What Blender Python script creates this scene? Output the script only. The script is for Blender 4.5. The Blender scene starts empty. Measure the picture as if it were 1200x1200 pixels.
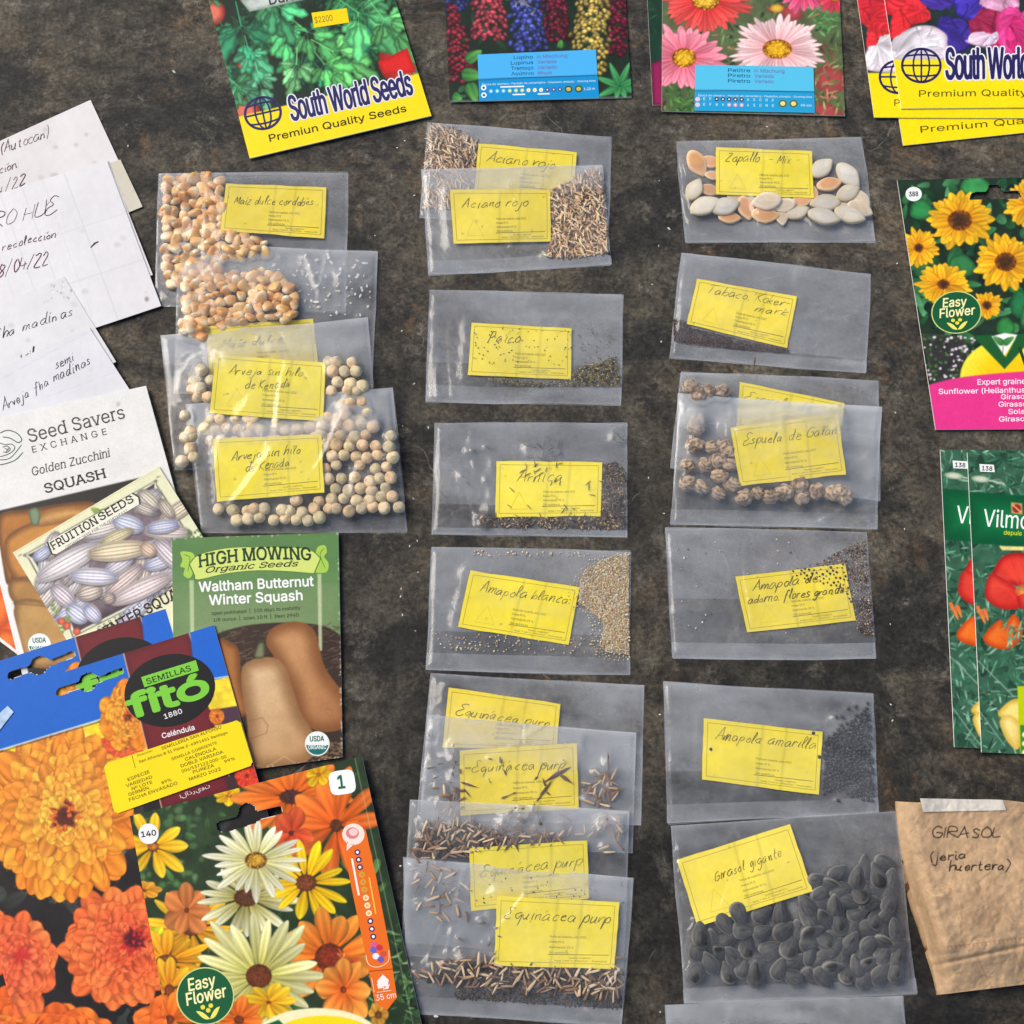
import bpy, math, random, os
import numpy as np
sc = bpy.context.scene
# ---------------------------------------------------------------- camera
TH = math.radians(15.8); FPX = 1230.0; DIST = 0.615
cam_d = bpy.data.cameras.new('camera'); cam = bpy.data.objects.new('camera', cam_d)
sc.collection.objects.link(cam); sc.camera = cam
CAMP = np.array([0.0, -DIST*math.sin(TH), DIST*math.cos(TH)])
cam.location = CAMP; cam.rotation_euler = (TH, 0, 0)
cam_d.sensor_fit = 'HORIZONTAL'; cam_d.sensor_width = 36; cam_d.lens = 36*FPX/1200
cam_d.clip_start = 0.01; cam_d.clip_end = 100
# ---------------------------------------------------------------- daylight
SUN_EL, SUN_AZ = 46, -62          # bright overcast: a wide soft sun beyond the top of the photo
w = bpy.data.worlds.new('World'); sc.world = w; w.use_nodes = True
nt = w.node_tree; bg = nt.nodes['Background']
sky = nt.nodes.new('ShaderNodeTexSky'); sky.sky_type = 'NISHITA'; sky.sun_disc = False
sky.sun_elevation = math.radians(SUN_EL); sky.sun_rotation = math.radians(SUN_AZ)
sky.air_density = 1.0; sky.dust_density = 3.0; sky.ozone_density = 0.6
nt.links.new(sky.outputs[0], bg.inputs[0]); bg.inputs[1].default_value = 0.10
sd = bpy.data.lights.new('sun', 'SUN'); sd.energy = 1.75; sd.angle = math.radians(34); sd.color = (1.0, 0.93, 0.82)
sun = bpy.data.objects.new('sun', sd); sc.collection.objects.link(sun)
sun.rotation_euler = (math.radians(90-SUN_EL), 0, math.radians(180-SUN_AZ))   # azimuth from +y towards +x
sc.view_settings.view_transform = 'Standard'; sc.view_settings.look = 'None'
sc.view_settings.exposure = 0.44; sc.view_settings.gamma = 1.0
sc.cycles.transparent_max_bounces = 40; sc.cycles.max_bounces = 8
sc.cycles.use_denoising = True

# ---------------------------------------------------------------- helpers
MM = 0.001
def W(x, y, z=0.0):
    """photo pixel (of the 1200 px photograph) on the plane at height z (metres) -> world xyz"""
    x = np.asarray(x, float); y = np.asarray(y, float); z = np.asarray(z, float)
    a = (x-600)/FPX; b = -(y-600)/FPX
    c, s = math.cos(TH), math.sin(TH)
    dx, dy, dz = a, b*c+s, b*s-c
    t = (z-CAMP[2])/dz
    return np.stack(np.broadcast_arrays(CAMP[0]+dx*t, CAMP[1]+dy*t, z), -1)
def mpp(x, y):
    return float(np.linalg.norm(W(x+1, y)-W(x, y)))
def lin(c):
    c = np.clip(np.asarray(c, float)/255.0, 0, 1)
    return np.where(c <= .04045, c/12.92, ((c+.055)/1.055)**2.4)
def hashn(ix, iy, seed):
    h = (ix.astype(np.int64)*374761393 + iy.astype(np.int64)*668265263 + seed*1442695041) & 0xffffffff
    h = ((h ^ (h >> 13))*1274126177) & 0xffffffff
    return ((h ^ (h >> 16)) & 0xffff)/65535.0
def vnoise(x, y, s, seed=0):
    x = np.asarray(x)/s; y = np.asarray(y)/s
    ix = np.floor(x).astype(int); iy = np.floor(y).astype(int); fx = x-ix; fy = y-iy
    fx = fx*fx*(3-2*fx); fy = fy*fy*(3-2*fy)
    a = hashn(ix, iy, seed); b = hashn(ix+1, iy, seed); c = hashn(ix, iy+1, seed); d = hashn(ix+1, iy+1, seed)
    return (a*(1-fx)+b*fx)*(1-fy)+(c*(1-fx)+d*fx)*fy
def fbm(x, y, s, seed=0, n=4):
    t = 0; a = .5
    for k in range(n):
        t = t+a*vnoise(x, y, s, seed+k*17); a *= .5; s *= .5
    return t
def sstep(a, b, x):
    t = np.clip((x-a)/(b-a), 0, 1); return t*t*(3-2*t)
def smooth_poly(pts, n=6, closed=True):
    p = np.array(pts, float); N = len(p); out = []
    for i in range(N if closed else N-1):
        if closed: a, b, c, d = p[i-1], p[i], p[(i+1) % N], p[(i+2) % N]
        else: a, b, c, d = p[max(i-1, 0)], p[i], p[i+1], p[min(i+2, N-1)]
        for k in range(n):
            t = k/n
            out.append(.5*((2*b)+(c-a)*t+(2*a-5*b+4*c-d)*t*t+(3*b-a-3*c+d)*t**3))
    if not closed: out.append(p[-1])
    return np.array(out)

# ---- objects
def link(o): sc.collection.objects.link(o); return o
def thing(name, label, cat, loc, group=None):
    o = bpy.data.objects.new(name, None); link(o); o.location = loc; o.empty_display_size = .01
    tag(o, label, cat, group); return o
def tag(o, label=None, cat=None, group=None, kind=None):
    if label: o['label'] = label
    if cat: o['category'] = cat
    if group: o['group'] = group
    if kind: o['kind'] = kind
    return o
def mesh_obj(name, verts, faces, mat, parent=None, col=None, smooth=True, haze=None):
    """verts N x 3 world, faces list of int arrays (quads and/or tris), col N x 3 linear"""
    v = np.asarray(verts, float)
    loc = np.array(parent.location) if parent is not None else v.mean(0)*np.array([1, 1, 0])
    v = v-loc
    me = bpy.data.meshes.new(name)
    fl = [np.asarray(f, int) for f in faces if len(f)]
    loops = np.concatenate([f.ravel() for f in fl]); tot = np.concatenate([np.full(len(f), f.shape[1]) for f in fl])
    me.vertices.add(len(v)); me.vertices.foreach_set('co', v.astype(np.float32).ravel())
    me.loops.add(len(loops)); me.loops.foreach_set('vertex_index', loops.astype(np.int32))
    me.polygons.add(len(tot)); st = np.concatenate([[0], np.cumsum(tot)[:-1]])
    me.polygons.foreach_set('loop_start', st.astype(np.int32)); me.polygons.foreach_set('loop_total', tot.astype(np.int32))
    me.polygons.foreach_set('use_smooth', np.full(len(tot), smooth))
    me.update(calc_edges=True)
    if col is not None:
        a = me.color_attributes.new('Col', 'FLOAT_COLOR', 'POINT')
        c = np.ones((len(v), 4), np.float32); c[:, :3] = col; a.data.foreach_set('color', c.ravel())
    if haze is not None:
        a = me.attributes.new('haze', 'FLOAT', 'POINT'); a.data.foreach_set('value', np.asarray(haze, np.float32).ravel())
    me.materials.append(mat)
    o = bpy.data.objects.new(name, me); link(o)
    if parent is not None: o.parent = parent
    else: o.location = loc
    return o

# ---- materials
def mat_new(name):
    m = bpy.data.materials.new(name); m.use_nodes = True
    return m, m.node_tree.nodes, m.node_tree.links, m.node_tree.nodes['Principled BSDF']
def nd(N, t, **k):
    n = N.new(t)
    for a, b in k.items():
        if a.startswith('_'): n.inputs[a[1:].replace('_', ' ')].default_value = b
        else: setattr(n, a, b)
    return n
def attr_mat(name, rough, spec=.5, vary=0.0, bump=0.0, bscale=900, sub=0.0, coat=0.0):
    m, N, L, P = mat_new(name)
    a = nd(N, 'ShaderNodeAttribute', attribute_name='Col'); src = a.outputs['Color']
    if vary:
        oi = nd(N, 'ShaderNodeObjectInfo'); hs = nd(N, 'ShaderNodeHueSaturation')
        mr = nd(N, 'ShaderNodeMapRange'); mr.inputs['To Min'].default_value = 1-vary; mr.inputs['To Max'].default_value = 1+vary*.6
        L.new(oi.outputs['Random'], mr.inputs['Value']); L.new(mr.outputs[0], hs.inputs['Value']); L.new(src, hs.inputs['Color']); src = hs.outputs['Color']
    L.new(src, P.inputs['Base Color'])
    P.inputs['Roughness'].default_value = rough; P.inputs['Specular IOR Level'].default_value = spec
    P.inputs['Coat Weight'].default_value = coat; P.inputs['Coat Roughness'].default_value = .25
    if sub: P.inputs['Subsurface Weight'].default_value = sub; P.inputs['Subsurface Scale'].default_value = .002
    if bump:
        tc = nd(N, 'ShaderNodeTexCoord'); no = nd(N, 'ShaderNodeTexNoise', _Scale=bscale, _Detail=4.0)
        b = nd(N, 'ShaderNodeBump', _Strength=bump, _Distance=.0006)
        L.new(tc.outputs['Object'], no.inputs['Vector']); L.new(no.outputs[0], b.inputs['Height']); L.new(b.outputs[0], P.inputs['Normal'])
    return m
M_PRINT = attr_mat('glossy_printed_paper', .46, .22, bump=.10, bscale=110)
M_PAPER = attr_mat('matt_paper', .85, .2, bump=.25, bscale=260)
M_CARD = attr_mat('yellow_card_stock', .8, .2, bump=.15, bscale=200)
M_SEED = attr_mat('dry_seed', .6, .35, vary=.2, bump=.3, bscale=700)
M_CORN = attr_mat('corn_kernel_skin', .32, .5, vary=.16, bump=.15, bscale=500, sub=.15)
M_DARK = attr_mat('dark_seed_shell', .42, .5, vary=.25, bump=.3, bscale=900)
M_CORK = attr_mat('corky_seed', .8, .2, vary=.2, bump=.9, bscale=900)
def film_mat():
    m, N, L, P = mat_new('clear_plastic_film'); out = N['Material Output']
    N.remove(P)
    tr = nd(N, 'ShaderNodeBsdfTransparent', _Color=(.985, .985, .985, 1))
    df = nd(N, 'ShaderNodeBsdfDiffuse', _Color=(.755, .785, .82, 1))
    tl = nd(N, 'ShaderNodeBsdfTranslucent', _Color=(.755, .785, .82, 1))
    mx0 = nd(N, 'ShaderNodeMixShader', _Fac=.15); L.new(df.outputs[0], mx0.inputs[1]); L.new(tl.outputs[0], mx0.inputs[2])
    a = nd(N, 'ShaderNodeAttribute', attribute_name='haze')
    mx = nd(N, 'ShaderNodeMixShader'); L.new(a.outputs['Fac'], mx.inputs[0]); L.new(tr.outputs[0], mx.inputs[1]); L.new(mx0.outputs[0], mx.inputs[2])
    gl = nd(N, 'ShaderNodeBsdfGlossy', _Roughness=.15, _Color=(1, 1, 1, 1))
    fr = nd(N, 'ShaderNodeFresnel'); ge = nd(N, 'ShaderNodeNewGeometry'); io = nd(N, 'ShaderNodeMapRange'); io.inputs['To Min'].default_value = 1.4; io.inputs['To Max'].default_value = 1/1.4
    L.new(ge.outputs['Backfacing'], io.inputs['Value']); L.new(io.outputs[0], fr.inputs['IOR'])     # a thin film reflects alike from both sides
    tc = nd(N, 'ShaderNodeTexCoord'); no = nd(N, 'ShaderNodeTexNoise', _Scale=55.0, _Detail=3.0, _Distortion=.8)
    b = nd(N, 'ShaderNodeBump', _Strength=.35, _Distance=.002)
    L.new(tc.outputs['Object'], no.inputs['Vector']); L.new(no.outputs[0], b.inputs['Height'])
    L.new(b.outputs[0], gl.inputs['Normal']); L.new(b.outputs[0], fr.inputs['Normal'])
    mg = nd(N, 'ShaderNodeMixShader'); L.new(fr.outputs[0], mg.inputs[0]); L.new(mx.outputs[0], mg.inputs[1]); L.new(gl.outputs[0], mg.inputs[2])
    L.new(mg.outputs[0], out.inputs['Surface'])
    return m
M_FILM = film_mat()
def ramp(N, pts, interp='LINEAR'):
    r = nd(N, 'ShaderNodeValToRGB'); e = r.color_ramp.elements; r.color_ramp.interpolation = interp
    while len(e) < len(pts): e.new(.5)
    for el, (p, c) in zip(e, pts):
        el.position = p; el.color = (*c, 1) if len(c) == 3 else c
    return r
def ground_mat():
    m, N, L, P = mat_new('worn_dark_sheet')
    tc = nd(N, 'ShaderNodeTexCoord'); O = tc.outputs['Object']
    def noise(s, d=6, r=.6, dist=0.0, vec=O):
        n = nd(N, 'ShaderNodeTexNoise', _Scale=s, _Detail=float(d), _Roughness=r, _Distortion=dist); L.new(vec, n.inputs['Vector']); return n.outputs[0]
    def mix(f, a, b, mode='MIX'):
        x = nd(N, 'ShaderNodeMix', data_type='RGBA', blend_type=mode)
        for s, v in ((x.inputs['Factor'], f), (x.inputs['A'], a), (x.inputs['B'], b)):
            if hasattr(v, 'links') or hasattr(v, 'is_linked'): L.new(v, s)
            elif isinstance(v, tuple): s.default_value = (*v, 1)
            else: s.default_value = v
        return x.outputs['Result']
    def rmp(src, pts):
        r = ramp(N, pts); L.new(src, r.inputs[0]); return r.outputs[0]
    K, Wt = (0, 0, 0), (1, 1, 1)
    c = rmp(noise(8, 13, .68, .4), [(.38, (.033, .031, .026)), (.46, (.060, .054, .043)), (.54, (.090, .079, .059)), (.63, (.132, .114, .082))])
    # ragged tan and rusty worn patches, then ragged black stains, larger and smaller
    br = rmp(noise(9, 14, .73, .5), [(.52, K), (.59, Wt)]); c = mix(.7, c, mix(br, c, (.118, .090, .058)))
    br = rmp(noise(27, 12, .75, .5), [(.57, K), (.62, Wt)]); c = mix(.7, c, mix(br, c, (.13, .078, .040)))
    mp = nd(N, 'ShaderNodeMapping'); mp.inputs['Rotation'].default_value = (0, 0, .5); mp.inputs['Scale'].default_value = (1, 1.5, 1); L.new(O, mp.inputs['Vector'])
    st = rmp(noise(6.5, 14, .70, .8, mp.outputs[0]), [(.49, K), (.57, Wt)]); c = mix(.85, c, mix(st, c, (.019, .019, .019)))
    st = rmp(noise(26, 14, .78, .4), [(.53, K), (.58, Wt)]); c = mix(.65, c, mix(st, c, (.021, .021, .020)))
    st = rmp(noise(31, 14, .78, .3), [(.55, K), (.61, Wt)]); c = mix(.55, c, mix(st, c, (.165, .150, .120)))
    # the near part of the sheet is darker, broken up by noise
    sx = nd(N, 'ShaderNodeSeparateXYZ'); L.new(O, sx.inputs[0]); ad = nd(N, 'ShaderNodeMath', operation='MULTIPLY_ADD'); L.new(noise(6, 8, .65), ad.inputs[0]); ad.inputs[1].default_value = .7; L.new(sx.outputs['Y'], ad.inputs[2])
    dk = rmp(ad.outputs[0], [(.12, (.50, .51, .53)), (.50, Wt)]); c = mix(1.0, c, dk, 'MULTIPLY')
    # fine grain
    gr = rmp(noise(420, 4, .75), [(.34, (.55, .55, .55)), (.66, (1.5, 1.48, 1.44))]); c = mix(1.0, c, gr, 'MULTIPLY')
    g2 = rmp(noise(105, 9, .8, .3), [(.40, (.52, .52, .52)), (.60, (1.5, 1.48, 1.44))]); c = mix(.9, c, g2, 'MULTIPLY')
    # broken hairline cracks and pale scratches
    for sc_, wd, col_, lo in ((13, .005, (.016, .016, .016), .575), (9, .004, (.19, .175, .15), .565)):
        wv = nd(N, 'ShaderNodeTexNoise', _Scale=9.0, _Detail=6.0); L.new(O, wv.inputs['Vector']); va = nd(N, 'ShaderNodeVectorMath', operation='MULTIPLY_ADD'); va.inputs[1].default_value = (.10, .10, .10); L.new(wv.outputs['Color'], va.inputs[0]); L.new(O, va.inputs[2])
        ve = nd(N, 'ShaderNodeTexVoronoi', feature='DISTANCE_TO_EDGE', _Scale=float(sc_)); L.new(va.outputs[0], ve.inputs['Vector'])
        ln = rmp(ve.outputs['Distance'], [(wd*.4, Wt), (wd, K)]); mk = rmp(noise(13+sc_, 5, .6), [(lo, K), (lo+.05, Wt)])
        f = nd(N, 'ShaderNodeMath', operation='MULTIPLY'); L.new(ln, f.inputs[0]); L.new(mk, f.inputs[1]); c = mix(f.outputs[0], c, col_)
    vo = nd(N, 'ShaderNodeTexVoronoi', _Scale=260.0); L.new(O, vo.inputs['Vector'])
    sp = rmp(vo.outputs['Distance'], [(.045, Wt), (.075, K)])
    sm = rmp(noise(30, 3, .6), [(.58, K), (.64, Wt)])
    f = nd(N, 'ShaderNodeMath', operation='MULTIPLY'); L.new(sp, f.inputs[0]); L.new(sm, f.inputs[1])
    c = mix(f.outputs[0], c, (.3, .27, .22))
    L.new(c, P.inputs['Base Color'])
    P.inputs['Roughness'].default_value = .78; P.inputs['Specular IOR Level'].default_value = .3
    b = nd(N, 'ShaderNodeBump', _Strength=.5, _Distance=.0012); L.new(noise(170, 8, .7), b.inputs['Height']); L.new(b.outputs[0], P.inputs['Normal'])
    return m
g = mesh_obj('ground', [(-4, -4, 0), (4, -4, 0), (4, 4, 0), (-4, 4, 0)], [[(0, 1, 2, 3)]], ground_mat()); tag(g, 'dark worn stained sheet under all packets and bags', 'ground', kind='structure')

# ---------------------------------------------------------------- writing
FD = bpy.utils.system_resource('DATAFILES', path='fonts') or ''
def font(f):
    try: return bpy.data.fonts.load(os.path.join(FD, f), check_existing=True)
    except Exception: return None
F_SANS, F_ARAB = font('Inter.woff2'), font('NotoSansArabic-VariableFont_wdth,wght.woff2')
_tc = {}; CAP = .5087
def text_mesh(s, bold=0.0, serif=False, arab=False, shear=0.0, space=1.0):
    """text as triangles, cap height 1, x from 0"""
    k = (s, bold, serif, arab, shear, space)
    if k in _tc: return _tc[k]
    cu = bpy.data.curves.new('t', 'FONT'); cu.body = s; cu.resolution_u = 4; cu.shear = shear; cu.space_character = space; cu.fill_mode = 'NONE'
    f = F_ARAB if arab else F_SANS
    if f: cu.font = f
    o = bpy.data.objects.new('t', cu); link(o)
    dg = bpy.context.evaluated_depsgraph_get(); me = bpy.data.meshes.new_from_object(o.evaluated_get(dg))
    v = np.zeros(len(me.vertices)*3, np.float32); me.vertices.foreach_get('co', v); v = v.reshape(-1, 3)[:, :2].astype(float)
    ed = np.zeros(len(me.edges)*2, np.int32); me.edges.foreach_get('vertices', ed)
    from mathutils import Vector
    from mathutils.geometry import delaunay_2d_cdt
    t = np.zeros((0, 3), int)
    if len(ed):
        E = np.sort(ed.reshape(-1, 2), 1); far = (E[:, 1]-E[:, 0]) > 1; E[far] = E[far][:, ::-1]          # outlines run in vertex order; the long edge closes each
        A, B = v[E[:, 0]], v[E[:, 1]]
        r = delaunay_2d_cdt([Vector(p) for p in v], [tuple(map(int, e)) for e in E], [], 0, 1e-7)
        v = np.array([tuple(p) for p in r[0]]); t = np.array([(f[0], f[k], f[k+1]) for f in r[2] for k in range(1, len(f)-1)], int).reshape(-1, 3)
        c = v[t].mean(1); y = c[:, 1:2]; up = (A[:, 1] <= y) & (B[:, 1] > y); dn = (A[:, 1] > y) & (B[:, 1] <= y)
        x = A[:, 0]+(y-A[:, 1])/np.where(np.abs(B[:, 1]-A[:, 1]) < 1e-12, 1, B[:, 1]-A[:, 1])*(B[:, 0]-A[:, 0]); rt = x > c[:, :1]
        t = t[((up & rt).sum(1)-(dn & rt).sum(1)) != 0]       # keep what lies inside the letters
    cap = .70 if arab or not F_SANS else CAP
    if serif and len(t):
        e = np.sort(np.concatenate([t[:, [0, 1]], t[:, [1, 2]], t[:, [2, 0]]]), 1); e, n = np.unique(e, axis=0, return_counts=True)
        # vertices may be split per glyph piece; boundary edges are those used once
        V = list(map(tuple, v)); T = [tuple(x) for x in t]
        for a, b in e[n == 1]:
            x0, x1 = sorted((v[a][0], v[b][0])); y = (v[a][1]+v[b][1])/2
            if abs(v[a][1]-v[b][1]) < .006 and .025 < x1-x0 < .115:
                for lv, d in ((0, .04), (.382, -.034), (CAP, -.04), (.529, -.034), (-.14, .04)):
                    if abs(y-lv) < .014:
                        i = len(V); V += [(x0-.042, y), (x1+.042, y), (x1+.042, y+d), (x0-.042, y+d)]; T += [(i, i+1, i+2), (i, i+2, i+3)]
                        break
        v = np.array(V); t = np.array(T)
    bpy.data.objects.remove(o); bpy.data.curves.remove(cu); bpy.data.meshes.remove(me)
    if len(v): v = v/cap; v[:, 0] -= v[:, 0].min()
    _tc[k] = (v, t); return v, t

GL = {'a': ".75,.85 .4,1 .05,.6 .1,.1 .45,.05 .75,.7 .75,.2 .95,0", 'b': "0,2 0,0 .1,.6 .5,.95 .75,.5 .5,.02 .1,.1", 'c': ".7,.85 .4,1 .05,.5 .3,0 .75,.15",
 'd': ".75,.85 .4,1 .05,.5 .35,0 .75,.6 .82,2 .78,.2 .95,0", 'e': ".05,.5 .65,.6 .5,1 .1,.7 .15,.1 .5,0 .8,.2", 'f': ".8,1.8 .5,2 .35,1.5 .25,-.8|0,.95 .7,1",
 'g': ".75,.85 .4,1 .05,.5 .35,.05 .75,.7 .75,-.5 .4,-1 .05,-.7", 'h': "0,2 0,0 .15,.7 .5,1 .65,.6 .65,0", 'i': ".1,1 .1,.1 .3,0|.12,1.45 .2,1.55",
 'j': ".3,1 .3,-.6 .05,-1 -.2,-.7|.32,1.45 .4,1.55", 'k': "0,2 0,0|.6,1 .05,.45 .7,0", 'l': "0,.3 .3,1.5 .2,2 .05,1.6 .1,.2 .35,0", 'm': "0,1 .02,0 .1,.7 .35,1 .45,.6 .45,0 .55,.7 .8,1 .9,.6 .9,.1 1.1,0",
 'n': "0,1 .02,0 .12,.7 .45,1 .6,.6 .6,.1 .8,0", 'o': ".4,1 .05,.6 .2,.03 .6,.1 .7,.6 .4,1 .6,.9", 'p': "0,1 0,-1 .05,.6 .4,1 .7,.6 .45,.05 .05,.15", 'q': ".75,.85 .4,1 .05,.5 .35,.05 .75,.7 .75,-1",
 'r': "0,1 .02,0 .1,.6 .35,.95 .6,.9", 's': ".6,.85 .3,1 .1,.75 .5,.4 .5,.1 .2,0 0,.1", 't': ".25,1.7 .22,.2 .5,0|0,1.05 .55,1.1", 'u': "0,1 .05,.2 .3,0 .6,.4 .65,1 .65,.1 .85,0",
 'v': "0,1 .3,0 .6,1", 'w': "0,1 .2,0 .45,.8 .65,0 .9,1", 'x': "0,1 .6,0|.6,1 0,0", 'y': "0,1 .3,.1|.65,1 .2,-1", 'z': "0,1 .6,1 0,0 .65,0",
 'A': "0,0 .5,1.9 .55,1.9 1,0|.1,.65 .9,.75", 'C': "1,1.6 .6,1.9 .1,1.2 .2,.2 .7,0 1,.3", 'E': "1.05,2 .5,2.2 .15,1.75 .6,1.15 .05,.7 .1,.1 .6,-.05 1.05,.35", 'G': "1,1.6 .6,1.9 .1,1.2 .2,.2 .7,0 1,.4 1,.9 .55,.9",
 'K': "0,1.9 0,0|.9,1.9 .1,.9 1,0", 'M': "0,0 .15,1.9 .55,.6 .95,1.9 1.1,0", 'P': ".1,0 .2,1.8 .7,1.9 .9,1.4 .6,.9 .15,.9", 'T': "0,1.8 1.1,1.9|.5,1.85 .45,0", 'Z': "0,1.8 .9,1.85 0,0 .95,.05|.2,.95 .8,.95",
 'H': "0,1.9 0,0|.9,1.9 .9,0|0,.95 .9,1", 'R': "0,0 .05,1.9 .7,1.8 .75,1.2 .1,.95 .9,0", 'S': ".8,1.6 .4,1.9 .1,1.4 .7,.7 .5,.05 0,.2", 'O': ".5,1.9 .05,1.2 .2,.1 .8,.2 .9,1.3 .5,1.9", 'I': ".1,1.9 .1,0",
 'L': ".1,1.9 .05,0 .8,.05", 'B': ".05,0 .1,1.9 .7,1.7 .6,1.05 .1,1 .8,.8 .7,.1 .05,0", 'D': "0,0 .05,1.9 .8,1.5 .85,.4 0,0", 'U': "0,1.9 .05,.3 .5,0 .85,.4 .9,1.9", '(': ".5,2.1 .1,1.2 .4,-.3", ')': "0,2.1 .4,1.2 .1,-.3", '-': "0,.8 .6,.85", ',': ".15,.2 0,-.3", '.': "0,.05 .08,.08",
 "'": ".1,2 .05,1.6", '/': "0,-.2 .7,2.1", ':': ".1,.9 .15,.92|.1,.2 .15,.22", '0': ".4,1.8 .05,1 .3,0 .75,.8 .4,1.8", '2': ".05,1.5 .4,1.85 .7,1.4 0,0 .8,.05", '4': ".1,1.9 0,.7 .8,.75|.65,1.3 .6,0", '8': ".7,1.6 .3,1.8 .2,1.2 .7,.5 .35,0 .1,.4 .7,1.3 .6,1.7",
 '3': ".1,1.7 .6,1.7 .3,1 .7,.5 .1,0", '1': "0,1.4 .3,1.9 .3,0"}
GL['N'] = '0,0 .1,1.9 .8,.1 .9,1.9'
ACC = {'É': 'E', 'á': 'a', 'é': 'e', 'ó': 'o', 'í': 'i'}
def hand_strokes(s, rng, slant=.22, jit=.09):
    x = 0; out = []; dy = 0
    for ch in s:
        if ch == ' ': x += .75; continue
        b = ACC.get(ch, ch); gl = GL.get(b)
        if gl is None: x += .6; continue
        mx = 0
        for st in gl.split('|'):
            p = np.array([tuple(map(float, q.split(','))) for q in st.split()])
            mx = max(mx, p[:, 0].max())
            p = p*rng.uniform(.88, 1.12)+rng.normal(0, jit*.6, p.shape)+np.array([0, dy])
            q = smooth_poly(p, 5, False) if len(p) > 2 else p
            q[:, 0] += x+q[:, 1]*slant; out.append(q)
        if ch in ACC: out.append(np.array([(x+.45, 1.35), (x+.8, 1.75)]))
        x += mx+.26+rng.uniform(-.10, .10); dy = .8*dy+rng.normal(0, .07)
    return out, x

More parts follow.
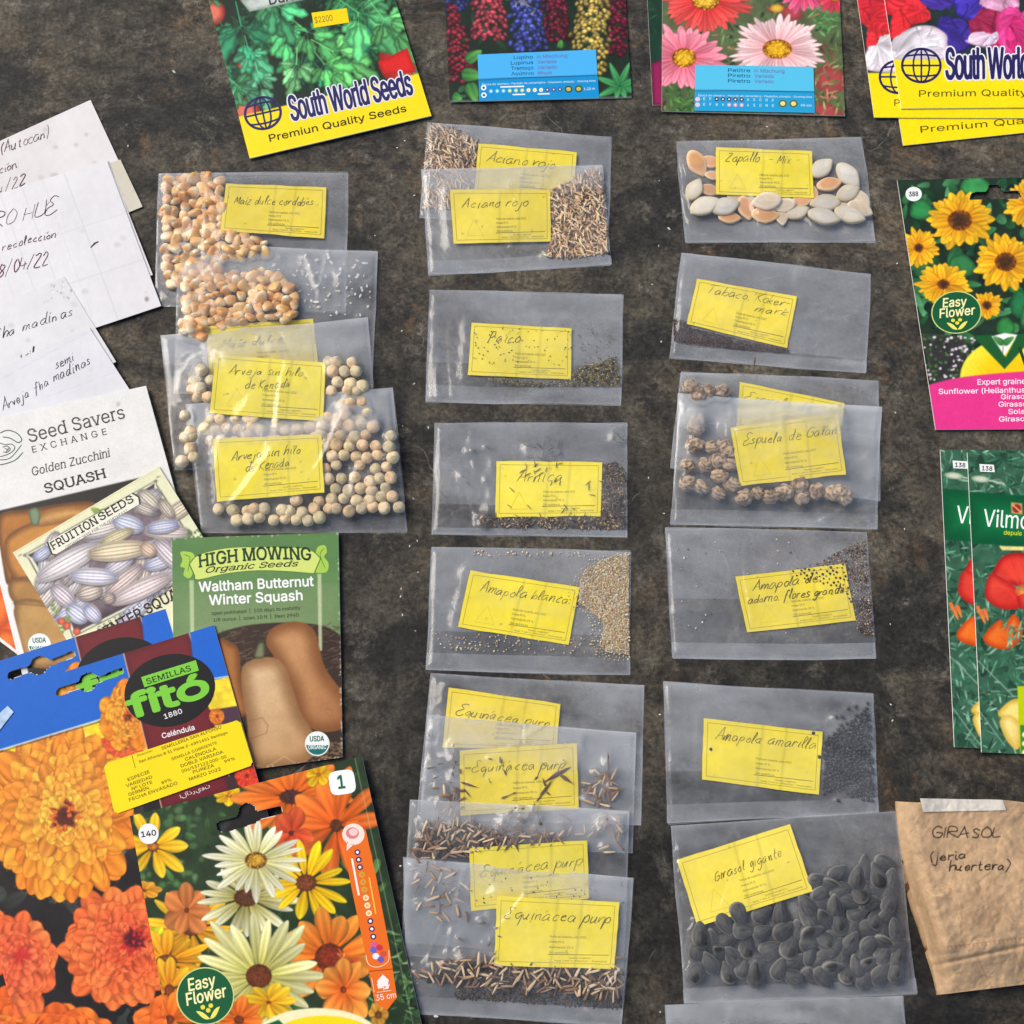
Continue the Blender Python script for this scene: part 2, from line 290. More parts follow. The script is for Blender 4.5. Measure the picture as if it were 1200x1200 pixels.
# ---------------------------------------------------------------- painted sheet: a fine grid whose vertices carry the printed colours
class Sheet:
    def __init__(s, quad, z=1.0, step=.85, bulge=0.0, base=(255, 255, 255), curl=0.0):
        s.q = np.array(quad, float); s.zc = np.array([z]*4 if np.isscalar(z) else z, float); s.bulge = bulge; s.curl = curl
        wd = max(np.linalg.norm(s.q[1]-s.q[0]), np.linalg.norm(s.q[2]-s.q[3])); ht = max(np.linalg.norm(s.q[3]-s.q[0]), np.linalg.norm(s.q[2]-s.q[1]))
        s.nu, s.nv = int(max(8, wd/step)), int(max(8, ht/step))
        u = np.linspace(0, 1, s.nu+1); v = np.linspace(0, 1, s.nv+1)
        s.U, s.V = np.meshgrid(u, v)
        P = s.at(s.U, s.V); s.X, s.Y = P[..., 0], P[..., 1]
        s.C = np.zeros(s.X.shape+(3,)); s.C[:] = base
        A = np.array([[x, y, x*y, 1] for x, y in s.q]); s.iu = np.linalg.solve(A, np.array([0, 1, 1, 0.])); s.iv = np.linalg.solve(A, np.array([0, 0, 1, 1.]))
        s.ev, s.et, s.ec, s.nx = [], [], [], 0
        s.rng = np.random.default_rng(int(abs(s.q.sum())) % 9973)
    def at(s, u, v):
        u = np.asarray(u, float)[..., None]; v = np.asarray(v, float)[..., None]; q = s.q
        return q[0]*(1-u)*(1-v)+q[1]*u*(1-v)+q[2]*u*v+q[3]*(1-u)*v
    def zuv(s, u, v):
        z = s.zc; b = z[0]*(1-u)*(1-v)+z[1]*u*(1-v)+z[2]*u*v+z[3]*(1-u)*v
        uc, vc = np.clip(u, 0, 1), np.clip(v, 0, 1)
        return (b+s.bulge*.7*np.sin(np.pi*uc)*np.sin(np.pi*vc)+s.curl*np.abs(uc-.5)*2*(np.sin(vc*2.5+1)))*MM
    def zxy(s, x, y):
        x = np.asarray(x, float); y = np.asarray(y, float); A = np.stack([x, y, x*y, np.ones_like(x)], -1); u, v = A@s.iu, A@s.iv; q = s.q
        for _ in range(3):
            e = s.at(u, v); ex, ey = x-e[..., 0], y-e[..., 1]; du = (q[1]-q[0])*(1-v)[..., None]+(q[2]-q[3])*v[..., None]; dv = (q[3]-q[0])*(1-u)[..., None]+(q[2]-q[1])*u[..., None]
            D = du[..., 0]*dv[..., 1]-du[..., 1]*dv[..., 0]; u = u+(ex*dv[..., 1]-ey*dv[..., 0])/D; v = v+(du[..., 0]*ey-du[..., 1]*ex)/D
        return s.zuv(u, v)
    # --- painting
    def _sel(s, x0, y0, x1, y1):
        x = np.array([x0, x1, x1, x0]); y = np.array([y0, y0, y1, y1]); A = np.stack([x, y, x*y, np.ones(4)], -1); u, v = A@s.iu, A@s.iv
        i0, i1 = int(max(0, (v.min()-.03)*s.nv)), int(min(s.nv+1, max(0, (v.max()+.03)*s.nv+2))); j0, j1 = int(max(0, (u.min()-.03)*s.nu)), int(min(s.nu+1, max(0, (u.max()+.03)*s.nu+2)))
        X, Y = s.X[i0:i1, j0:j1], s.Y[i0:i1, j0:j1]; a, b = np.nonzero((X > x0) & (X < x1) & (Y > y0) & (Y < y1)); return a+i0, b+j0
    def _put(s, I, m, col):
        m = np.clip(m, 0, 1)[:, None]; s.C[I] = s.C[I]*(1-m)+np.asarray(col, float)*m
    def sdist(s, pts, px, py):
        pts = np.asarray(pts, float); d = np.full(px.shape, 1e9); ins = np.zeros(px.shape, bool)
        for (ax, ay), (bx, by) in zip(pts, np.roll(pts, -1, 0)):
            ex, ey = bx-ax, by-ay; L2 = ex*ex+ey*ey+1e-9
            t = np.clip(((px-ax)*ex+(py-ay)*ey)/L2, 0, 1)
            d = np.minimum(d, (px-ax-t*ex)**2+(py-ay-t*ey)**2)
            if ay != by: ins ^= ((ay > py) != (by > py)) & (px < (bx-ax)*(py-ay)/(by-ay)+ax)
        d = np.sqrt(d); return np.where(ins, d, -d)
    def poly(s, pts, col, edge=None, ew=4, soft=.8, a=1.0, tex=0, ts=6, gx=None):
        pts = np.asarray(pts, float); lo, hi = pts.min(0)-2, pts.max(0)+2; I = s._sel(*lo, *hi)
        if not len(I[0]): return
        x, y = s.X[I], s.Y[I]; d = s.sdist(pts, x, y); m = sstep(-soft, soft, d)*a
        c = np.broadcast_to(np.asarray(col, float), x.shape+(3,))
        if gx is not None:                       # second colour along a direction: (colour, angle)
            c2, an = gx; t = x*math.cos(an)+y*math.sin(an); k = (pts[:, 0]*math.cos(an)+pts[:, 1]*math.sin(an)); t = np.clip((t-k.min())/(np.ptp(k)+1e-6), 0, 1)[:, None]
            c = c*(1-t)+np.asarray(c2, float)*t
        if edge is not None:
            t = sstep(0, ew, d)[:, None]; c = np.asarray(edge, float)*(1-t)+c*t
        if tex: c = c*(1+tex*(fbm(x, y, ts, 3)-.47))[:, None]
        s._put(I, m, c)
    def blob(s, pts, col, edge=None, ew=6, n=6, **k): s.poly(smooth_poly(pts, n), col, edge, ew, **k)
    def ell(s, cx, cy, rx, ry, rot=0, col=(0, 0, 0), edge=None, a=1.0, soft=.8, tex=0):
        R = max(rx, ry)+2; I = s._sel(cx-R, cy-R, cx+R, cy+R)
        if not len(I[0]): return
        dx, dy = s.X[I]-cx, s.Y[I]-cy; c, n = math.cos(rot), math.sin(rot)
        r = np.sqrt(((dx*c+dy*n)/rx)**2+((-dx*n+dy*c)/ry)**2); m = sstep(soft, -soft, (r-1)*min(rx, ry))*a
        cc = np.broadcast_to(np.asarray(col, float), r.shape+(3,))
        if edge is not None: t = sstep(1, .35, r)[:, None]; cc = np.asarray(edge, float)*(1-t)+cc*t
        if tex: cc = cc*(1+tex*(vnoise(s.X[I], s.Y[I], 2.2, 5)-.5))[:, None]
        s._put(I, m, cc)
    def petal(s, cx, cy, ang, L, Wd, c0, c1, edge=None, r0=0.0, tip=.5, streak=.12, notch=0, sq=1.0, shade=.35):
        """petal from radius r0 to L at angle; half width Wd; tip > 1: widest towards the tip, < 1: pointed; sq squashes vertically"""
        R = L+3; I = s._sel(cx-R, cy-R*max(sq, .4)-2, cx+R, cy+R*max(sq, .4)+2)
        if not len(I[0]): return
        dx, dy = s.X[I]-cx, (s.Y[I]-cy)/sq; c, n = math.cos(ang), math.sin(ang)
        al, ac = dx*c+dy*n, -dx*n+dy*c; t = (al-r0)/(L-r0)
        tt = np.clip(t, 0, 1); wprof = np.maximum(np.sin(np.pi*tt**tip), 0)**.6*Wd
        if notch: wprof = wprof*(1+.12*np.sin(al*notch))
        d = np.minimum(wprof-np.abs(ac), np.minimum(al-r0+.5, L-al))
        m = sstep(-.6, .6, d)*((t > -.02) & (t < 1.05))
        k = tt[:, None]; col = np.asarray(c0, float)*(1-k)+np.asarray(c1, float)*k
        st = 1+streak*np.sin(ac/Wd*7+ang*5)*(1-.4*tt)-shade*sstep(.55, 1, np.abs(ac)/(wprof+.2))*.6
        col = col*st[:, None]
        if edge is not None: e = sstep(1.3, 0, d)[:, None]; col = col*(1-e*.42)+np.asarray(edge, float)*e*.42
        s._put(I, m, col)
    def line(s, p, q, w, col, a=1.0):
        x0, y0 = np.minimum(p, q)-w-2; x1, y1 = np.maximum(p, q)+w+2; I = s._sel(x0, y0, x1, y1)
        if not len(I[0]): return
        ex, ey = q[0]-p[0], q[1]-p[1]; t = np.clip(((s.X[I]-p[0])*ex+(s.Y[I]-p[1])*ey)/(ex*ex+ey*ey+1e-9), 0, 1)
        d = np.hypot(s.X[I]-p[0]-t*ex, s.Y[I]-p[1]-t*ey); s._put(I, sstep(w/2+.5, w/2-.5, d)*a, col)
    def path(s, pts, w, col, a=1.0):
        for p, q in zip(pts[:-1], pts[1:]): s.line(p, q, w, col, a)
    def tone(s, amp, sc_, seed=1, tint=(1, 1, 1)):
        s.C *= 1+amp*(fbm(s.X, s.Y, sc_, seed)[..., None]-.47)*np.array(tint)
    def photo(s, grain=.022):
        """soften and grain the painted picture like a printed photograph"""
        P = np.pad(s.C, ((1, 1), (1, 1), (0, 0)), mode='edge'); s.C = P[1:-1, 1:-1]*.5+(P[:-2, 1:-1]+P[2:, 1:-1]+P[1:-1, :-2]+P[1:-1, 2:])*.125
        s.C *= 1+grain*(vnoise(s.X, s.Y, 1.7, 31)-.5)[..., None]*2+.04*(fbm(s.X, s.Y, 11, 33)-.47)[..., None]
    # --- crisp geometry on top
    def geo(s, v, t, col, lift):
        v = np.asarray(v, float); s.ev.append((v, lift)); s.et.append(np.asarray(t, int)+s.nx); s.ec.append(np.broadcast_to(lin(col), (len(v), 3))); s.nx += len(v)
    def text(s, body, p0, p1, cap, col, bold=0.0, serif=False, arab=False, shear=0.0, space=1.0, lift=.10, outline=None, arc=0.0):
        """left and right end of the baseline in photo pixels, cap height in pixels"""
        v, t = text_mesh(body, 0.0, serif, arab, shear, space)
        if not len(t): return
        p0, p1 = np.array(p0, float), np.array(p1, float); L = np.linalg.norm(p1-p0); d = (p1-p0)/L; n = np.array([d[1], -d[0]]); w0 = v[:, 0].max()
        x = v[:, 0]/w0; P = p0+x[:, None]*L*d+(v[:, 1]*cap+arc*(1-(2*x-1)**2))[:, None]*n
        def stamp(rad, c, lf, m):
            for k in range(m):
                a = 2*math.pi*k/m; s.geo(P+rad*cap*1.43*(math.cos(a)*d+math.sin(a)*n), t, c, lf+.0015*k)
        if outline: stamp(outline[1]+bold, outline[0], lift-.045, 10)
        if bold > .004: stamp(bold, col, lift, 8 if bold > .03 else 5)
        else: s.geo(P, t, col, lift)
    def quad_uv(s, pts, col, lift=.06):
        s.geo(pts, [(0, 1, 2), (0, 2, 3)], col, lift)
    def fan(s, pts, col, lift=.06):
        pts = np.asarray(pts, float); c = pts.mean(0); n = len(pts)
        s.geo(np.vstack([pts, c]), [(i, (i+1) % n, n) for i in range(n)], col, lift)
    def disc(s, cx, cy, rx, ry, col, lift=.06, rot=0, n=40):
        a = np.linspace(0, 2*np.pi, n, endpoint=False); c, k = math.cos(rot), math.sin(rot); x, y = rx*np.cos(a), ry*np.sin(a)
        s.fan(np.stack([cx+x*c-y*k, cy+x*k+y*c], 1), col, lift)
    def ribbon(s, pts, w, col, lift=.10, taper=True):
        p = np.asarray(pts, float)
        if len(p) < 2: return
        t = np.gradient(p, axis=0); t /= np.linalg.norm(t, axis=1)[:, None]+1e-9; n = np.stack([-t[:, 1], t[:, 0]], 1)
        ww = np.full(len(p), w/2.0)
        if taper: ww[0] *= .6; ww[-1] *= .5
        v = np.vstack([p+n*ww[:, None], p-n*ww[:, None]]); k = len(p); f = []
        for i in range(k-1): f += [(i, i+1, k+i+1), (i, k+i+1, k+i)]
        s.geo(v, f, col, lift)
    def hand_paint(s, body, p0, p1, xh, col, wd=1.0, slant=.22, seed=0):
        st, wx = hand_strokes(body, np.random.default_rng(seed+len(body)*7), slant); p0, p1 = np.array(p0, float), np.array(p1, float); L = np.linalg.norm(p1-p0); d = (p1-p0)/L; n = np.array([d[1], -d[0]])
        for q in st: s.path(list(p0+(q[:, :1]/wx)*L*d+q[:, 1:]*xh*n), wd, col, .85)
    def hand(s, body, p0, p1, xh, col, wd=1.0, slant=.36, seed=0, lift=.10):
        rng = np.random.default_rng(seed+len(body)*7); st, wx = hand_strokes(body, rng, slant)
        p0, p1 = np.array(p0, float), np.array(p1, float); L = np.linalg.norm(p1-p0); d = (p1-p0)/L; n = np.array([d[1], -d[0]])
        for q in st: s.ribbon(p0+(q[:, :1]/wx)*L*d+q[:, 1:]*xh*n, wd*rng.uniform(.7, 1.2), col, lift)
    # --- build
    def build(s, name, mat, parent=None, hole=None, outline=None):
        Z = s.zuv(s.U, s.V); v = W(s.X, s.Y, Z).reshape(-1, 3); col = lin(s.C).reshape(-1, 3)
        r = s.nu+1; i = (np.arange(s.nv)[:, None]*r+np.arange(s.nu)[None, :]).ravel()
        f = np.stack([i+r, i+r+1, i+1, i], 1)
        if hole is not None or outline is not None:
            c = np.stack([s.X.ravel()[f].mean(1), s.Y.ravel()[f].mean(1)], 1); keep = np.ones(len(f), bool)
            for h in (hole or []): keep &= s.sdist(h, c[:, 0], c[:, 1]) < 0
            if outline is not None: keep &= s.sdist(outline, c[:, 0], c[:, 1]) > 0
            f = f[keep]
        faces = [f]
        if s.nx:
            E = [W(a[:, 0], a[:, 1], s.zxy(a[:, 0], a[:, 1])+l*MM) for a, l in s.ev]
            n0 = len(v); v = np.vstack([v]+E); col = np.vstack([col]+s.ec); t = np.vstack(s.et)+n0
            P = v[t]; flip = np.cross(P[:, 1]-P[:, 0], P[:, 2]-P[:, 0])[:, 2] < 0; t[flip] = t[flip][:, ::-1]
            faces.append(t)
        return mesh_obj(name, v, faces, mat, parent, col)
    def body(s, name, mat, parent, thick=.8, col=(235, 235, 230), n=16):
        """back panel and edges: the paper's thickness"""
        t = np.linspace(0, 1, n, endpoint=False); o = np.zeros(n); e = o+1
        u = np.concatenate([t, e, 1-t, o]); v = np.concatenate([o, t, e, 1-t]); P = s.at(u, v); z = s.zuv(u, v)-.00001
        top = W(P[:, 0], P[:, 1], z); bot = top.copy(); bot[:, 2] = np.maximum(top[:, 2]-thick*MM, .0001)
        N = len(u); k = np.arange(N); f = np.stack([k, (k+1) % N, (k+1) % N+N, k+N], 1)
        vv = np.vstack([top, bot, bot.mean(0)[None]]); tri = np.stack([k+N, (k+1) % N+N, np.full(N, 2*N)], 1)
        return mesh_obj(name, vv, [f, tri], mat, parent, np.broadcast_to(lin(col), (len(vv), 3)), smooth=False)
def base_of(q, z=0.0):
    c = np.mean(np.array(q, float), 0); p = W(c[0], c[1], 0); return (float(p[0]), float(p[1]), z)
def oriented(q):  # local frame of a quad: f(u,v) -> pixel
    q = np.array(q, float)
    return lambda u, v: q[0]*(1-u)*(1-v)+q[1]*u*(1-v)+q[2]*u*v+q[3]*(1-u)*v
# ================================================================ seeds
def sphere_mesh(name, fn, mat, nu=14, nv=9):
    v = [(0, 0, 1)]; f4, f3 = [], []
    for i in range(1, nv):
        for j in range(nu):
            a, b = math.pi*i/nv, 2*math.pi*j/nu; v.append((math.sin(a)*math.cos(b), math.sin(a)*math.sin(b), math.cos(a)))
    v.append((0, 0, -1)); last = len(v)-1
    for j in range(nu): f3.append((0, 1+j, 1+(j+1) % nu)); f3.append((last, last-nu+(j+1) % nu, last-nu+j))
    for i in range(nv-2):
        for j in range(nu):
            a = 1+i*nu+j; b = 1+i*nu+(j+1) % nu; f4.append((a, a+nu, b+nu, b))
    d = np.array(v); p, c = fn(d)
    o = mesh_obj(name, p, [f4, f3], mat, None, lin(c)); me = o.data; bpy.data.objects.remove(o)
    me.transform(__import__('mathutils').Matrix.Translation((0, 0, 0)))
    return me
def mix3(a, b, t): t = np.clip(t, 0, 1)[:, None]; return np.array(a, float)*(1-t)+np.array(b, float)*t
SR = np.random.default_rng(5)
def n3(d, s, k): return fbm(d[:, 0]*s+k*7.3+d[:, 2]*3.1*s, d[:, 1]*s+k*3.7-d[:, 2]*2.3*s, 1.0, k)
def f_corn(k):
    def fn(d):
        x, y, z = d.T; s = (x+1)/2
        w = .40+.46*s**.6; y = np.sign(y)*np.abs(y)**.72; p = np.stack([np.sign(x)*np.abs(x)**.75, y*w*1.08, np.sign(z)*np.abs(z)**.8*.5*(.75+.3*s)], 1)*(1+.36*(n3(d, 1.4, k+9)-.47))[:, None]; p[:, 2] -= .16*np.exp(-((x-.7)**2+y*y)*6)*(z > 0)
        c = mix3((248, 234, 196), [(226, 168, 90), (214, 150, 76), (234, 184, 108), (222, 168, 98)][k % 4], (s-.12)*2.8); c = mix3((0, 0, 0), c, np.full(len(d), 1.0))
        c = c*(1+.22*(n3(d, 1.6, k)-.47))[:, None]; c = np.where((s > .86)[:, None], c*.7+np.array((240, 200, 130))*.3, c)
        return p, c
    return fn
def f_pea(k):
    base = [(250, 218, 168), (248, 210, 156), (252, 224, 178), (244, 206, 156), (242, 220, 168), (240, 220, 174), (232, 212, 158)][k % 7]
    def fn(d):
        r = 1+.13*(n3(d, 1.3, k+3)-.47)+.06*(n3(d, 3, k)-.47)
        p = np.sign(d)*np.abs(d)**.86*r[:, None]*np.array([1, .95, .9])*.95; p[:, 2] -= .18*np.exp(-((d[:, 0]-.2)**2+(d[:, 1]+.1)**2)*5)*(d[:, 2] > 0)
        c = mix3(np.array(base)*.86, np.array(base)*1.06, (n3(d, 2.2, k+1)-.25)*2)
        c = np.where((np.hypot(d[:, 0]-.55, d[:, 1]-.3) < .28)[:, None] & (d[:, 2] > 0)[:, None], c*.78, c)
        return p, c
    return fn
def f_squash(k):
    body, rim = [((222, 214, 196), (208, 194, 164)), ((216, 206, 184), (200, 182, 148)), ((218, 160, 106), (246, 206, 156)), ((226, 206, 176), (240, 226, 200)), ((226, 220, 206), (212, 200, 174)), ((224, 170, 118), (244, 210, 164))][k % 6]
    def fn(d):
        x, y, z = d.T; w = .62*(1-.55*np.clip(x, 0, 1)**1.6)*(1-.1*np.clip(-x, 0, 1)); p = np.stack([x*1.06, y*w, z*.17], 1)
        r = np.hypot(x, y); p[:, 2] += .05*sstep(.72, .86, r)*np.sign(z); c = mix3(body, rim, sstep(.74, .86, r)); c = c*(1+.12*(n3(d, 1.8, k)-.47))[:, None]
        return p, c
    return fn
def f_sunf(k):
    def fn(d):
        x, y, z = d.T; w = .60*(1-.44*x); p = np.stack([x*1.08, y*w, z*.36*(1-.25*x)], 1)*(1+.14*(n3(d, 1.2, k+4)-.47))[:, None]
        st = .5+.5*np.sin(y*14+k); c = mix3((40, 40, 40), (92, 90, 87), st*.6+(n3(d, 2, k)-.35)*.9); rr = np.hypot(x, y)[:, None]; c = np.where((rr > .88) & (rr < .985), c*.3+np.array((150, 147, 140))*.7, c*(.8+.3*n3(d, 1.1, k))[:, None])
        return p, c
    return fn
def f_nast(k):
    def fn(d):
        a = np.arctan2(d[:, 1], d[:, 0]); h = n3(d, 2.6, k); r = 1+.10*np.sin(a*(4+k % 3)+3*d[:, 2])+.42*(h-.47)
        p = d*r[:, None]*np.array([1, .88, .72]); c = mix3((92, 62, 42), (238, 208, 170), (h-.2)*2.6+.12*np.sin(a*5)); return p, c
    return fn
def f_echi(k):
    def fn(d):
        x, y, z = d.T; s = (x+1)/2; q = np.array([1, 1, 1])
        yy, zz = np.sign(y)*np.abs(y)**.6, np.sign(z)*np.abs(z)**.6; w = .17+.15*s; p = np.stack([np.sign(x)*np.abs(x)**.55, yy*w, zz*w*.8], 1)*(1+.2*(n3(d, 1.2, k+5)-.47))[:, None]
        c = mix3([(196, 158, 114), (216, 186, 144), (150, 112, 78), (222, 198, 160), (124, 92, 64)][k % 5], (92, 66, 46), sstep(.72, .9, s)*.8); c = c*(1+.35*(n3(d, 2, k)-.47))[:, None]; return p, c
    return fn
def f_aci(k):
    def fn(d):
        x, y, z = d.T; s = (x+1)/2; w = .10+.17*np.sin(np.clip(s*1.1, 0, 1)*np.pi)**.6
        p = np.stack([x, y*w, z*w], 1); c = mix3([(232, 202, 156), (214, 178, 132), (240, 216, 176), (190, 152, 112)][k % 4], (252, 240, 214), sstep(.62, .85, s)); c = c*(1+.4*(n3(d, 2, k)-.47))[:, None]; return p, c
    return fn
def f_needle(k):
    def fn(d):
        x, y, z = d.T; w = .11*(1-.5*x*x); p = np.stack([x, y*w+.1*x*x*((k % 3)-1), z*w], 1); return p, np.broadcast_to([(38, 33, 30), (50, 42, 36), (64, 52, 42), (112, 90, 68)][k % 4], (len(d), 3))
    return fn
def f_poppy(k):
    def fn(d): return d*np.array([1, .9, .85])*(1+.15*(n3(d, 2, k)-.47))[:, None], np.broadcast_to([(40, 40, 46), (52, 52, 58), (34, 33, 36)][k % 3], (len(d), 3))
    return fn
def f_flake(k):
    def fn(d):
        x, y, z = d.T; p = np.stack([x, y*(.45+.2*np.sin(x*4+k)), z*.07+.12*np.sin(x*2.5+k)], 1); return p, np.broadcast_to([(226, 222, 212), (238, 236, 230), (214, 204, 186)][k % 3], (len(d), 3))
    return fn
def f_chip(k):
    def fn(d):
        x, y, z = d.T; p = np.stack([x, y*.16*(1.2+np.sin(x*3+k)), z*.09], 1); c = mix3((70, 50, 36), (150, 116, 84), n3(d, 2, k)); return p, c
    return fn
PROTO = {}
def protos(kind, f, n, mat, nu=14, nv=9): PROTO[kind] = [sphere_mesh(kind, f(k), mat, nu, nv) for k in range(n)]
protos('corn_kernel', f_corn, 8, M_CORN); protos('pea', f_pea, 7, M_SEED); protos('squash_seed', f_squash, 6, M_SEED, 24, 10)
protos('sunflower_seed', f_sunf, 6, M_DARK, 18, 10); protos('nasturtium_seed', f_nast, 8, M_CORK, 22, 14); protos('coneflower_seed', f_echi, 8, M_SEED, 8, 8)
protos('cornflower_seed', f_aci, 8, M_SEED, 7, 7); protos('arnica_seed', f_needle, 4, M_SEED, 6, 6); protos('poppy_seed', f_poppy, 3, M_DARK, 8, 6)
protos('husk_flake', f_flake, 6, M_PAPER, 8, 6); protos('plant_chip', f_chip, 6, M_SEED, 8, 8)
FIRST = {}
def put(kind, k, x, y, z, half_px, rot, label, cat, group=None, name=None, tilt=0.0, stretch=1.0):
    """one seed: a copy sharing its kind's mesh; z mm above the ground"""
    name = name or kind; key = (kind, k)
    if key not in FIRST: FIRST[key] = bpy.data.objects.new(name, PROTO[kind][k]); o = FIRST[key]
    else: o = FIRST[key].copy(); o.name = name
    sc.collection.objects.link(o); s = half_px*mpp(x, y); o.location = W(x, y, z*MM); o.rotation_mode = 'ZXY'; o.rotation_euler = (tilt, tilt*.6*math.sin(rot*3), rot); o.scale = (s, s*stretch, s*stretch)
    tag(o, label, cat, group); return o
def inside(poly, x, y):
    c = False; n = len(poly)
    for i in range(n):
        (ax, ay), (bx, by) = poly[i], poly[i-1]
        if (ay > y) != (by > y) and x < (bx-ax)*(y-ay)/(by-ay)+ax: c = not c
    return c
def scatter(poly, dist, n, rng, avoid=(), tries=9000):
    p = np.array(poly, float); lo, hi = p.min(0), p.max(0); out = []
    for _ in range(tries):
        if len(out) >= n: break
        x, y = rng.uniform(lo[0], hi[0]), rng.uniform(lo[1], hi[1])
        if not inside(poly, x, y) or any(inside(a, x, y) for a in avoid): continue
        if all((x-a)**2+(y-b)**2 > dist*dist for a, b in out): out.append((x, y))
    return out
def pack(poly, d, rng, avoid=(), jit=.13):
    p = np.array(poly, float); lo, hi = p.min(0), p.max(0); out = []; y = lo[1]; k = 0
    while y < hi[1]:
        x = lo[0]+(k % 2)*d/2
        while x < hi[0]:
            a, b = x+rng.normal(0, jit*d), y+rng.normal(0, jit*d)
            if inside(poly, a, b) and not any(inside(q, a, b) for q in avoid) and rng.random() > .04: out.append((a, b))
            x += d
        y += d*.87; k += 1
    return out
def shrink(q, k):
    q = np.array(q, float); c = q.mean(0); return [tuple(c+(p-c)*k) for p in q]
def grains(name, pts, z, size, palette, label, cat, mat=None, long=1.0, kind='stuff', seed=0):
    """a heap of tiny seeds nobody could count: one mesh of small elongated octahedra. z: function(x,y)->mm or number"""
    rng = np.random.default_rng(seed); n = len(pts); p = np.array(pts); px = mpp(*p.mean(0))
    zz = np.array([z(a, b) for a, b in pts])*MM if callable(z) else np.full(n, z*MM)
    C = W(p[:, 0], p[:, 1], zz); O = np.array([(1, 0, 0), (-1, 0, 0), (0, 1, 0), (0, -1, 0), (0, 0, 1), (0, 0, -1.)])
    F = np.array([(0, 2, 4), (2, 1, 4), (1, 3, 4), (3, 0, 4), (2, 0, 5), (1, 2, 5), (3, 1, 5), (0, 3, 5)])
    s = rng.uniform(size*.7, size*1.3, n)*px; a = rng.uniform(0, 6.28, n)
    sx = s*long; L = O[None]*np.stack([sx, s, s*.8], 1)[:, None, :]
    x = L[..., 0]*np.cos(a)[:, None]-L[..., 1]*np.sin(a)[:, None]; y = L[..., 0]*np.sin(a)[:, None]+L[..., 1]*np.cos(a)[:, None]
    V = np.stack([x, y, L[..., 2]], -1)+C[:, None, :]; f = (F[None]+(np.arange(n)*6)[:, None, None]).reshape(-1, 3)
    pal = np.array(palette, float); c = pal[rng.integers(0, len(pal), n)]*rng.uniform(.8, 1.15, (n, 1)); c = np.repeat(lin(c), 6, 0)
    o = mesh_obj(name, V.reshape(-1, 3), [f], mat or M_SEED, None, c); tag(o, label, cat, None, kind); return o

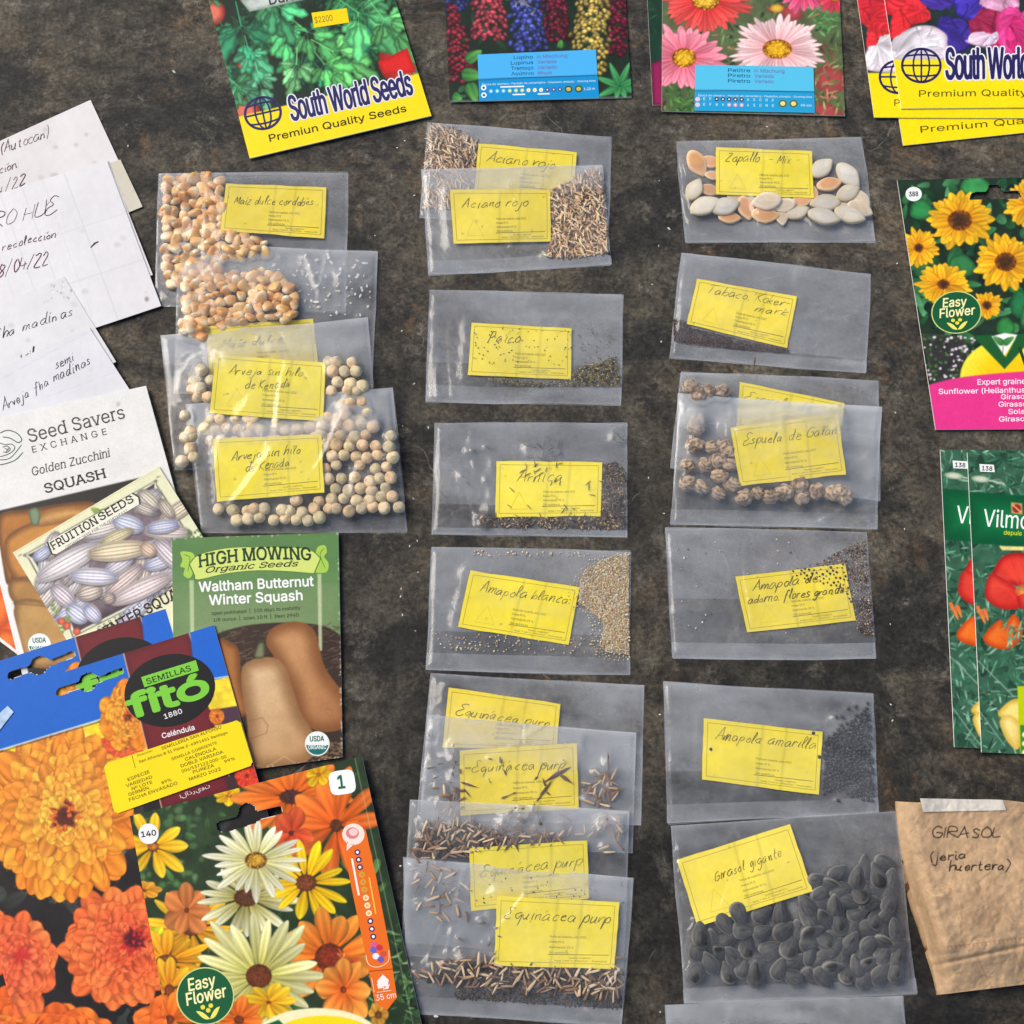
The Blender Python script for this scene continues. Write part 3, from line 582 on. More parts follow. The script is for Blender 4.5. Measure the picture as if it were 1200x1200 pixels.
# ================================================================ clear bags
def blur(H, k):
    for _ in range(k):
        P = np.pad(H, 1, mode='edge'); H = (P[1:-1, 1:-1]*2+P[:-2, 1:-1]+P[2:, 1:-1]+P[1:-1, :-2]+P[1:-1, 2:])/6
    return H
class Bag:
    def __init__(s, q, zt, zb, seed, flap=None, seal=None, h0=.5):
        s.q = np.array(q, float); s.seed = seed; s.zc = np.array([zt, zt, zb, zb] if np.isscalar(zt) else list(zt)+list(zb), float)
        A = np.array([[x, y, x*y, 1] for x, y in s.q]); s.iu = np.linalg.solve(A, np.array([0, 1, 1, 0.])); s.iv = np.linalg.solve(A, np.array([0, 0, 1, 1.]))
        s.hs = []; s.flap = flap; s.seal = seal; s.h0 = h0; s.rng = np.random.default_rng(seed)
    def uv(s, x, y):
        A = np.stack(np.broadcast_arrays(np.asarray(x, float), y, np.asarray(x, float)*y, 1.0), -1); return A@s.iu, A@s.iv
    def zb(s, x, y):
        u, v = s.uv(x, y); z = s.zc; return z[0]*(1-u)*(1-v)+z[1]*u*(1-v)+z[2]*u*v+z[3]*(1-u)*v
    def at(s, u, v):
        q = s.q; u = np.asarray(u, float)[..., None]; v = np.asarray(v, float)[..., None]
        return q[0]*(1-u)*(1-v)+q[1]*u*(1-v)+q[2]*u*v+q[3]*(1-u)*v
    def add(s, kind, x, y, half, zr, thick, label, cat, group, rot=None, name=None, tilt=None, k=None, stretch=1.0, r=None):
        """a seed lying in the bag: zr = its middle above the lower film in mm"""
        k = s.rng.integers(0, len(PROTO[kind])) if k is None else k; rot = s.rng.uniform(0, 6.28) if rot is None else rot; tilt = s.rng.normal(0, .25) if tilt is None else tilt
        put(kind, int(k), x, y, float(s.zb(x, y))+zr, half, rot, label, cat, group, name, tilt, stretch)
        s.hs.append((x, y, zr+thick, half if r is None else r))
    def film(s, par, name, dz, hz, seed, u0=0, u1=1, v0=0, v1=1, H=False, wob=.12, ncr=6, edge=.08, veil=0.0, veil_v=.3):
        """one film; hz = base haze; H: drape over the contents"""
        wp = np.linalg.norm(s.q[1]-s.q[0])*(u1-u0); hp = np.linalg.norm(s.q[3]-s.q[0])*(v1-v0); nu, nv = int(wp/2.2)+6, int(hp/2.2)+6
        U, V = np.meshgrid(np.linspace(u0, u1, nu+1), np.linspace(v0, v1, nv+1)); rng = np.random.default_rng(seed)
        # slightly uneven outline
        P = s.at(U, V); X, Y = P[..., 0].copy(), P[..., 1].copy()
        cx, cy = s.q.mean(0)
        X += 2.2*(vnoise(V*3, V*0+seed, 1.0, seed)-.5)*np.sign(U-.5)*np.abs(U-.5)*2; Y += 2.8*(vnoise(U*3, U*0+seed+9, 1.0, seed)-.5)*np.sign(V-.5)*np.abs(V-.5)*2
        z = s.zc; Z = z[0]*(1-U)*(1-V)+z[1]*U*(1-V)+z[2]*U*V+z[3]*(1-U)*V
        E = np.minimum(np.minimum(U, 1-U)*wp/(u1-u0), np.minimum(V, 1-V)*hp/(v1-v0)); em = sstep(0, 7, E)
        top = np.zeros_like(Z)
        if H:
            G = np.zeros_like(Z)
            for x, y, h, r in s.hs:
                D = (X-x)**2+(Y-y)**2; G = np.maximum(G, np.where(D < (r+1.5)**2, h, 0))
            B = np.maximum(G, blur(G, 14)*.98); B = np.maximum(B, blur(B, 10)*1.02); top = blur(B, 5)+.35+s.h0*em; top = np.maximum(top*np.maximum(em, .25), np.where(G > 0, G+.25, 0))
        sm = fbm(X*.5+Y*.35, Y*1.5-X*.4, 34, seed+5)-.47; hz_ = hz*np.clip(.62+.8*fbm(X, Y, 60, seed)+2.1*sm+.6*(fbm(X, Y, 13, seed+8)-.47), .2, 2.2)  # smears in the haze imitate blotchy reflections on the film
        cr = np.zeros_like(Z); cz = np.zeros_like(Z)
        for i in range(ncr):
            a = rng.uniform(0, 1, 2); an = rng.uniform(0, np.pi); L = rng.uniform(.15, .5); px, py = s.at(np.array(u0+(u1-u0)*a[0]), np.array(v0+(v1-v0)*a[1]))
            c, k = math.cos(an), math.sin(an); al = ((X-px)*c+(Y-py)*k)/(L*wp); ac = -(X-px)*k+(Y-py)*c+6*np.sin(al*3)
            wd = rng.uniform(2, 6); m = np.exp(-(ac/wd)**2)*np.exp(-al*al*3); cr += m*rng.uniform(-.06, .22); cz += m*rng.uniform(-.6, 1.1)
        hz_ = hz_+cr*hz*2.6+edge*np.exp(-E/1.6)+edge*.35*np.exp(-E/7.0)+(.16*np.exp(-V*hp/9.0)*sstep(-.1, .5, np.sin(U*4+seed))*(v0 == 0) if H else 0)  # creases and edges whiter; front film's top band is a painted glossy sheen
        if veil: hz_ = hz_+veil*sstep(veil_v+.10, veil_v-.06, V+.10*(fbm(X, Y, 40, seed+4)-.47))*(.8+.8*(fbm(X*.3+Y, Y-X*.3, 24, seed+2)-.4))
        Z = Z+dz+top+em*(wob*6*(fbm(X, Y, 34, seed+3)-.47)+cz*(1 if H else .25)); 
        if not H: Z = np.minimum(Z, s_z(z, U, V)+dz+.1) if dz <= 0 else Z
        Z = np.maximum(Z, .12)
        r = nu+1; i = (np.arange(nv)[:, None]*r+np.arange(nu)[None, :]).ravel()
        return mesh_obj(name, W(X, Y, Z*MM).reshape(-1, 3), [np.stack([i+r, i+r+1, i+1, i], 1)], M_FILM, par, None, True, np.clip(hz_, 0, .8).ravel())
    def build(s, label, group, front=.06, back=.23, flap_h=.12, ncr=6, flap=None, veil=0.0, veil_v=.3):
        s.flap = flap or s.flap
        par = thing('seed_bag', label, 'plastic bag', base_of(s.q, float(s.zc.min()*MM)), group)
        s.film(par, 'back_film', 0, back, s.seed*13+1, ncr=2, wob=.02)
        s.film(par, 'front_film', 0, front, s.seed*13+2, H=True, ncr=ncr*2, wob=.2, veil=veil, veil_v=veil_v)
        if s.flap: s.film(par, 'folded_flap', -.08, flap_h, s.seed*13+3, .0, 1.0, 0.0, s.flap, ncr=1, wob=.0, edge=.02)
        if s.seal: s.film(par, 'seal_strip', .35, .17, s.seed*13+4, 0.0, 1.0, s.seal, 1.0, ncr=3, wob=.03, edge=.08)
        return par
def s_z(z, U, V): return z[0]*(1-U)*(1-V)+z[1]*U*(1-V)+z[2]*U*V+z[3]*(1-U)*V
YEL = (247, 227, 62); INK = (92, 84, 36)
def card(bag, q, lines, hz, label, seed=1, ink=INK, small=True, tri=True, wd=.74, specks=0):
    """a handwritten yellow card inside a bag. lines: (text, u0, v0, u1, v1, x-height px); hz = mm above the lower film at the four corners"""
    z = [float(bag.zb(*p))+h for p, h in zip(q, hz if not np.isscalar(hz) else [hz]*4)]
    r = R_(seed*7); q = [(x+r.normal(0, .8), y+r.normal(0, .8)) for x, y in q]; z = [v+abs(r.normal(0, .25)) for v in z]
    S = Sheet(q, z, 1.6, bulge=.3, base=YEL); F = oriented(q); S.X += .7*(vnoise(S.V*6, S.V*0+seed, 1.0, seed)-.5); S.Y += .9*(vnoise(S.U*6, S.U*0+seed, 1.0, seed+3)-.5)
    S.tone(.14, 40, seed); S.tone(.06, 5, seed+1); e = np.minimum(np.minimum(S.U, 1-S.U), np.minimum(S.V, 1-S.V)*.55)
    for sd in range(2): S.C *= (1-.09*np.exp(-((S.U-.5-.2*sd+.03*S.V)/.012)**2))[..., None]      # faint fold
    i0, i1, j0, j1 = .035, .965, .065, .935; fr = (164, 146, 36)
    for a, b in (((i0, j0), (i1, j0)), ((i1, j0), (i1, j1)), ((i1, j1), (i0, j1)), ((i0, j1), (i0, j0))): S.ribbon([F(*a), F(*b)], .6, fr, .05, False)
    g = (104, 94, 30)
    if small:
        for k, t in enumerate(('Fecha de cosecha: Julio 2022', 'Pureza 99 %', 'Germinación 95 %', 'Sin químicos')):
            v = .565+.078*k; S.text(t, F(.45, v), F(.45+[.30, .12, .2, .16][k], v), 2.5, g, lift=.05)
        S.ribbon([F(.44, .815), F(.945, .80)], .7, (110, 100, 30), .05, False)
        S.text('Huerto orgánico', F(.62, .868), F(.8, .862), 1.8, g, lift=.05); S.text('Ruta 7 km 4, Villarrica - Araucanía', F(.5, .912), F(.93, .905), 1.8, g, lift=.05)
    S.C *= R_(seed+40).uniform(.95, 1.01)*np.array([1, R_(seed+41).uniform(.98, 1.01), R_(seed+42).uniform(.7, 1.25)])
    if tri and seed % 3: 
        for a, b in (((.14, .86), (.22, .55)), ((.22, .55), (.31, .86)), ((.31, .86), (.14, .86))): S.ribbon([F(*a), F(*b)], .6, (226, 204, 36), .05, False)
    for k, (t, u0, v0, u1, v1, xh) in enumerate(lines): S.hand(t, F(u0, v0), F(u1, v1), xh, ink, wd, seed=seed+k*5)
    for _ in range(int(r.integers(2, 7))): c = F(r.uniform(.04, .96), r.uniform(.05, .95)); S.ell(c[0], c[1], r.uniform(.5, 1.6), r.uniform(.4, 1.0), r.uniform(0, 3), (120, 104, 50), a=.6, soft=.6)
    o = S.build('label_card', M_CARD); tag(o, label, 'label card', 'handwritten yellow cards in the clear bags')
    for u in np.linspace(0, 1, 15):
        for v in np.linspace(0, 1, 9):
            p = F(u, v); h = hz if np.isscalar(hz) else (hz[0]*(1-u)*(1-v)+hz[1]*u*(1-v)+hz[2]*u*v+hz[3]*(1-u)*v); bag.hs.append((p[0], p[1], h+.35, 7))
    return o
R_ = np.random.default_rng
GB = 'clear seed bags laid in three columns'

# ---- first column: two bags of corn, two of peas
b = Bag([(186, 202), (408, 202), (405.5, 366), (181, 360)], .2, .2, 11, None, None)
cq = [(264.7, 214), (384, 218), (380, 280), (259, 271)]; lab = 'amber dried corn kernel in the topmost corn bag'; gr = 'corn kernels in the topmost corn bag'
for x, y in scatter([(194, 209), (259, 209), (262, 262), (275, 274), (318, 280), (314, 298), (262, 304), (226, 316), (214, 338), (196, 337), (192, 300)], 8.4, 120, R_(1), [shrink(cq, .88)]):
    b.add('corn_kernel', x, y, 8.5*b.rng.uniform(.78, 1.12), 2.0+b.rng.uniform(0, 2.0), 2.0, lab, 'corn kernel', gr, tilt=b.rng.normal(0, .5))
card(b, cq, [('Maíz dulce cordobés', .1, .42, .88, .36, 4.8)], [5.2, 1.2, 1.2, 5.2], 'yellow card with faded pencil writing in the topmost corn bag', 3)
b.build('clear plastic bag of amber corn with its yellow card fully uncovered', GB, back=.19)
b = Bag([(210, 283), (442, 295), (436, 468), (203, 462)], [3.5, 1.5], [.3, .3], 12)
cq = [(242, 382), (367, 374), (374, 438), (246, 446)]; lab = 'amber dried corn kernel in the lower corn bag above the peas'; gr = 'corn kernels in the lower corn bag'
for x, y in scatter([(219, 322), (240, 312), (285, 322), (306, 314), (318, 318), (330, 330), (344, 342), (346, 372), (240, 384), (240, 394), (213, 394), (217, 350)], 8.4, 100, R_(2)):
    b.add('corn_kernel', x, y, 8.5*b.rng.uniform(.78, 1.12), 2.0+b.rng.uniform(0, 2.2), 2.0, lab, 'corn kernel', gr, tilt=b.rng.normal(0, .5))
for x, y in scatter([(322, 292), (372, 298), (438, 305), (434, 372), (352, 372), (345, 335), (310, 308)], 5.5, 62, R_(3)):
    b.add('husk_flake', x, y, b.rng.uniform(1.2, 4.2), .7, .3, 'pale papery husk flake in the lower corn bag', 'husk flake', 'husk flakes in the lower corn bag')
card(b, cq, [('Maíz dulce', .12, .42, .7, .40, 4.8)], [3.5, 1, 1, 3.5], 'yellow card mostly covered by the upper pea bag, its top edge showing', 4)
b.build('clear plastic bag of corn and pale husk flakes overlapping the topmost corn bag', GB, back=.13, veil=.26, veil_v=.2)

def pea(b, x, y, lab, gr):
    green = b.rng.random() < .12; k = int(b.rng.integers(4, 7) if green else b.rng.integers(0, 4)); r = b.rng.uniform(6.7, 8.2)
    b.add('pea', x, y, r, r*mpp(x, y)/MM*.95+.2, r*mpp(x, y)/MM*.9, f"{'dull green' if green else 'tan'} dried pea in the {lab}", 'pea', f"{'green' if green else 'tan'} peas in the {gr}", tilt=b.rng.uniform(-.6, .6), name='dried_pea')
b = Bag([(188, 393), (431, 372.6), (446, 545), (205, 551)], [5.0, 3.0], [.3, .3], 13)
cq = [(253.6, 414.4), (380.7, 424.8), (377.6, 494), (247, 484)]
for pl, n, s in (([(228, 420), (250, 420), (250, 470), (222, 480), (216, 462)], 9, 21), ([(208, 482), (226, 478), (232, 530), (226, 548), (212, 548)], 8, 22), ([(384, 424), (424, 424), (434, 452), (428, 480), (386, 482)], 12, 23), ([(240, 488), (380, 494), (385, 484), (430, 480), (432, 520), (240, 538)], 32, 24)):
    for x, y in pack(pl, 13.6, R_(s)): pea(b, x, y, 'upper pea bag', 'upper pea bag')
card(b, cq, [('Arveja sin hilo', .13, .32, .8, .27, 5.2), ('de Kenadá', .29, .54, .7, .45, 5.2)], [6.5, 6.5, 6.5, 6.5], 'yellow card naming peas, lower half under the lowest pea bag', 5)
b.build('clear plastic bag of dried peas partly covered by a second pea bag', GB, back=.13, ncr=9, veil=.34, veil_v=.2)
b = Bag([(217.5, 474.6), (460, 455), (478, 624), (235.5, 624)], [7.0, 5.5], [.3, .3], 14)
cq = [(249, 515), (376, 508), (381.5, 578), (254, 588)]
pts = pack([(374, 500), (388, 492), (403, 486), (415, 492), (440, 492), (459, 510), (466, 560), (468, 598), (455, 612), (400, 606), (384, 610), (383, 560)], 14.2, R_(31))+pack([(252, 588), (384, 585), (398, 606), (372, 611), (330, 612), (262, 610), (250, 602)], 14.0, R_(32))
for x, y in pts: pea(b, x, y, 'lowest pea bag', 'lowest pea bag')
card(b, cq, [('Arveja sin hilo', .16, .37, .8, .31, 5.4), ('de Kenada', .28, .56, .7, .50, 5.4)], [7.2, 7.2, 7.6, 7.6], 'yellow card naming peas, whole and uncovered above a row of peas', 6, specks=2)
b.build('clear plastic bag full of round peas just above the green squash packet', GB, back=.13, ncr=9, veil=.36, veil_v=.28)

# ---- second column
def aciano(b, poly, n, seed, lab, gr, avoid=(), extra=0):
    P = scatter(poly, 3.0, n+extra, R_(seed), avoid, 40000); u = R_(seed+1)
    for x, y in P[:n]:
        b.add('cornflower_seed', x, y, u.uniform(5, 7), .8+u.uniform(0, 1.6), .5, lab, 'seed', gr, rot=u.normal(-1.2, .5), tilt=u.normal(0, .2), stretch=.72, r=4)
    P2 = [(x, y) for x, y in scatter(poly, 1.9, 700, R_(seed+3), avoid, 20000)]
    Z = {}
    grains('cornflower_seed_bed', P2, lambda x, y: float(b.zb(x, y))+.6, 1.6, [(220, 188, 142), (190, 152, 112), (232, 206, 166), (150, 114, 84), (120, 92, 70)], lab.replace('slim', 'dense bed of slim').replace(' seed in', ' seeds in'), 'seeds', long=3.2, seed=seed)
b = Bag([(501.7, 143), (716.6, 161.4), (713, 268), (492, 256)], .2, .2, 15)
cq = [(560, 167), (675.5, 179.4), (671.5, 236), (556, 226)]
aciano(b, [(504, 147), (530, 150), (558, 166), (556, 215), (580, 245), (497, 244), (499, 200)], 150, 41, 'slim beige cornflower seed in the upper, partly covered red cornflower bag', 'seeds in the upper red cornflower bag', [shrink(cq, .93)])
card(b, cq, [('Aciano rojo', .1, .34, .8, .38, 5.6)], 1.6, 'yellow card lettered Aciano rojo, its lower half under another bag', 7)
b.build('clear plastic bag of slim beige seeds tucked under the next bag, below the parsley packet', GB, flap=.62)
b = Bag([(493.4, 199), (706.4, 193), (716.6, 311), (502.3, 323)], 2.6, .2, 16, None, .87)
cq = [(528, 222), (643.6, 222), (645, 282), (531, 284)]
aciano(b, [(646, 222), (668, 212), (684, 202), (704, 198), (708, 240), (713, 298), (690, 300), (640, 302), (646, 280)], 150, 43, 'slim beige cornflower seed in the lower, uncovered red cornflower bag', 'seeds in the lower red cornflower bag', [shrink(cq, .97)])
card(b, cq, [('Aciano rojo', .11, .33, .77, .31, 5.8)], 1.6, 'yellow card lettered Aciano rojo, whole, beside a wedge of slim seeds', 8)
b.build('clear plastic bag with slim beige seeds heaped in a wedge beside its card', GB, front=.05, veil=.22, veil_v=.2)
def stray(b, n, seed, box, size, pal, label, nm='loose_seed_dust', zr=.6, long=1.6):
    u = R_(seed); P = [tuple(b.at(np.array(u.uniform(box[0], box[2])), np.array(u.uniform(box[1], box[3])))) for _ in range(n)]
    grains(nm, P, lambda x, y: float(b.zb(x, y))+zr, size, pal, label, 'seed dust', long=long, seed=seed)
b = Bag([(504, 340), (730, 345.5), (728, 475), (498.5, 471)], .2, .2, 17, .645, .85)
cq = [(552, 376), (671, 384.8), (668, 443.7), (547, 439)]
P = scatter([(566, 442), (640, 448), (668, 444), (676, 432), (700, 424), (722, 418), (727, 452), (650, 453), (600, 452)], 1.8, 1300, R_(51), [], 26000)
grains('goosefoot_seed_heap', P, lambda x, y: float(b.zb(x, y))+1.4+.5*math.sin(x*3+y), 1.05, [(172, 156, 104), (146, 130, 84), (112, 100, 68), (190, 176, 124), (84, 76, 56)], 'olive brown fine seeds along the bottom of the Paico bag', 'seeds', long=1.3, seed=1)
card(b, cq, [('Paicó', .17, .36, .5, .33, 7.0)], .9, 'yellow card lettered Paico dotted with tiny seeds', 9, wd=.8)
stray(b, 120, 6, (.2, .3, .97, .65), .65, [(70, 62, 40), (110, 96, 56), (50, 44, 30)], 'tiny loose seeds scattered over the Paico card', zr=1.75)
b.build('clear plastic bag with a thin line of olive brown seeds, lettered Paico', GB, flap_h=.20, back=.13)
b = Bag([(509.4, 495.4), (735, 496), (735, 630), (506, 626.6)], .2, .2, 18, .725, .94)
cq = [(582, 541), (705, 542), (703, 606), (580, 606)]
card(b, cq, [('Árnica'.replace('Á', 'A'), .19, .37, .63, .36, 7.2)], .9, 'yellow card lettered Arnica crossed by dark needle seeds', 10, wd=.8)
u = R_(61); la, ga = 'dark needle-like seed in the Arnica bag', 'needle seeds in the Arnica bag'
for pl, n, dd in (([(706, 545), (722, 540), (733, 560), (732, 616), (700, 620), (706, 600)], 70, 2.6), ([(562, 606), (575, 598), (585, 607), (700, 607), (705, 618), (560, 618)], 75, 2.6), ([(620, 518), (660, 520), (660, 546), (615, 548)], 16, 4), ([(720, 505), (732, 508), (732, 525), (718, 520)], 5, 5)):
    for x, y in scatter(pl, dd, n, R_(int(pl[0][0]))): b.add('arnica_seed', x, y, u.uniform(4, 6.5), 1.5+u.uniform(0, .5), .3, la, 'seed', ga, rot=u.normal(-1.0, .7) if x > 700 else None, r=3)
for x, y in [(552, 527), (556, 528), (571, 524), (600, 574), (597, 593), (620, 594), (690, 571), (694, 580), (689, 566), (651, 563), (656, 566), (646, 566), (605, 604), (633, 604), (668, 602), (672, 596), (685, 604), (660, 598), (663, 594), (628, 545), (630, 551), (634, 555), (626, 553), (652, 545), (640, 550), (612, 552), (618, 556), (570, 562), (542, 558), (548, 566)]: b.add('arnica_seed', x, y, u.uniform(3.6, 5.4), 1.75, .3, la, 'seed', ga, r=3)
P = scatter([(706, 545), (722, 540), (734, 556), (732, 618), (700, 620), (706, 600)], 2.4, 230, R_(62), [], 14000)
grains('arnica_seed_bed', P, lambda x, y: float(b.zb(x, y))+.7, 1.0, [(104, 84, 66), (140, 112, 84), (70, 58, 48), (186, 156, 118)], 'bed of thin brown seeds at the end of the Arnica bag', 'seeds', long=3.6, seed=9)
stray(b, 300, 8, (.24, .83, .98, .93), 1.0, [(184, 154, 116), (120, 98, 74), (204, 176, 136), (84, 70, 56)], 'fine brown seed litter along the Arnica bag seam', zr=.8, long=3.0)
b.build('clear plastic bag of dark needle seeds, lettered Arnica', GB, flap_h=.20, back=.13)
b = Bag([(506, 641), (738.8, 646), (738, 792), (499.4, 785)], .2, .2, 19, .68, .86)
cq = [(551, 669), (677, 689.5), (665.7, 756), (536.8, 734)]
P = scatter([(680, 682), (686, 668), (702, 658), (722, 650), (737, 649), (737, 767), (710, 764), (702, 756), (708, 738), (706, 724), (694, 714), (678, 706)], 1.25, 4200, R_(71), [], 60000)+[(x, y) for x, y in scatter([(664, 690), (690, 655), (738, 646), (738, 775), (700, 772), (692, 740), (690, 722), (666, 712)], 3.2, 420, R_(73), [], 9000)]
grains('white_poppy_seed_heap', P, lambda x, y: float(b.zb(x, y))+1.2+.4*math.sin(x*2.3+y*1.7), .92, [(244, 222, 184), (232, 206, 164), (250, 234, 204), (218, 186, 144), (252, 240, 216)], 'fine beige seeds heaped at the end of the Amapola blanca bag', 'seeds', long=1.2, seed=2)
P = scatter([(681, 684), (700, 662), (736, 652), (736, 764), (706, 758), (710, 730), (680, 706)], 1.6, 2600, R_(72), [], 30000)
grains('white_poppy_seed_bed', P, lambda x, y: float(b.zb(x, y))+.6, 1.4, [(232, 206, 166), (214, 184, 144)], 'lower layer of fine beige seeds in the Amapola blanca bag', 'seeds', seed=3)
card(b, cq, [('Amapola blanca', .12, .33, .93, .33, 6.4)], .9, 'yellow card lettered Amapola blanca, tilted, beside a beige seed heap', 11, wd=.8)
stray(b, 120, 10, (.03, .7, .85, .84), .9, [(206, 176, 134), (226, 204, 168)], 'loose beige seeds scattered along the bottom of the Amapola blanca bag', zr=.7)
stray(b, 40, 11, (.2, .02, .8, .06), .9, [(226, 204, 168)], 'loose beige seeds along the top edge of the Amapola blanca bag', zr=.6)
b.build('clear plastic bag with a heap of very fine beige seeds, lettered Amapola blanca', GB, flap_h=.20, back=.13)
# four coneflower bags overlapping downwards
def echi(b, poly, n, dist, seed, lab, gr, avoid=(), zr=1.6):
    u = R_(seed)
    for x, y in scatter(poly, dist, n, R_(seed+100), avoid):
        b.add('coneflower_seed', x, y, u.uniform(5.6, 9), zr+u.uniform(0, 1.6), .7, lab, 'seed', gr, tilt=u.normal(0, .4), stretch=u.uniform(.5, .85), r=5)
def chips(b, poly, n, dist, seed, where, size=(4, 9), zr=2.4):
    u = R_(seed)
    for x, y in scatter(poly, dist, n, R_(seed+100)): b.add('plant_chip', x, y, u.uniform(*size), zr+u.uniform(0, .6), .3, 'dark dry plant chip in the '+where, 'plant chip', 'dry plant chips in the '+where, r=3)
b = Bag([(504, 790), (755.5, 803), (751, 967), (488, 960)], .2, .2, 20, None, None)
card(b, [(527, 806), (658.6, 824), (653, 879), (518, 876)], [('Equinácea purp', .08, .44, .92, .52, 6.0)], 1.2, 'yellow card lettered Equinácea purp in the topmost bag of four', 12, wd=.8)
b.build('topmost of four overlapping coneflower bags, clear plastic with a half covered card', GB, back=.22)
b = Bag([(500, 838), (746.5, 859), (741, 1000), (490, 990)], 2.5, .3, 21)
w2 = 'second coneflower bag from the top of its overlapping stack'
cq = [(538.7, 879), (677, 871), (677.6, 948), (539.6, 956)]
card(b, cq, [('Equinácea purp', .1, .34, .9, .36, 6.4)], 1.6, 'yellow card lettered Equinácea purp strewn with a dark stalk', 13, wd=.8)
echi(b, [(682, 918), (700, 905), (720, 905), (730, 935), (720, 946), (690, 944)], 26, 4.5, 81, 'tan coneflower seed in the '+w2, 'seeds in the '+w2)
echi(b, [(514, 925), (540, 925), (540, 950), (505, 950)], 10, 6, 82, 'tan coneflower seed in the '+w2, 'seeds in the '+w2)
echi(b, [(510, 955), (730, 955), (728, 985), (510, 982)], 36, 8, 83, 'tan coneflower seed in the '+w2, 'seeds in the '+w2)
for x, y, L, a in ((652, 908, 20, -.55), (641, 922, 14, -.9), (713, 893, 15, 1.5), (662, 912, 14, .6), (712, 912, 16, 1.35), (690, 920, 12, -.3), (551, 920, 12, .3), (531, 890, 9, 1.1), (596, 932, 10, -.4), (548, 930, 8, .9), (634, 932, 12, -1.0)):
    b.add('plant_chip', x, y, L, 2.6, .4, 'dark stalk piece in the '+w2, 'stalk piece', 'stalk pieces in the '+w2, rot=-a, name='dry_stalk', stretch=.5, r=4)
chips(b, [(502, 860), (540, 875), (540, 950), (500, 950)], 14, 7, 84, w2, (3, 7)); chips(b, [(545, 880), (675, 880), (675, 945), (545, 945)], 10, 10, 85, w2, (3, 6))
b.build(w2+', strewn with stalks', GB, back=.15, ncr=8, veil=.2, veil_v=.3)
b = Bag([(480, 936), (738, 950), (731, 1141), (470, 1120)], 4.2, .4, 22)
w3 = 'third coneflower bag, the one with seeds above its card'
cq = [(550.5, 994.5), (687.5, 984), (690, 1052), (552.5, 1067)]
P = scatter([(488, 978), (505, 964), (560, 968), (598, 984), (552, 1000), (488, 1004)], 2.8, 260, R_(64), [], 9000)
grains('dark_bits', P, lambda x, y: float(b.zb(x, y))+.5, 1.6, [(84, 64, 48), (110, 86, 64), (58, 46, 38)], 'dark chaff among the tan seeds of the third coneflower bag', 'seed dust', long=2.6, seed=12)
echi(b, [(488, 975), (505, 962), (530, 962), (560, 966), (595, 980), (600, 990), (552, 996), (552, 1008), (486, 1005)], 75, 4.6, 86, 'tan coneflower seed in the '+w3, 'seeds in the '+w3)
echi(b, [(600, 978), (660, 975), (665, 986), (600, 990)], 14, 5, 87, 'tan coneflower seed in the '+w3, 'seeds in the '+w3)
echi(b, [(485, 1015), (545, 1015), (548, 1080), (490, 1075)], 30, 8, 88, 'tan coneflower seed in the '+w3, 'seeds in the '+w3)
echi(b, [(692, 965), (728, 960), (728, 998), (700, 1000)], 9, 7, 89, 'tan coneflower seed in the '+w3, 'seeds in the '+w3)
chips(b, [(486, 960), (545, 950), (600, 960), (670, 975), (620, 988), (550, 996), (486, 1005)], 34, 5, 90, w3, (4, 11)); chips(b, [(590, 945), (640, 945), (660, 965), (590, 960)], 6, 8, 91, w3, (5, 10))
card(b, cq, [('Equinácea purp', .08, .47, .96, .40, 6.6)], 2.2, 'yellow card lettered Equinácea purp below a band of tan seeds', 14, wd=.8)
b.build('clear plastic bag, third coneflower one, its tan seeds lying above the card', GB, back=.13, ncr=8, veil=.16, veil_v=.12)
b = Bag([(472.5, 1005), (742.5, 1028), (729, 1203), (478, 1187)], 5.0, .3, 23, .55, .885)
w4 = 'lowest coneflower bag, the one with seeds below its card'
cq = [(582.5, 1049), (724.5, 1057), (720, 1134.5), (579, 1131)]
card(b, cq, [('Equinácea purp', .06, .32, .94, .33, 7.0)], 1.8, 'yellow card lettered Equinácea purp in the lowest bag, seeds below it', 15, wd=.85)
P = scatter([(500, 1146), (560, 1130), (722, 1138), (727, 1170), (600, 1158), (500, 1150)], 2.4, 520, R_(63), [], 12000)
grains('dark_bits', P, lambda x, y: float(b.zb(x, y))+.5, 1.7, [(60, 46, 36), (84, 64, 48), (44, 36, 32)], 'dark bits added under the tan seeds of the lowest coneflower bag for contrast', 'seed dust', long=2.2, seed=10)  # dark bed added to darken the gaps between the seeds

echi(b, [(484, 1142), (510, 1128), (540, 1120), (578, 1122), (590, 1134), (718, 1138), (728, 1115), (728, 1172), (690, 1166), (600, 1160), (545, 1156), (490, 1148)], 125, 5.2, 92, 'tan coneflower seed in the '+w4, 'seeds in the '+w4)
chips(b, [(545, 1135), (575, 1128), (720, 1136), (726, 1170), (600, 1160), (545, 1156)], 60, 4.5, 93, w4, (4, 9), 1.4); chips(b, [(520, 1095), (560, 1080), (590, 1090), (590, 1122), (540, 1118)], 8, 9, 94, w4, (2, 6))
stray(b, 520, 12, (.22, .80, .99, .885), 1.2, [(60, 46, 36), (96, 74, 56), (40, 34, 30)], 'dark chaff along the seam of the lowest coneflower bag', 'dark_bits', .5, 2.0)
stray(b, 60, 13, (.1, .03, .98, .3), .8, [(50, 44, 36)], 'dark specks near the top of the lowest coneflower bag', 'dark_specks_dust', .5, 1.8)
b.build('lowest of four overlapping coneflower bags, tan seeds and dark chips below its card', GB, flap_h=.12, back=.15, ncr=9, veil=.24, veil_v=.13)

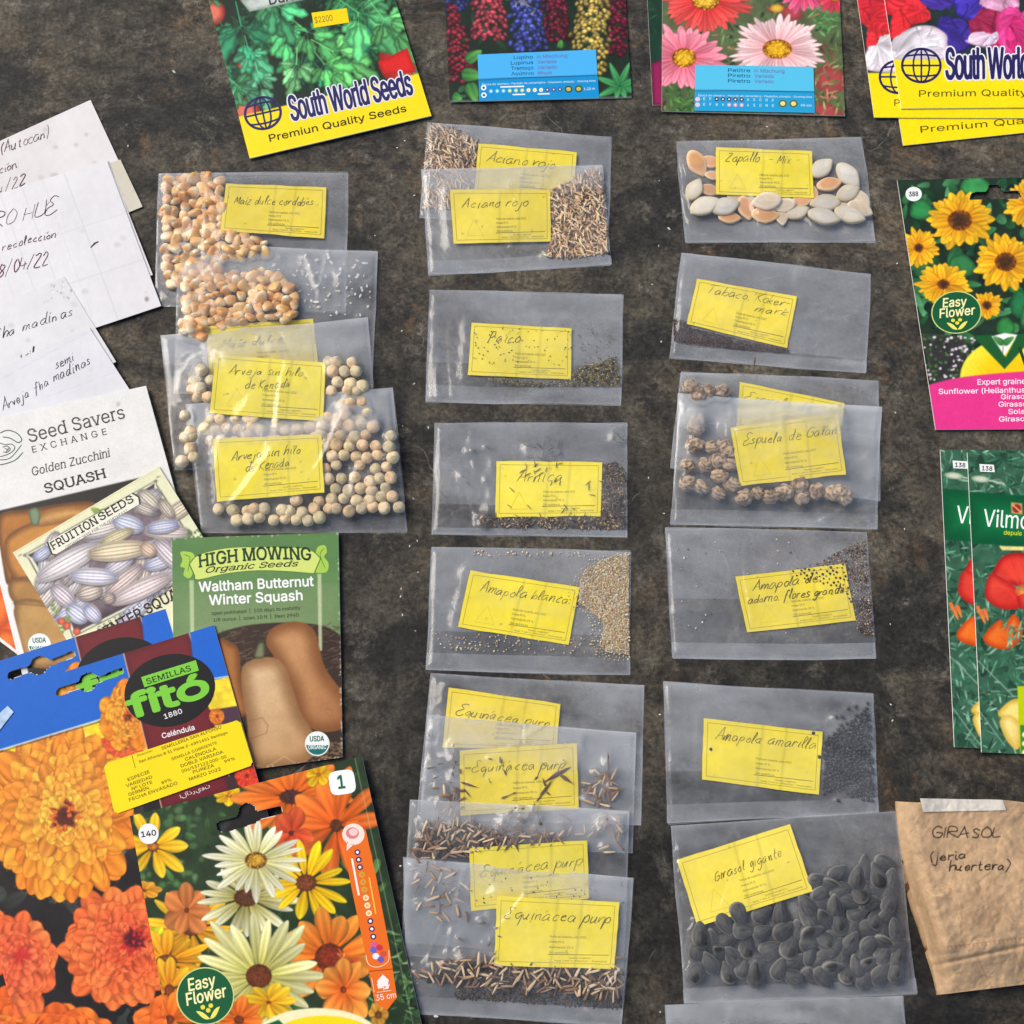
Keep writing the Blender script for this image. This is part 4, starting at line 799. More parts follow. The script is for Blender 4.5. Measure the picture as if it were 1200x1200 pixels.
# ---- third column
b = Bag([(792, 165.7), (1010, 161), (1026, 284), (803, 285)], .2, .2, 24, None, .80)
cq = [(840, 172), (952, 177), (954.5, 230.5), (840, 228)]
for x, y, h, a, k, zr in ((817, 192, 17, 1.1, 2, 1.5), (833, 190, 12, .3, 2, 1.2), (836, 206, 10, .2, 5, 1.2), (814, 222, 15, -1.1, 1, 2.2), (832, 223, 12, .3, 5, 1.2), (826, 241, 18, -.45, 0, 3.2), (850, 242, 17, -.3, 4, 3.0), (855, 255, 13, .1, 2, 1.3), (874, 244, 15, 1.3, 2, 1.4), (864, 232, 12, .2, 3, 1.2), (878, 232, 11, .3, 1, 1.2), (898, 236, 17, 3.0, 3, 4.2), (897, 252, 16, .1, 2, 1.6), (916, 255, 11, 1.5, 3, 1.3), (919, 241, 13, 2.9, 3, 2.6), (940, 235, 13, -.3, 5, 1.3), (935, 249, 14, -.4, 1, 2.2), (951, 228, 12, 1.6, 5, 1.2), (967, 238, 18, 3.0, 0, 2.4), (963, 197, 16, -.7, 0, 2.0), (972, 216, 15, -.25, 2, 1.4), (994, 206, 18, .95, 4, 2.0), (966, 254, 19, .25, 4, 4.0), (994, 226, 15, -.5, 1, 3.4), (1009, 234, 14, 1.0, 3, 2.0), (1008, 245, 15, .5, 3, 3.4), (996, 252, 18, .35, 0, 3.4), (989, 239, 12, .3, 3, 1.2), (882, 219, 12, .5, 5, .9), (905, 226, 12, 0, 3, .9)):
    col = 'orange brown' if k in (2, 5) else ('cream' if k == 3 else 'white')
    b.add('squash_seed', x, y, h, zr, .6, f'{col} flat squash seed in the Zapallo bag', 'squash seed', f'{col} squash seeds in the Zapallo bag', rot=-a, k=k, tilt=b.rng.normal(0, .12), stretch=1.08)
card(b, cq, [('Zapallo', .1, .28, .46, .27, 5.4), ('- Mix -', .54, .29, .86, .29, 5.4)], [3.0, 3.0, 2.6, 3.2], 'yellow card lettered Zapallo Mix among flat squash seeds', 16)
b.build('clear plastic bag of large flat cream and orange squash seeds', GB, back=.2)
b = Bag([(798, 296), (1021, 321), (1015, 438), (784.4, 419.5)], .2, .2, 25, .86, .88)
cq = [(817.5, 325), (934.7, 347.7), (922, 408), (804, 379.6)]
P = scatter([(789, 374), (803, 376), (810, 384), (880, 400), (925, 410), (925, 414), (870, 410), (790, 401)], 1.0, 3600, R_(101), [], 40000)
grains('tobacco_seed_heap', P, lambda x, y: float(b.zb(x, y))+.7, .8, [(86, 58, 50), (70, 46, 40), (104, 74, 62), (58, 40, 36)], 'dark reddish brown dust-fine seeds in the Tabaco bag', 'seeds', seed=4)
card(b, cq, [('Tabaco, Köker-'.replace('ö', 'o'), .12, .26, .95, .22, 5.2), ('mark', .62, .44, .95, .40, 4.6)], .9, 'yellow card lettered Tabaco, tilted downhill', 17)
b.build('clear plastic bag with a smear of dark reddish dust-fine seeds, lettered Tabaco', GB, flap_h=.16, back=.16)
def nast(b, pts, lab, gr):
    for x, y in pts: b.add('nasturtium_seed', x, y, b.rng.uniform(8.6, 11.2), 4.2, 4.0, lab, 'seed', gr, name='wrinkled_seed', tilt=b.rng.uniform(-1, 1))
b = Bag([(797, 436), (1030.3, 445.7), (1031, 588), (786, 548)], .2, .2, 26)
nast(b, [(809, 453), (818, 462), (831, 458), (846, 459)], 'wrinkled corky brown seed in the half covered Espuela bag', 'wrinkled seeds in the half covered Espuela bag')
card(b, [(867, 447.5), (988, 471.6), (984, 525), (862, 500)], [('Espuela de', .05, .38, .7, .34, 5.4)], 1.6, 'yellow card with top line Espuela showing above the covering bag', 18)
b.build('clear plastic bag of corky seeds mostly hidden beneath a matching bag', GB)
b = Bag([(795, 461.5), (1033, 477), (1027.6, 621), (786, 614.5)], 5.0, .3, 27, None, .88)
cq = [(857, 501), (982.6, 485), (990.5, 555), (868, 571)]
nast(b, [(815, 502), (814, 522), (834, 524), (806, 545), (826, 545), (842, 539), (806, 566), (822, 570), (843, 558), (858, 568), (842, 578), (856, 545), (848, 524), (872, 583), (888, 578), (903, 582), (919, 577), (937, 568), (940, 584), (957, 576), (982, 578), (975, 578), (990, 582), (818, 494), (855, 530)], 'wrinkled corky brown seed in the fully visible Espuela bag', 'wrinkled seeds in the fully visible Espuela bag')
card(b, cq, [('Espuela de Galán', .09, .33, .98, .33, 6.0)], [7.5, 4, 4, 7.5], 'yellow card lettered Espuela de Galan, whole, among corky seeds', 19, wd=.8)
b.build('clear shiny plastic bag of wrinkled corky seeds around a whole tilted card', GB, front=.1, back=.17, ncr=22, veil=.3, veil_v=.24)
b = Bag([(780, 618), (1015, 623), (1027, 773), (787.6, 772)], .2, .2, 28, .54, .875)
cq = [(862.5, 674.7), (991, 658), (1004, 726.5), (876, 742.5)]
card(b, cq, [('Amapola de', .13, .28, .74, .25, 5.6), ('adorno, flores grandes', .06, .5, .99, .50, 5.2)], .9, 'yellow card lettered Amapola de adorno, partly under dark grains', 20, wd=1.05)
P = scatter([(958, 661), (985, 645), (1013, 632), (1018, 680), (1024, 744), (1006, 742), (1002, 715), (992, 660)], 2.4, 800, R_(111), [], 22000)
grains('garden_poppy_seed_heap', P, lambda x, y: float(b.zb(x, y))+1.5+.4*math.sin(x+y), 1.4, [(160, 132, 108), (120, 98, 82), (186, 156, 126), (84, 70, 60)], 'brown fine seeds at the end of the Amapola de adorno bag', 'seeds', seed=5)
P = scatter([(925, 668), (960, 660), (992, 656), (1002, 712), (985, 690), (965, 684), (935, 676)], 4.2, 85, R_(112), [], 9000)
grains('garden_poppy_seed_scatter', P, lambda x, y: float(b.zb(x, y))+1.8, 1.5, [(60, 48, 36), (80, 64, 44)], 'dark fine seeds scattered over the Amapola de adorno card', 'seeds', seed=6)
stray(b, 60, 14, (.05, .05, .8, .8), .8, [(230, 226, 214), (90, 80, 66)], 'stray pale and dark dust in the Amapola de adorno bag')
b.build('clear plastic bag with brown fine seeds spilling onto a two-line card', GB, flap_h=.20, back=.13)
b = Bag([(778, 798.7), (1022.8, 813.5), (1030, 952), (781.7, 966)], .2, .2, 29, .63, .87)
cq = [(826, 841), (964, 858), (960, 931), (822, 913.6)]
card(b, cq, [('Amapola amarilla', .1, .32, .95, .30, 6.4)], .9, 'yellow card lettered Amapola amarilla beside black round seeds', 21, wd=.8)
P = scatter([(966, 868), (985, 852), (1002, 840), (1016, 828), (1020, 850), (1024, 940), (1000, 934), (975, 925), (964, 930)], 3.7, 225, R_(121), [], 16000)+[(980, 840), (987, 840), (994, 830), (1003, 828), (986, 850), (984, 858), (1017, 824), (953, 859), (833, 878), (960, 887), (982, 938)]
for x, y in P: b.add('poppy_seed', x, y, b.rng.uniform(2.0, 2.5), 1.3, .6, 'tiny round black poppy seed in the Amapola amarilla bag', 'seed', 'black poppy seeds in the Amapola amarilla bag', name='black_poppy_seed', r=3)
P2 = scatter([(968, 872), (1000, 850), (1017, 838), (1022, 936), (976, 922), (966, 926)], 2.9, 240, R_(122), [], 12000)
grains('black_poppy_seed_bed', P2, lambda x, y: float(b.zb(x, y))+.5, 1.9, [(46, 46, 50), (58, 56, 58), (84, 66, 50)], 'lower layer of black seeds in the Amapola amarilla bag', 'seeds', M_DARK, seed=7)
b.build('clear plastic bag with a heap of round black seeds, lettered Amapola amarilla', GB, flap_h=.20, back=.13)
b = Bag([(785.5, 967.5), (1050, 951), (1075, 1165), (802, 1176)], [1.2, .8], [.2, .2], 30, None, .915)
cq = [(792.7, 1008), (926, 967), (952, 1045), (817.5, 1086)]
P = scatter([(960, 1046), (955, 1028), (985, 1022), (1000, 1020), (1022, 1008), (1038, 1010), (1046, 1025), (1054, 1090), (1062, 1135), (1040, 1146), (950, 1146), (940, 1060)], 13.2, 74, R_(131), [shrink(cq, .95)])
P += [p for p in scatter([(812, 1092), (840, 1088), (868, 1070), (900, 1066), (938, 1052), (948, 1146), (880, 1142), (815, 1140)], 16.0, 40, R_(132), [shrink(cq, .95)]) if all((p[0]-a)**2+(p[1]-c)**2 > 150 for a, c in P)]
u = R_(9)
for x, y in P: b.add('sunflower_seed', x, y, u.uniform(12.5, 16), 1.8+u.uniform(0, 2.2), 1.6, 'dark grey striped sunflower seed in the Girasol bag', 'sunflower seed', 'sunflower seeds in the Girasol bag', rot=u.normal(1.0, .9), tilt=u.normal(0, .22), stretch=1.12)
card(b, cq, [('Girasol gigante', .25, .46, .86, .38, 6.2)], [1.4, 1.4, 5.0, 3.5], 'yellow card lettered Girasol gigante, tilted uphill', 22, wd=.8)
b.build('big clear plastic bag of dark sunflower seeds, lettered Girasol gigante', GB, back=.16, front=.05, ncr=12)
b = Bag([(780, 1177), (1057.5, 1167), (1075, 1350), (786, 1360)], .4, .2, 31, None, .9)
card(b, [(850, 1225), (990, 1222), (992, 1300), (852, 1302)], [('Girasol', .1, .35, .6, .35, 6.4)], 1.2, 'yellow card in the last bag, outside the picture', 23) if False else None
b.build('clear plastic bag cut off below the sunflower seed bag, only its hazy top showing', GB, front=.14, back=.24)
# ================================================================ printed packets and papers
def zoomed(ox, oy, k): return lambda *p: [(ox+x/k, oy+y/k) for x, y in p] if len(p) > 1 else (ox+p[0][0]/k, oy+p[0][1]/k)
def packet(label, q, z, bulge=.5, base=(40, 60, 40), group=None, cat='seed packet', name='seed_packet', step=.85):
    t = thing(name, label, cat, base_of(q, max(.0001, float(np.min(z))*MM-.0008)), group); return t, Sheet(q, z, step, bulge, base)
def finish(t, S, thick=.8, hole=None, mat=None, back=(236, 236, 232)):
    S.photo()
    S.build('front_panel', mat or M_PRINT, t, hole)
    if hole is None: S.body('back_panel', M_PAPER, t, thick, back)
    else:                                   # the hang hole goes right through
        B = Sheet(S.q, S.zc-thick, 2.0, S.bulge, back); B.build('back_panel', M_PAPER, t, hole)
        S.body('paper_edge', M_PAPER, t, thick*.9, back).data.materials[0] = M_PAPER
        o = [c for c in t.children if c.name.startswith('paper_edge')][0]
        me = o.data; n = len(me.vertices)-1                          # keep only the side walls
        import bmesh
        bm = bmesh.new(); bm.from_mesh(me); bm.verts.ensure_lookup_table(); bmesh.ops.delete(bm, geom=[bm.verts[n]], context='VERTS'); bm.to_mesh(me); bm.free()
def leaves(S, x0, y0, x1, y1, n, L, W_, pal, seed, tip=.8):
    r = R_(seed)
    for _ in range(n):
        c = np.array(pal[r.integers(0, len(pal))], float)*r.uniform(.75, 1.2); l = L*r.uniform(.5, 1.3)
        S.petal(r.uniform(x0, x1), r.uniform(y0, y1), r.uniform(0, 6.28), l, W_*r.uniform(.6, 1.3), c*.75, c*1.1, None, tip=tip, streak=.05)
def daisy(S, cx, cy, R, n, c0, c1, cen, rc, sq=1.0, wd=None, tip=1.5, rot=0.0, edge=None, seed=1, rings=1, cedge=(120, 60, 10), bend=.2):
    r = R_(seed); wd = wd or R*math.pi/n*.75
    for k in range(rings):
        order = list(range(n)); r.shuffle(order)
        for i in order:
            a = rot+k*math.pi/n+2*math.pi*(i+r.uniform(-.22, .22))/n; f = r.uniform(1-bend, 1+bend*.4)*(1-.14*k); b = r.uniform(.86, 1.1)
            S.petal(cx, cy, a, R*f, wd*r.uniform(.8, 1.15), np.array(c0)*b, np.array(c1)*b, edge, rc*.6, tip, .10, sq=sq)
    S.ell(cx, cy, rc, rc*sq*.95, 0, cen, cedge, tex=.35)
    for _ in range(int(rc*rc*.5)):
        a, d = r.uniform(0, 6.28), math.sqrt(r.uniform(0, 1))*rc*.95; S.ell(cx+d*math.cos(a), cy+d*math.sin(a)*sq, .8, .8, 0, np.array(cen)*r.uniform(.55, 1.35), a=.8, soft=.5)
def double_flower(S, cx, cy, R, outer, inner, heart, rings, n, sq=.9, seed=1, edge=None, off=(0, 0), dark=(60, 25, 20), rh=.12):
    r = R_(seed)
    for k in range(rings):
        f = 1-.86*k/rings; c = np.array(outer)*(f)+np.array(inner)*(1-f); m = max(7, int(n*(.35+.65*f)))
        ox, oy = cx+off[0]*(1-f), cy+off[1]*(1-f); order = list(range(m)); r.shuffle(order)
        for i in order:
            a = 2*math.pi*(i+r.uniform(-.4, .4))/m+k*.7; b = r.uniform(.84, 1.14); L = R*f*r.uniform(.80, 1.10)
            S.petal(ox, oy, a, L, R*f*math.pi/m*r.uniform(1.5, 2.1), c*b*np.array((.72, .52, .5)), np.clip(c*b*1.12, 0, 255), c*np.array((.86, .62, .5)), L*.08, 2.3, .13, sq=sq, shade=.42)
            if r.random() < .7:          # toothed tip: two small notches of the petal behind
                for da in (-.05, .05): S.ell(ox+L*1.0*math.cos(a+da), oy+L*sq*math.sin(a+da), .9, .9, 0, c*.74, a=.6, soft=.6)
    hx, hy = cx+off[0], cy+off[1]; S.ell(hx, hy, R*rh*.85, R*rh*.75*sq, .4, dark, a=.85, soft=3)
    for i in range(26):
        a, d = r.uniform(0, 6.28), R*rh*math.sqrt(r.uniform(0, 1)); S.petal(hx+d*math.cos(a), hy+d*math.sin(a)*sq, a, R*.09*r.uniform(.6, 1.4), R*.025, dark if r.random() < .6 else heart, heart, None, 0, .5, .05)
def jag(S, cx, cy, ang, L, Wd, col, teeth=5, vein=None, dark=.72):
    pts = []; c, k = math.cos(ang), math.sin(ang)
    for sd in (1, -1):
        seq = range(teeth*2+1) if sd == 1 else range(teeth*2, -1, -1)
        for i in seq:
            t = i/(teeth*2); w_ = math.sin(math.pi*min(1, t*.88+.06))**.8*Wd*(1.0 if i % 2 else .66)*sd; al = t*L+(L*.06 if i % 2 else 0); pts.append((cx+al*c-w_*k, cy+al*k+w_*c))
    S.poly(pts, np.array(col)*1.05, np.array(col)*dark, Wd*.55, tex=.25, ts=5)
    if vein is not None: S.line((cx, cy), (cx+L*.85*c, cy+L*.85*k), .8, vein, .5)
def parsley(S, x, y, ang, L, col):
    r = R_(int(x*13+y*7) % 99991); S.line((x-L*.5*math.cos(ang), y-L*.5*math.sin(ang)), (x, y), 1.1, np.array(col)*1.1)
    for da, f in ((-1.25, .62), (1.2, .66), (-.65, .85), (.62, .82), (0, 1)):
        b = r.uniform(.72, 1.2); c = np.array(col)*b; a = ang+da+r.normal(0, .16); f *= r.uniform(.75, 1.15); bx, by = x+L*.22*math.cos(ang)*(da == 0), y+L*.22*math.sin(ang)*(da == 0)
        for k, g in ((-.42, .62), (.42, .62), (0, 1)): jag(S, bx+L*f*.25*math.cos(a), by+L*f*.25*math.sin(a), a+k+r.normal(0, .1), L*f*.75*g, L*f*.17*r.uniform(.8, 1.3), c*r.uniform(.85, 1.15), 2, None, .62)
        S.line((bx, by), (bx+L*f*.8*math.cos(a), by+L*f*.8*math.sin(a)), .7, c*1.4, .4)
def globe(S, cx, cy, rx, ry, col, rot=0.0, lw=1.4, fill=None):
    c, k = math.cos(rot), math.sin(rot); a = np.linspace(0, 2*np.pi, 41)
    def P(x, y): return np.stack([cx+x*c-y*k, cy+x*k+y*c], -1)
    if fill: S.disc(cx, cy, rx, ry, fill, .05, rot)
    S.ribbon(P(rx*np.cos(a), ry*np.sin(a)), lw*1.4, col, .09, False)
    for f in (.0, .42): 
        for sg in ((1, -1) if f else (1,)): S.ribbon(P(sg*rx*f*np.cos(a[:21]-np.pi/2), ry*np.sin(a[:21]-np.pi/2)), lw, col, .09, False)
    for f in (-.55, 0, .55):
        w_ = rx*math.sqrt(1-f*f); x = np.linspace(-w_, w_, 15); S.ribbon(P(x, ry*f+ry*.10*np.sign(f)*(1-(x/w_)**2)), lw, col, .09, False)
NAVY = (42, 36, 92)
def corner_x(q, k): return q

# ---- parsley packet
Z = zoomed(230, 0, 4)
t, S = packet('parsley seed packet with green leaves, a yellow band and a yellow price sticker', [(208, -140), (406, -186), (505.5, 135.5), (292.5, 185.5)], [2.0, 2.0, 2.6, 2.2], .8, (26, 42, 30))
r = R_(3); S.tone(.5, 14, 2)
for p, a, b in (((80, 60), 55, 60), ((1000, 300), 150, 120), ((230, 520), 70, 60), ((240, 330), 60, 40), ((40, -150), 110, 90), ((700, -300), 120, 80)):
    c = Z(p); S.ell(c[0], c[1], a/4, b/4, .3, (226, 60, 42) if p[0] > 300 else (226, 118, 92), (150, 36, 28))
for i in range(110):
    p = Z((r.uniform(-120, 1020), r.uniform(-780, 470)))
    g_ = [(44, 112, 66), (58, 138, 80), (34, 92, 60), (76, 152, 96), (40, 130, 92)][r.integers(0, 5)]
    if i < 50: g_ = tuple(.7*v for v in g_)
    parsley(S, p[0], p[1], r.uniform(.3, 2.6), r.uniform(20, 36), g_)
for x, y, a, L, g_ in ((210, 120, 1.35, 46, (46, 142, 96)), (430, 130, 1.6, 34, (66, 150, 88)), (520, 150, .7, 34, (78, 160, 90)), (640, 240, .5, 46, (92, 168, 92)), (760, 60, .6, 52, (74, 152, 92)), (250, 250, 1.3, 34, (60, 136, 96)), (470, 300, 1.6, 30, (104, 172, 108)), (600, 300, .9, 30, (78, 160, 84)), (880, 90, .9, 40, (84, 160, 90)), (290, 360, 1.4, 26, (84, 150, 110)), (190, 400, .7, 26, (72, 146, 100)), (360, 20, 1.0, 40, (60, 140, 90))):
    p = Z((x, y)); parsley(S, p[0], p[1], a, L*1.25, np.array(g_)*1.28)
S.poly(Z((205, 0), (480, -60), (520, -5), (250, 55)), (196, 204, 196), (150, 164, 150), 6, tex=.3)
S.text('Dura', Z((345, 22)), Z((470, -4)), 11, (60, 62, 60), .02)
S.poly(Z((850, 290), (990, 225), (1030, 340), (880, 350)), (222, 36, 32), (190, 24, 24), 6)
S.poly(Z((-60, 610), (205, 545), (1040, 345), (1200, 300), (1200, 620), (-60, 900)), (250, 224, 16))
S.line(Z((258, 738)), Z((1098, 545)), .9, (255, 245, 150), .7)
globe(S, *Z((312, 530)), 21, 18.5, NAVY, -.22, 2.1)
S.text('South World Seeds', Z((450, 566)), Z((1018, 440)), 29, NAVY, .020, space=.96, outline=((236, 236, 244), .032))
S.text('Premiun Quality Seeds', Z((345, 664)), Z((986, 522)), 8.2, (32, 26, 20), .012)
pk = Z((540, 60), (705, 38), (717, 105), (553, 130))
q = Sheet(pk, [2.85, 2.85, 2.9, 2.9], 1.5, .05, (250, 218, 20)); q.tone(.08, 12); q.text('$2200', Z((556, 108)), Z((640, 96)), 7, (140, 128, 60), 0)
q.build('price_sticker', M_PAPER, t); finish(t, S)

# ---- lupin packet
Z = zoomed(500, 0, 4.615)
LQ = [(516, -130), (725, -130), (740.5, 114), (527, 119)]
t, S = packet('lupin seed packet with red, blue and yellow flower spikes', LQ, [1.6, 1.6, 1.4, 2.2], .8, (30, 44, 32))
S.tone(.4, 12, 4); leaves(S, 512, -130, 742, 118, 240, 16, 3.2, [(36, 66, 42), (50, 92, 56), (26, 48, 34)], 8)
def spike(x0, y0, x1, y1, w0, w1, c, seed):
    r = R_(seed); p0, p1 = np.array(Z((x0, y0))), np.array(Z((x1, y1))); L = np.linalg.norm(p1-p0); rows = int(L/3.9)
    for i in range(rows):
        tt = i/rows; wd = (w0+(w1-w0)*tt)/4.615; m = max(2, int(wd/2.9))
        for j in range(m):
            f = (j+.5*(i % 2)+.25)/m*2-1+r.normal(0, .10); x = p0+(p1-p0)*tt+np.array([f*wd+r.normal(0, .7), (1-abs(f))*3.0+r.uniform(-1.6, 1.6)]); b = r.uniform(.62, 1.15)*(1-.3*abs(f))
            cc = np.array(c)*b; k = r.uniform(.75, 1.3); S.ell(x[0], x[1]+1.4, 3.0*k, 2.4*k, 0, cc*.42, a=.8); S.ell(x[0], x[1], 3.1*k, 2.1*k, f*.9+r.normal(0, .4), np.clip(cc*1.08, 0, 255), cc*.7)
            if r.random() < .6: S.ell(x[0]-.3, x[1]-.9, 1.3*k, .7*k, f, np.clip(cc*1.15+r.uniform(20, 60), 0, 255), a=.7, soft=.6)
for a in ((160, -260, 165, 60, 70, 60, (60, 70, 150), 1), (1035, -500, 1035, 300, 40, 52, (150, 32, 62), 2), (690, -400, 700, 215, 60, 72, (132, 34, 56), 3), (330, -350, 335, 215, 70, 95, (214, 78, 92), 4), (515, -420, 550, 275, 60, 96, (84, 96, 202), 5), (900, -420, 900, 120, 70, 90, (232, 198, 98), 6), (890, 110, 890, 275, 95, 100, (232, 200, 96), 7), (940, 250, 940, 400, 40, 25, (226, 194, 90), 9), (140, 20, 205, 440, 22, 84, (172, 46, 66), 10)): spike(*a)
for i in range(22):
    a = R_(i).uniform(0, 6.28); c = Z((520, -10)); S.petal(c[0]+R_(i+50).normal(0, 8), c[1]+R_(i+90).normal(0, 5), a, 8, 1.2, (70, 70, 90), (200, 200, 214), None)
c = Z((1045, 465))
for k in range(8): S.petal(c[0], c[1], k*.8+.3, 30 if k not in (1, 2) else 16, 4.2, (44, 120, 66), (86, 182, 104), (40, 90, 60), 1, .6)
for x, y, a, L, w_ in ((190, 400, .1, 26, 8), (215, 330, -.6, 22, 7), (230, 450, 1.2, 24, 8), (720, 260, -1.4, 10, 4), (140, 520, .3, 12, 6)): p = Z((x, y)); S.petal(p[0], p[1], a, L, w_, (50, 116, 54), (104, 176, 84), (36, 76, 40), 0, .55)
S.line(Z((120, 545)), Z((1110, 522)), 1.2, (150, 156, 140), .6)
finish(t, S)
# blue information labels (parts of the flower packets)
def info(t, q, z, c0, c1, rows, Zf, split, seed):
    S = Sheet(q, z, 1.2, 0, c0); F = oriented(q); S.poly([F(0, split), F(1, split-.01), F(1, 1), F(0, 1)], c1); S.path([F(0, split), F(.5, split-.012), F(1, split-.02)], 1.1, (16, 70, 110))
    for (a, b), y in rows:
        S.text(a, F(.46-len(a)*.026, y), F(.465, y), 4.0, (24, 92, 140), .012, lift=.06); S.text(b, F(.50, y), F(.50+len(b)*.023, y), 3.9, (116, 108, 176), .005, lift=.06)
    S.text('Época de siembra · Período de sementeira · Περίοδος σποράς · Sowing time', F(.03, split+.125), F(.98, split+.115), 2.2, (214, 240, 250), .01, lift=.06)
    return S, F
S, F = info(t, Z((275, 295), (915, 268), (932, 530), (285, 545)), [2.7, 2.55, 1.95, 2.45], (74, 180, 240), (8, 146, 210), [(('Lupino', 'in Mischung'), .13), (('Lupinus', 'Variada'), .245), (('Tremoço', 'Variado'), .36), (('Λούπινο', 'Μίγμα'), .475)], Z, .545, 1)
for k in range(12):
    u = .10+.0525*k; c = F(u, .80); S.disc(*c, 2.3, 2.3, [(120, 210, 236), (190, 214, 130), (250, 250, 220), (60, 50, 110)][k//3], .05); S.disc(*c, 1.1, 1.1, [(230, 246, 250), (250, 252, 210), (226, 214, 120), (220, 220, 240)][k//3], .08)
for u0, u1, v in ((.18, .38, .715), (.28, .385, .885), (.49, .59, .885)): S.ribbon([F(u0, v), F(u1, v)], 1.6, (240, 246, 250), .05, False)
for u in (.75, .835): S.disc(*F(u, .80), 4.6, 4.2, (60, 84, 40), .05); S.disc(*F(u, .80), 2.8, 2.4, (206, 190, 90), .08)
for v in (.72, .88): S.disc(*F(.04, v), 3.2, 3.2, (236, 246, 250), .05); S.disc(*F(.04, v), 1.4, 1.4, (40, 60, 80), .08)
S.text('1.20 m', F(.88, .83), F(.97, .825), 2.8, (226, 244, 250), .01, lift=.06); S.build('info_label', M_PRINT, t)

# ---- daisy packets: a hidden one and the pink daisy one on top
Z = zoomed(750, 0, 4.615)
t, S = packet('dark green seed packet edge showing under the pink daisy packet', [(752, -130), (950, -128), (965, 118), (765, 123)], .8, .3, (26, 58, 42)); S.tone(.4, 9, 5)
leaves(S, 750, -130, 790, 120, 60, 10, 2, [(36, 80, 50), (120, 130, 100)], 5); S.poly(Z((60, 345), (120, 320), (130, 570), (70, 570)), (150, 30, 84), (110, 20, 60), 5)
finish(t, S, .7)
DQ = [(777, -130), (978, -130), (990.5, 135.5), (775.5, 130)]
t, S = packet('seed packet with pink and red daisies and a bright blue information label', DQ, [2.2, 2.2, 2.0, 2.4], .8, (92, 106, 70))
S.tone(.5, 10, 7); leaves(S, 775, -130, 992, 136, 340, 13, 1.6, [(84, 110, 62), (116, 140, 84), (60, 84, 50), (150, 120, 80), (130, 70, 60)], 9)
for x, y, a, b in ((1030, 430, 90, 80), (1060, 30, 70, 40), (980, 600, 120, 50), (820, 70, 60, 40)): p = Z((x, y)); S.ell(p[0], p[1], a/4.6, b/4.6, .2, (196, 66, 76), (150, 60, 60), a=.85)
leaves(S, 950, 60, 992, 136, 60, 14, 1.2, [(160, 170, 100), (110, 130, 70), (190, 120, 90)], 12); leaves(S, 950, 4, 985, 36, 50, 10, 1.0, [(70, 150, 70), (110, 180, 100)], 13); leaves(S, 778, 100, 816, 132, 60, 10, 1.2, [(96, 150, 70), (60, 110, 54)], 14)
p = Z((740, 45)); S.ell(p[0], p[1], 8, 5, 0, (232, 190, 70), (190, 130, 50))
p = Z((890, -60)); daisy(S, p[0], p[1], 34, 20, (222, 60, 100), (244, 110, 146), (240, 190, 40), 9, .9, seed=3)
p = Z((1050, -10)); daisy(S, p[0], p[1], 22, 14, (206, 50, 70), (226, 80, 100), (240, 190, 40), 5, .8, seed=4)
p = Z((650, -190)); daisy(S, p[0], p[1], 44, 26, (222, 90, 120), (246, 150, 170), (240, 190, 40), 13, .8, seed=14)
p = Z((355, -5)); daisy(S, p[0], p[1], 56, 30, (220, 52, 50), (242, 96, 88), (246, 196, 60), 17, .78, seed=5, rings=2, edge=(196, 40, 44))
p = Z((238, 312)); daisy(S, p[0], p[1], 50, 22, (232, 104, 128), (252, 156, 172), (244, 190, 40), 14, .84, seed=6, edge=(206, 80, 100), rings=2)
p = Z((742, 265)); daisy(S, p[0], p[1], 58, 34, (244, 170, 172), (254, 224, 222), (244, 186, 36), 17, .70, seed=7, rings=2, edge=(222, 150, 150))
finish(t, S)
S, F = info(t, Z((298, 350), (938, 362), (945, 610), (295, 598)), [3.1, 3.0, 2.6, 2.85], (86, 196, 232), (34, 160, 212), [(('Pelitre', 'in Mischung'), .14), (('Piretro', 'Variada'), .255), (('Piretro', 'Variado'), .37)], Z, .56, 2)
for k in range(12):
    for v, on in ((.74, 2 <= k <= 6), (.86, 4 <= k <= 6)):
        c = F(.08+.052*k, v); 
        if on: S.disc(*c, 2.4, 2.4, (40, 36, 60) if v < .8 else (214, 160, 190), .05); S.disc(*c, 1.1, 1.1, (230, 240, 246), .08)
        else: S.text('EFMAMJJASOND'[k], (c[0]-1, c[1]+1.4), (c[0]+1.2, c[1]+1.4), 3, (214, 240, 250), .01, lift=.06)
for u in (.735, .825): S.disc(*F(u, .81), 5, 4.4, (92, 110, 50), .05); S.disc(*F(u, .81), 3, 2.6, (236, 226, 150), .08)
for v in (.75, .87): S.disc(*F(.025, v), 2.8, 2.6, (236, 200, 220), .05)
S.text('60 cm', F(.885, .86), F(.975, .865), 2.6, (220, 242, 250), .01, lift=.06); S.build('info_label', M_PRINT, t)

# ---- three sweet pea packets
Z = zoomed(1000, 0, 6)
def veins(S, pts, c):
    p = np.array(pts); m = p.mean(0); r = R_(int(abs(m.sum())*10)); b = p[r.integers(0, len(p))]
    for q in smooth_poly(p, 3):
        d = q-b; L = float(np.hypot(*d))
        if L > 8: cc = np.clip(np.array(c)*r.uniform(.84, 1.12)+r.uniform(0, 14), 0, 255); S.petal(b[0], b[1], math.atan2(d[1], d[0]), L*r.uniform(.82, .97), 7, cc*.9, cc, None, tip=1.8, streak=.08, shade=.25)
        e = b+(q-b)*r.uniform(.7, .95); mid = (b+e)/2+r.normal(0, 1.5, 2); S.path(smooth_poly([b, mid, e], 4, False), r.uniform(.6, 1.3), np.array(c)*r.choice([.78, 1.18]), .35)
    for _ in range(2): a = p[r.integers(0, len(p))]; S.path(smooth_poly([a, (a+m)/2+r.normal(0, 3, 2), m+r.normal(0, 5, 2)], 5, False), 2.2, np.array(c)*.62, .4)
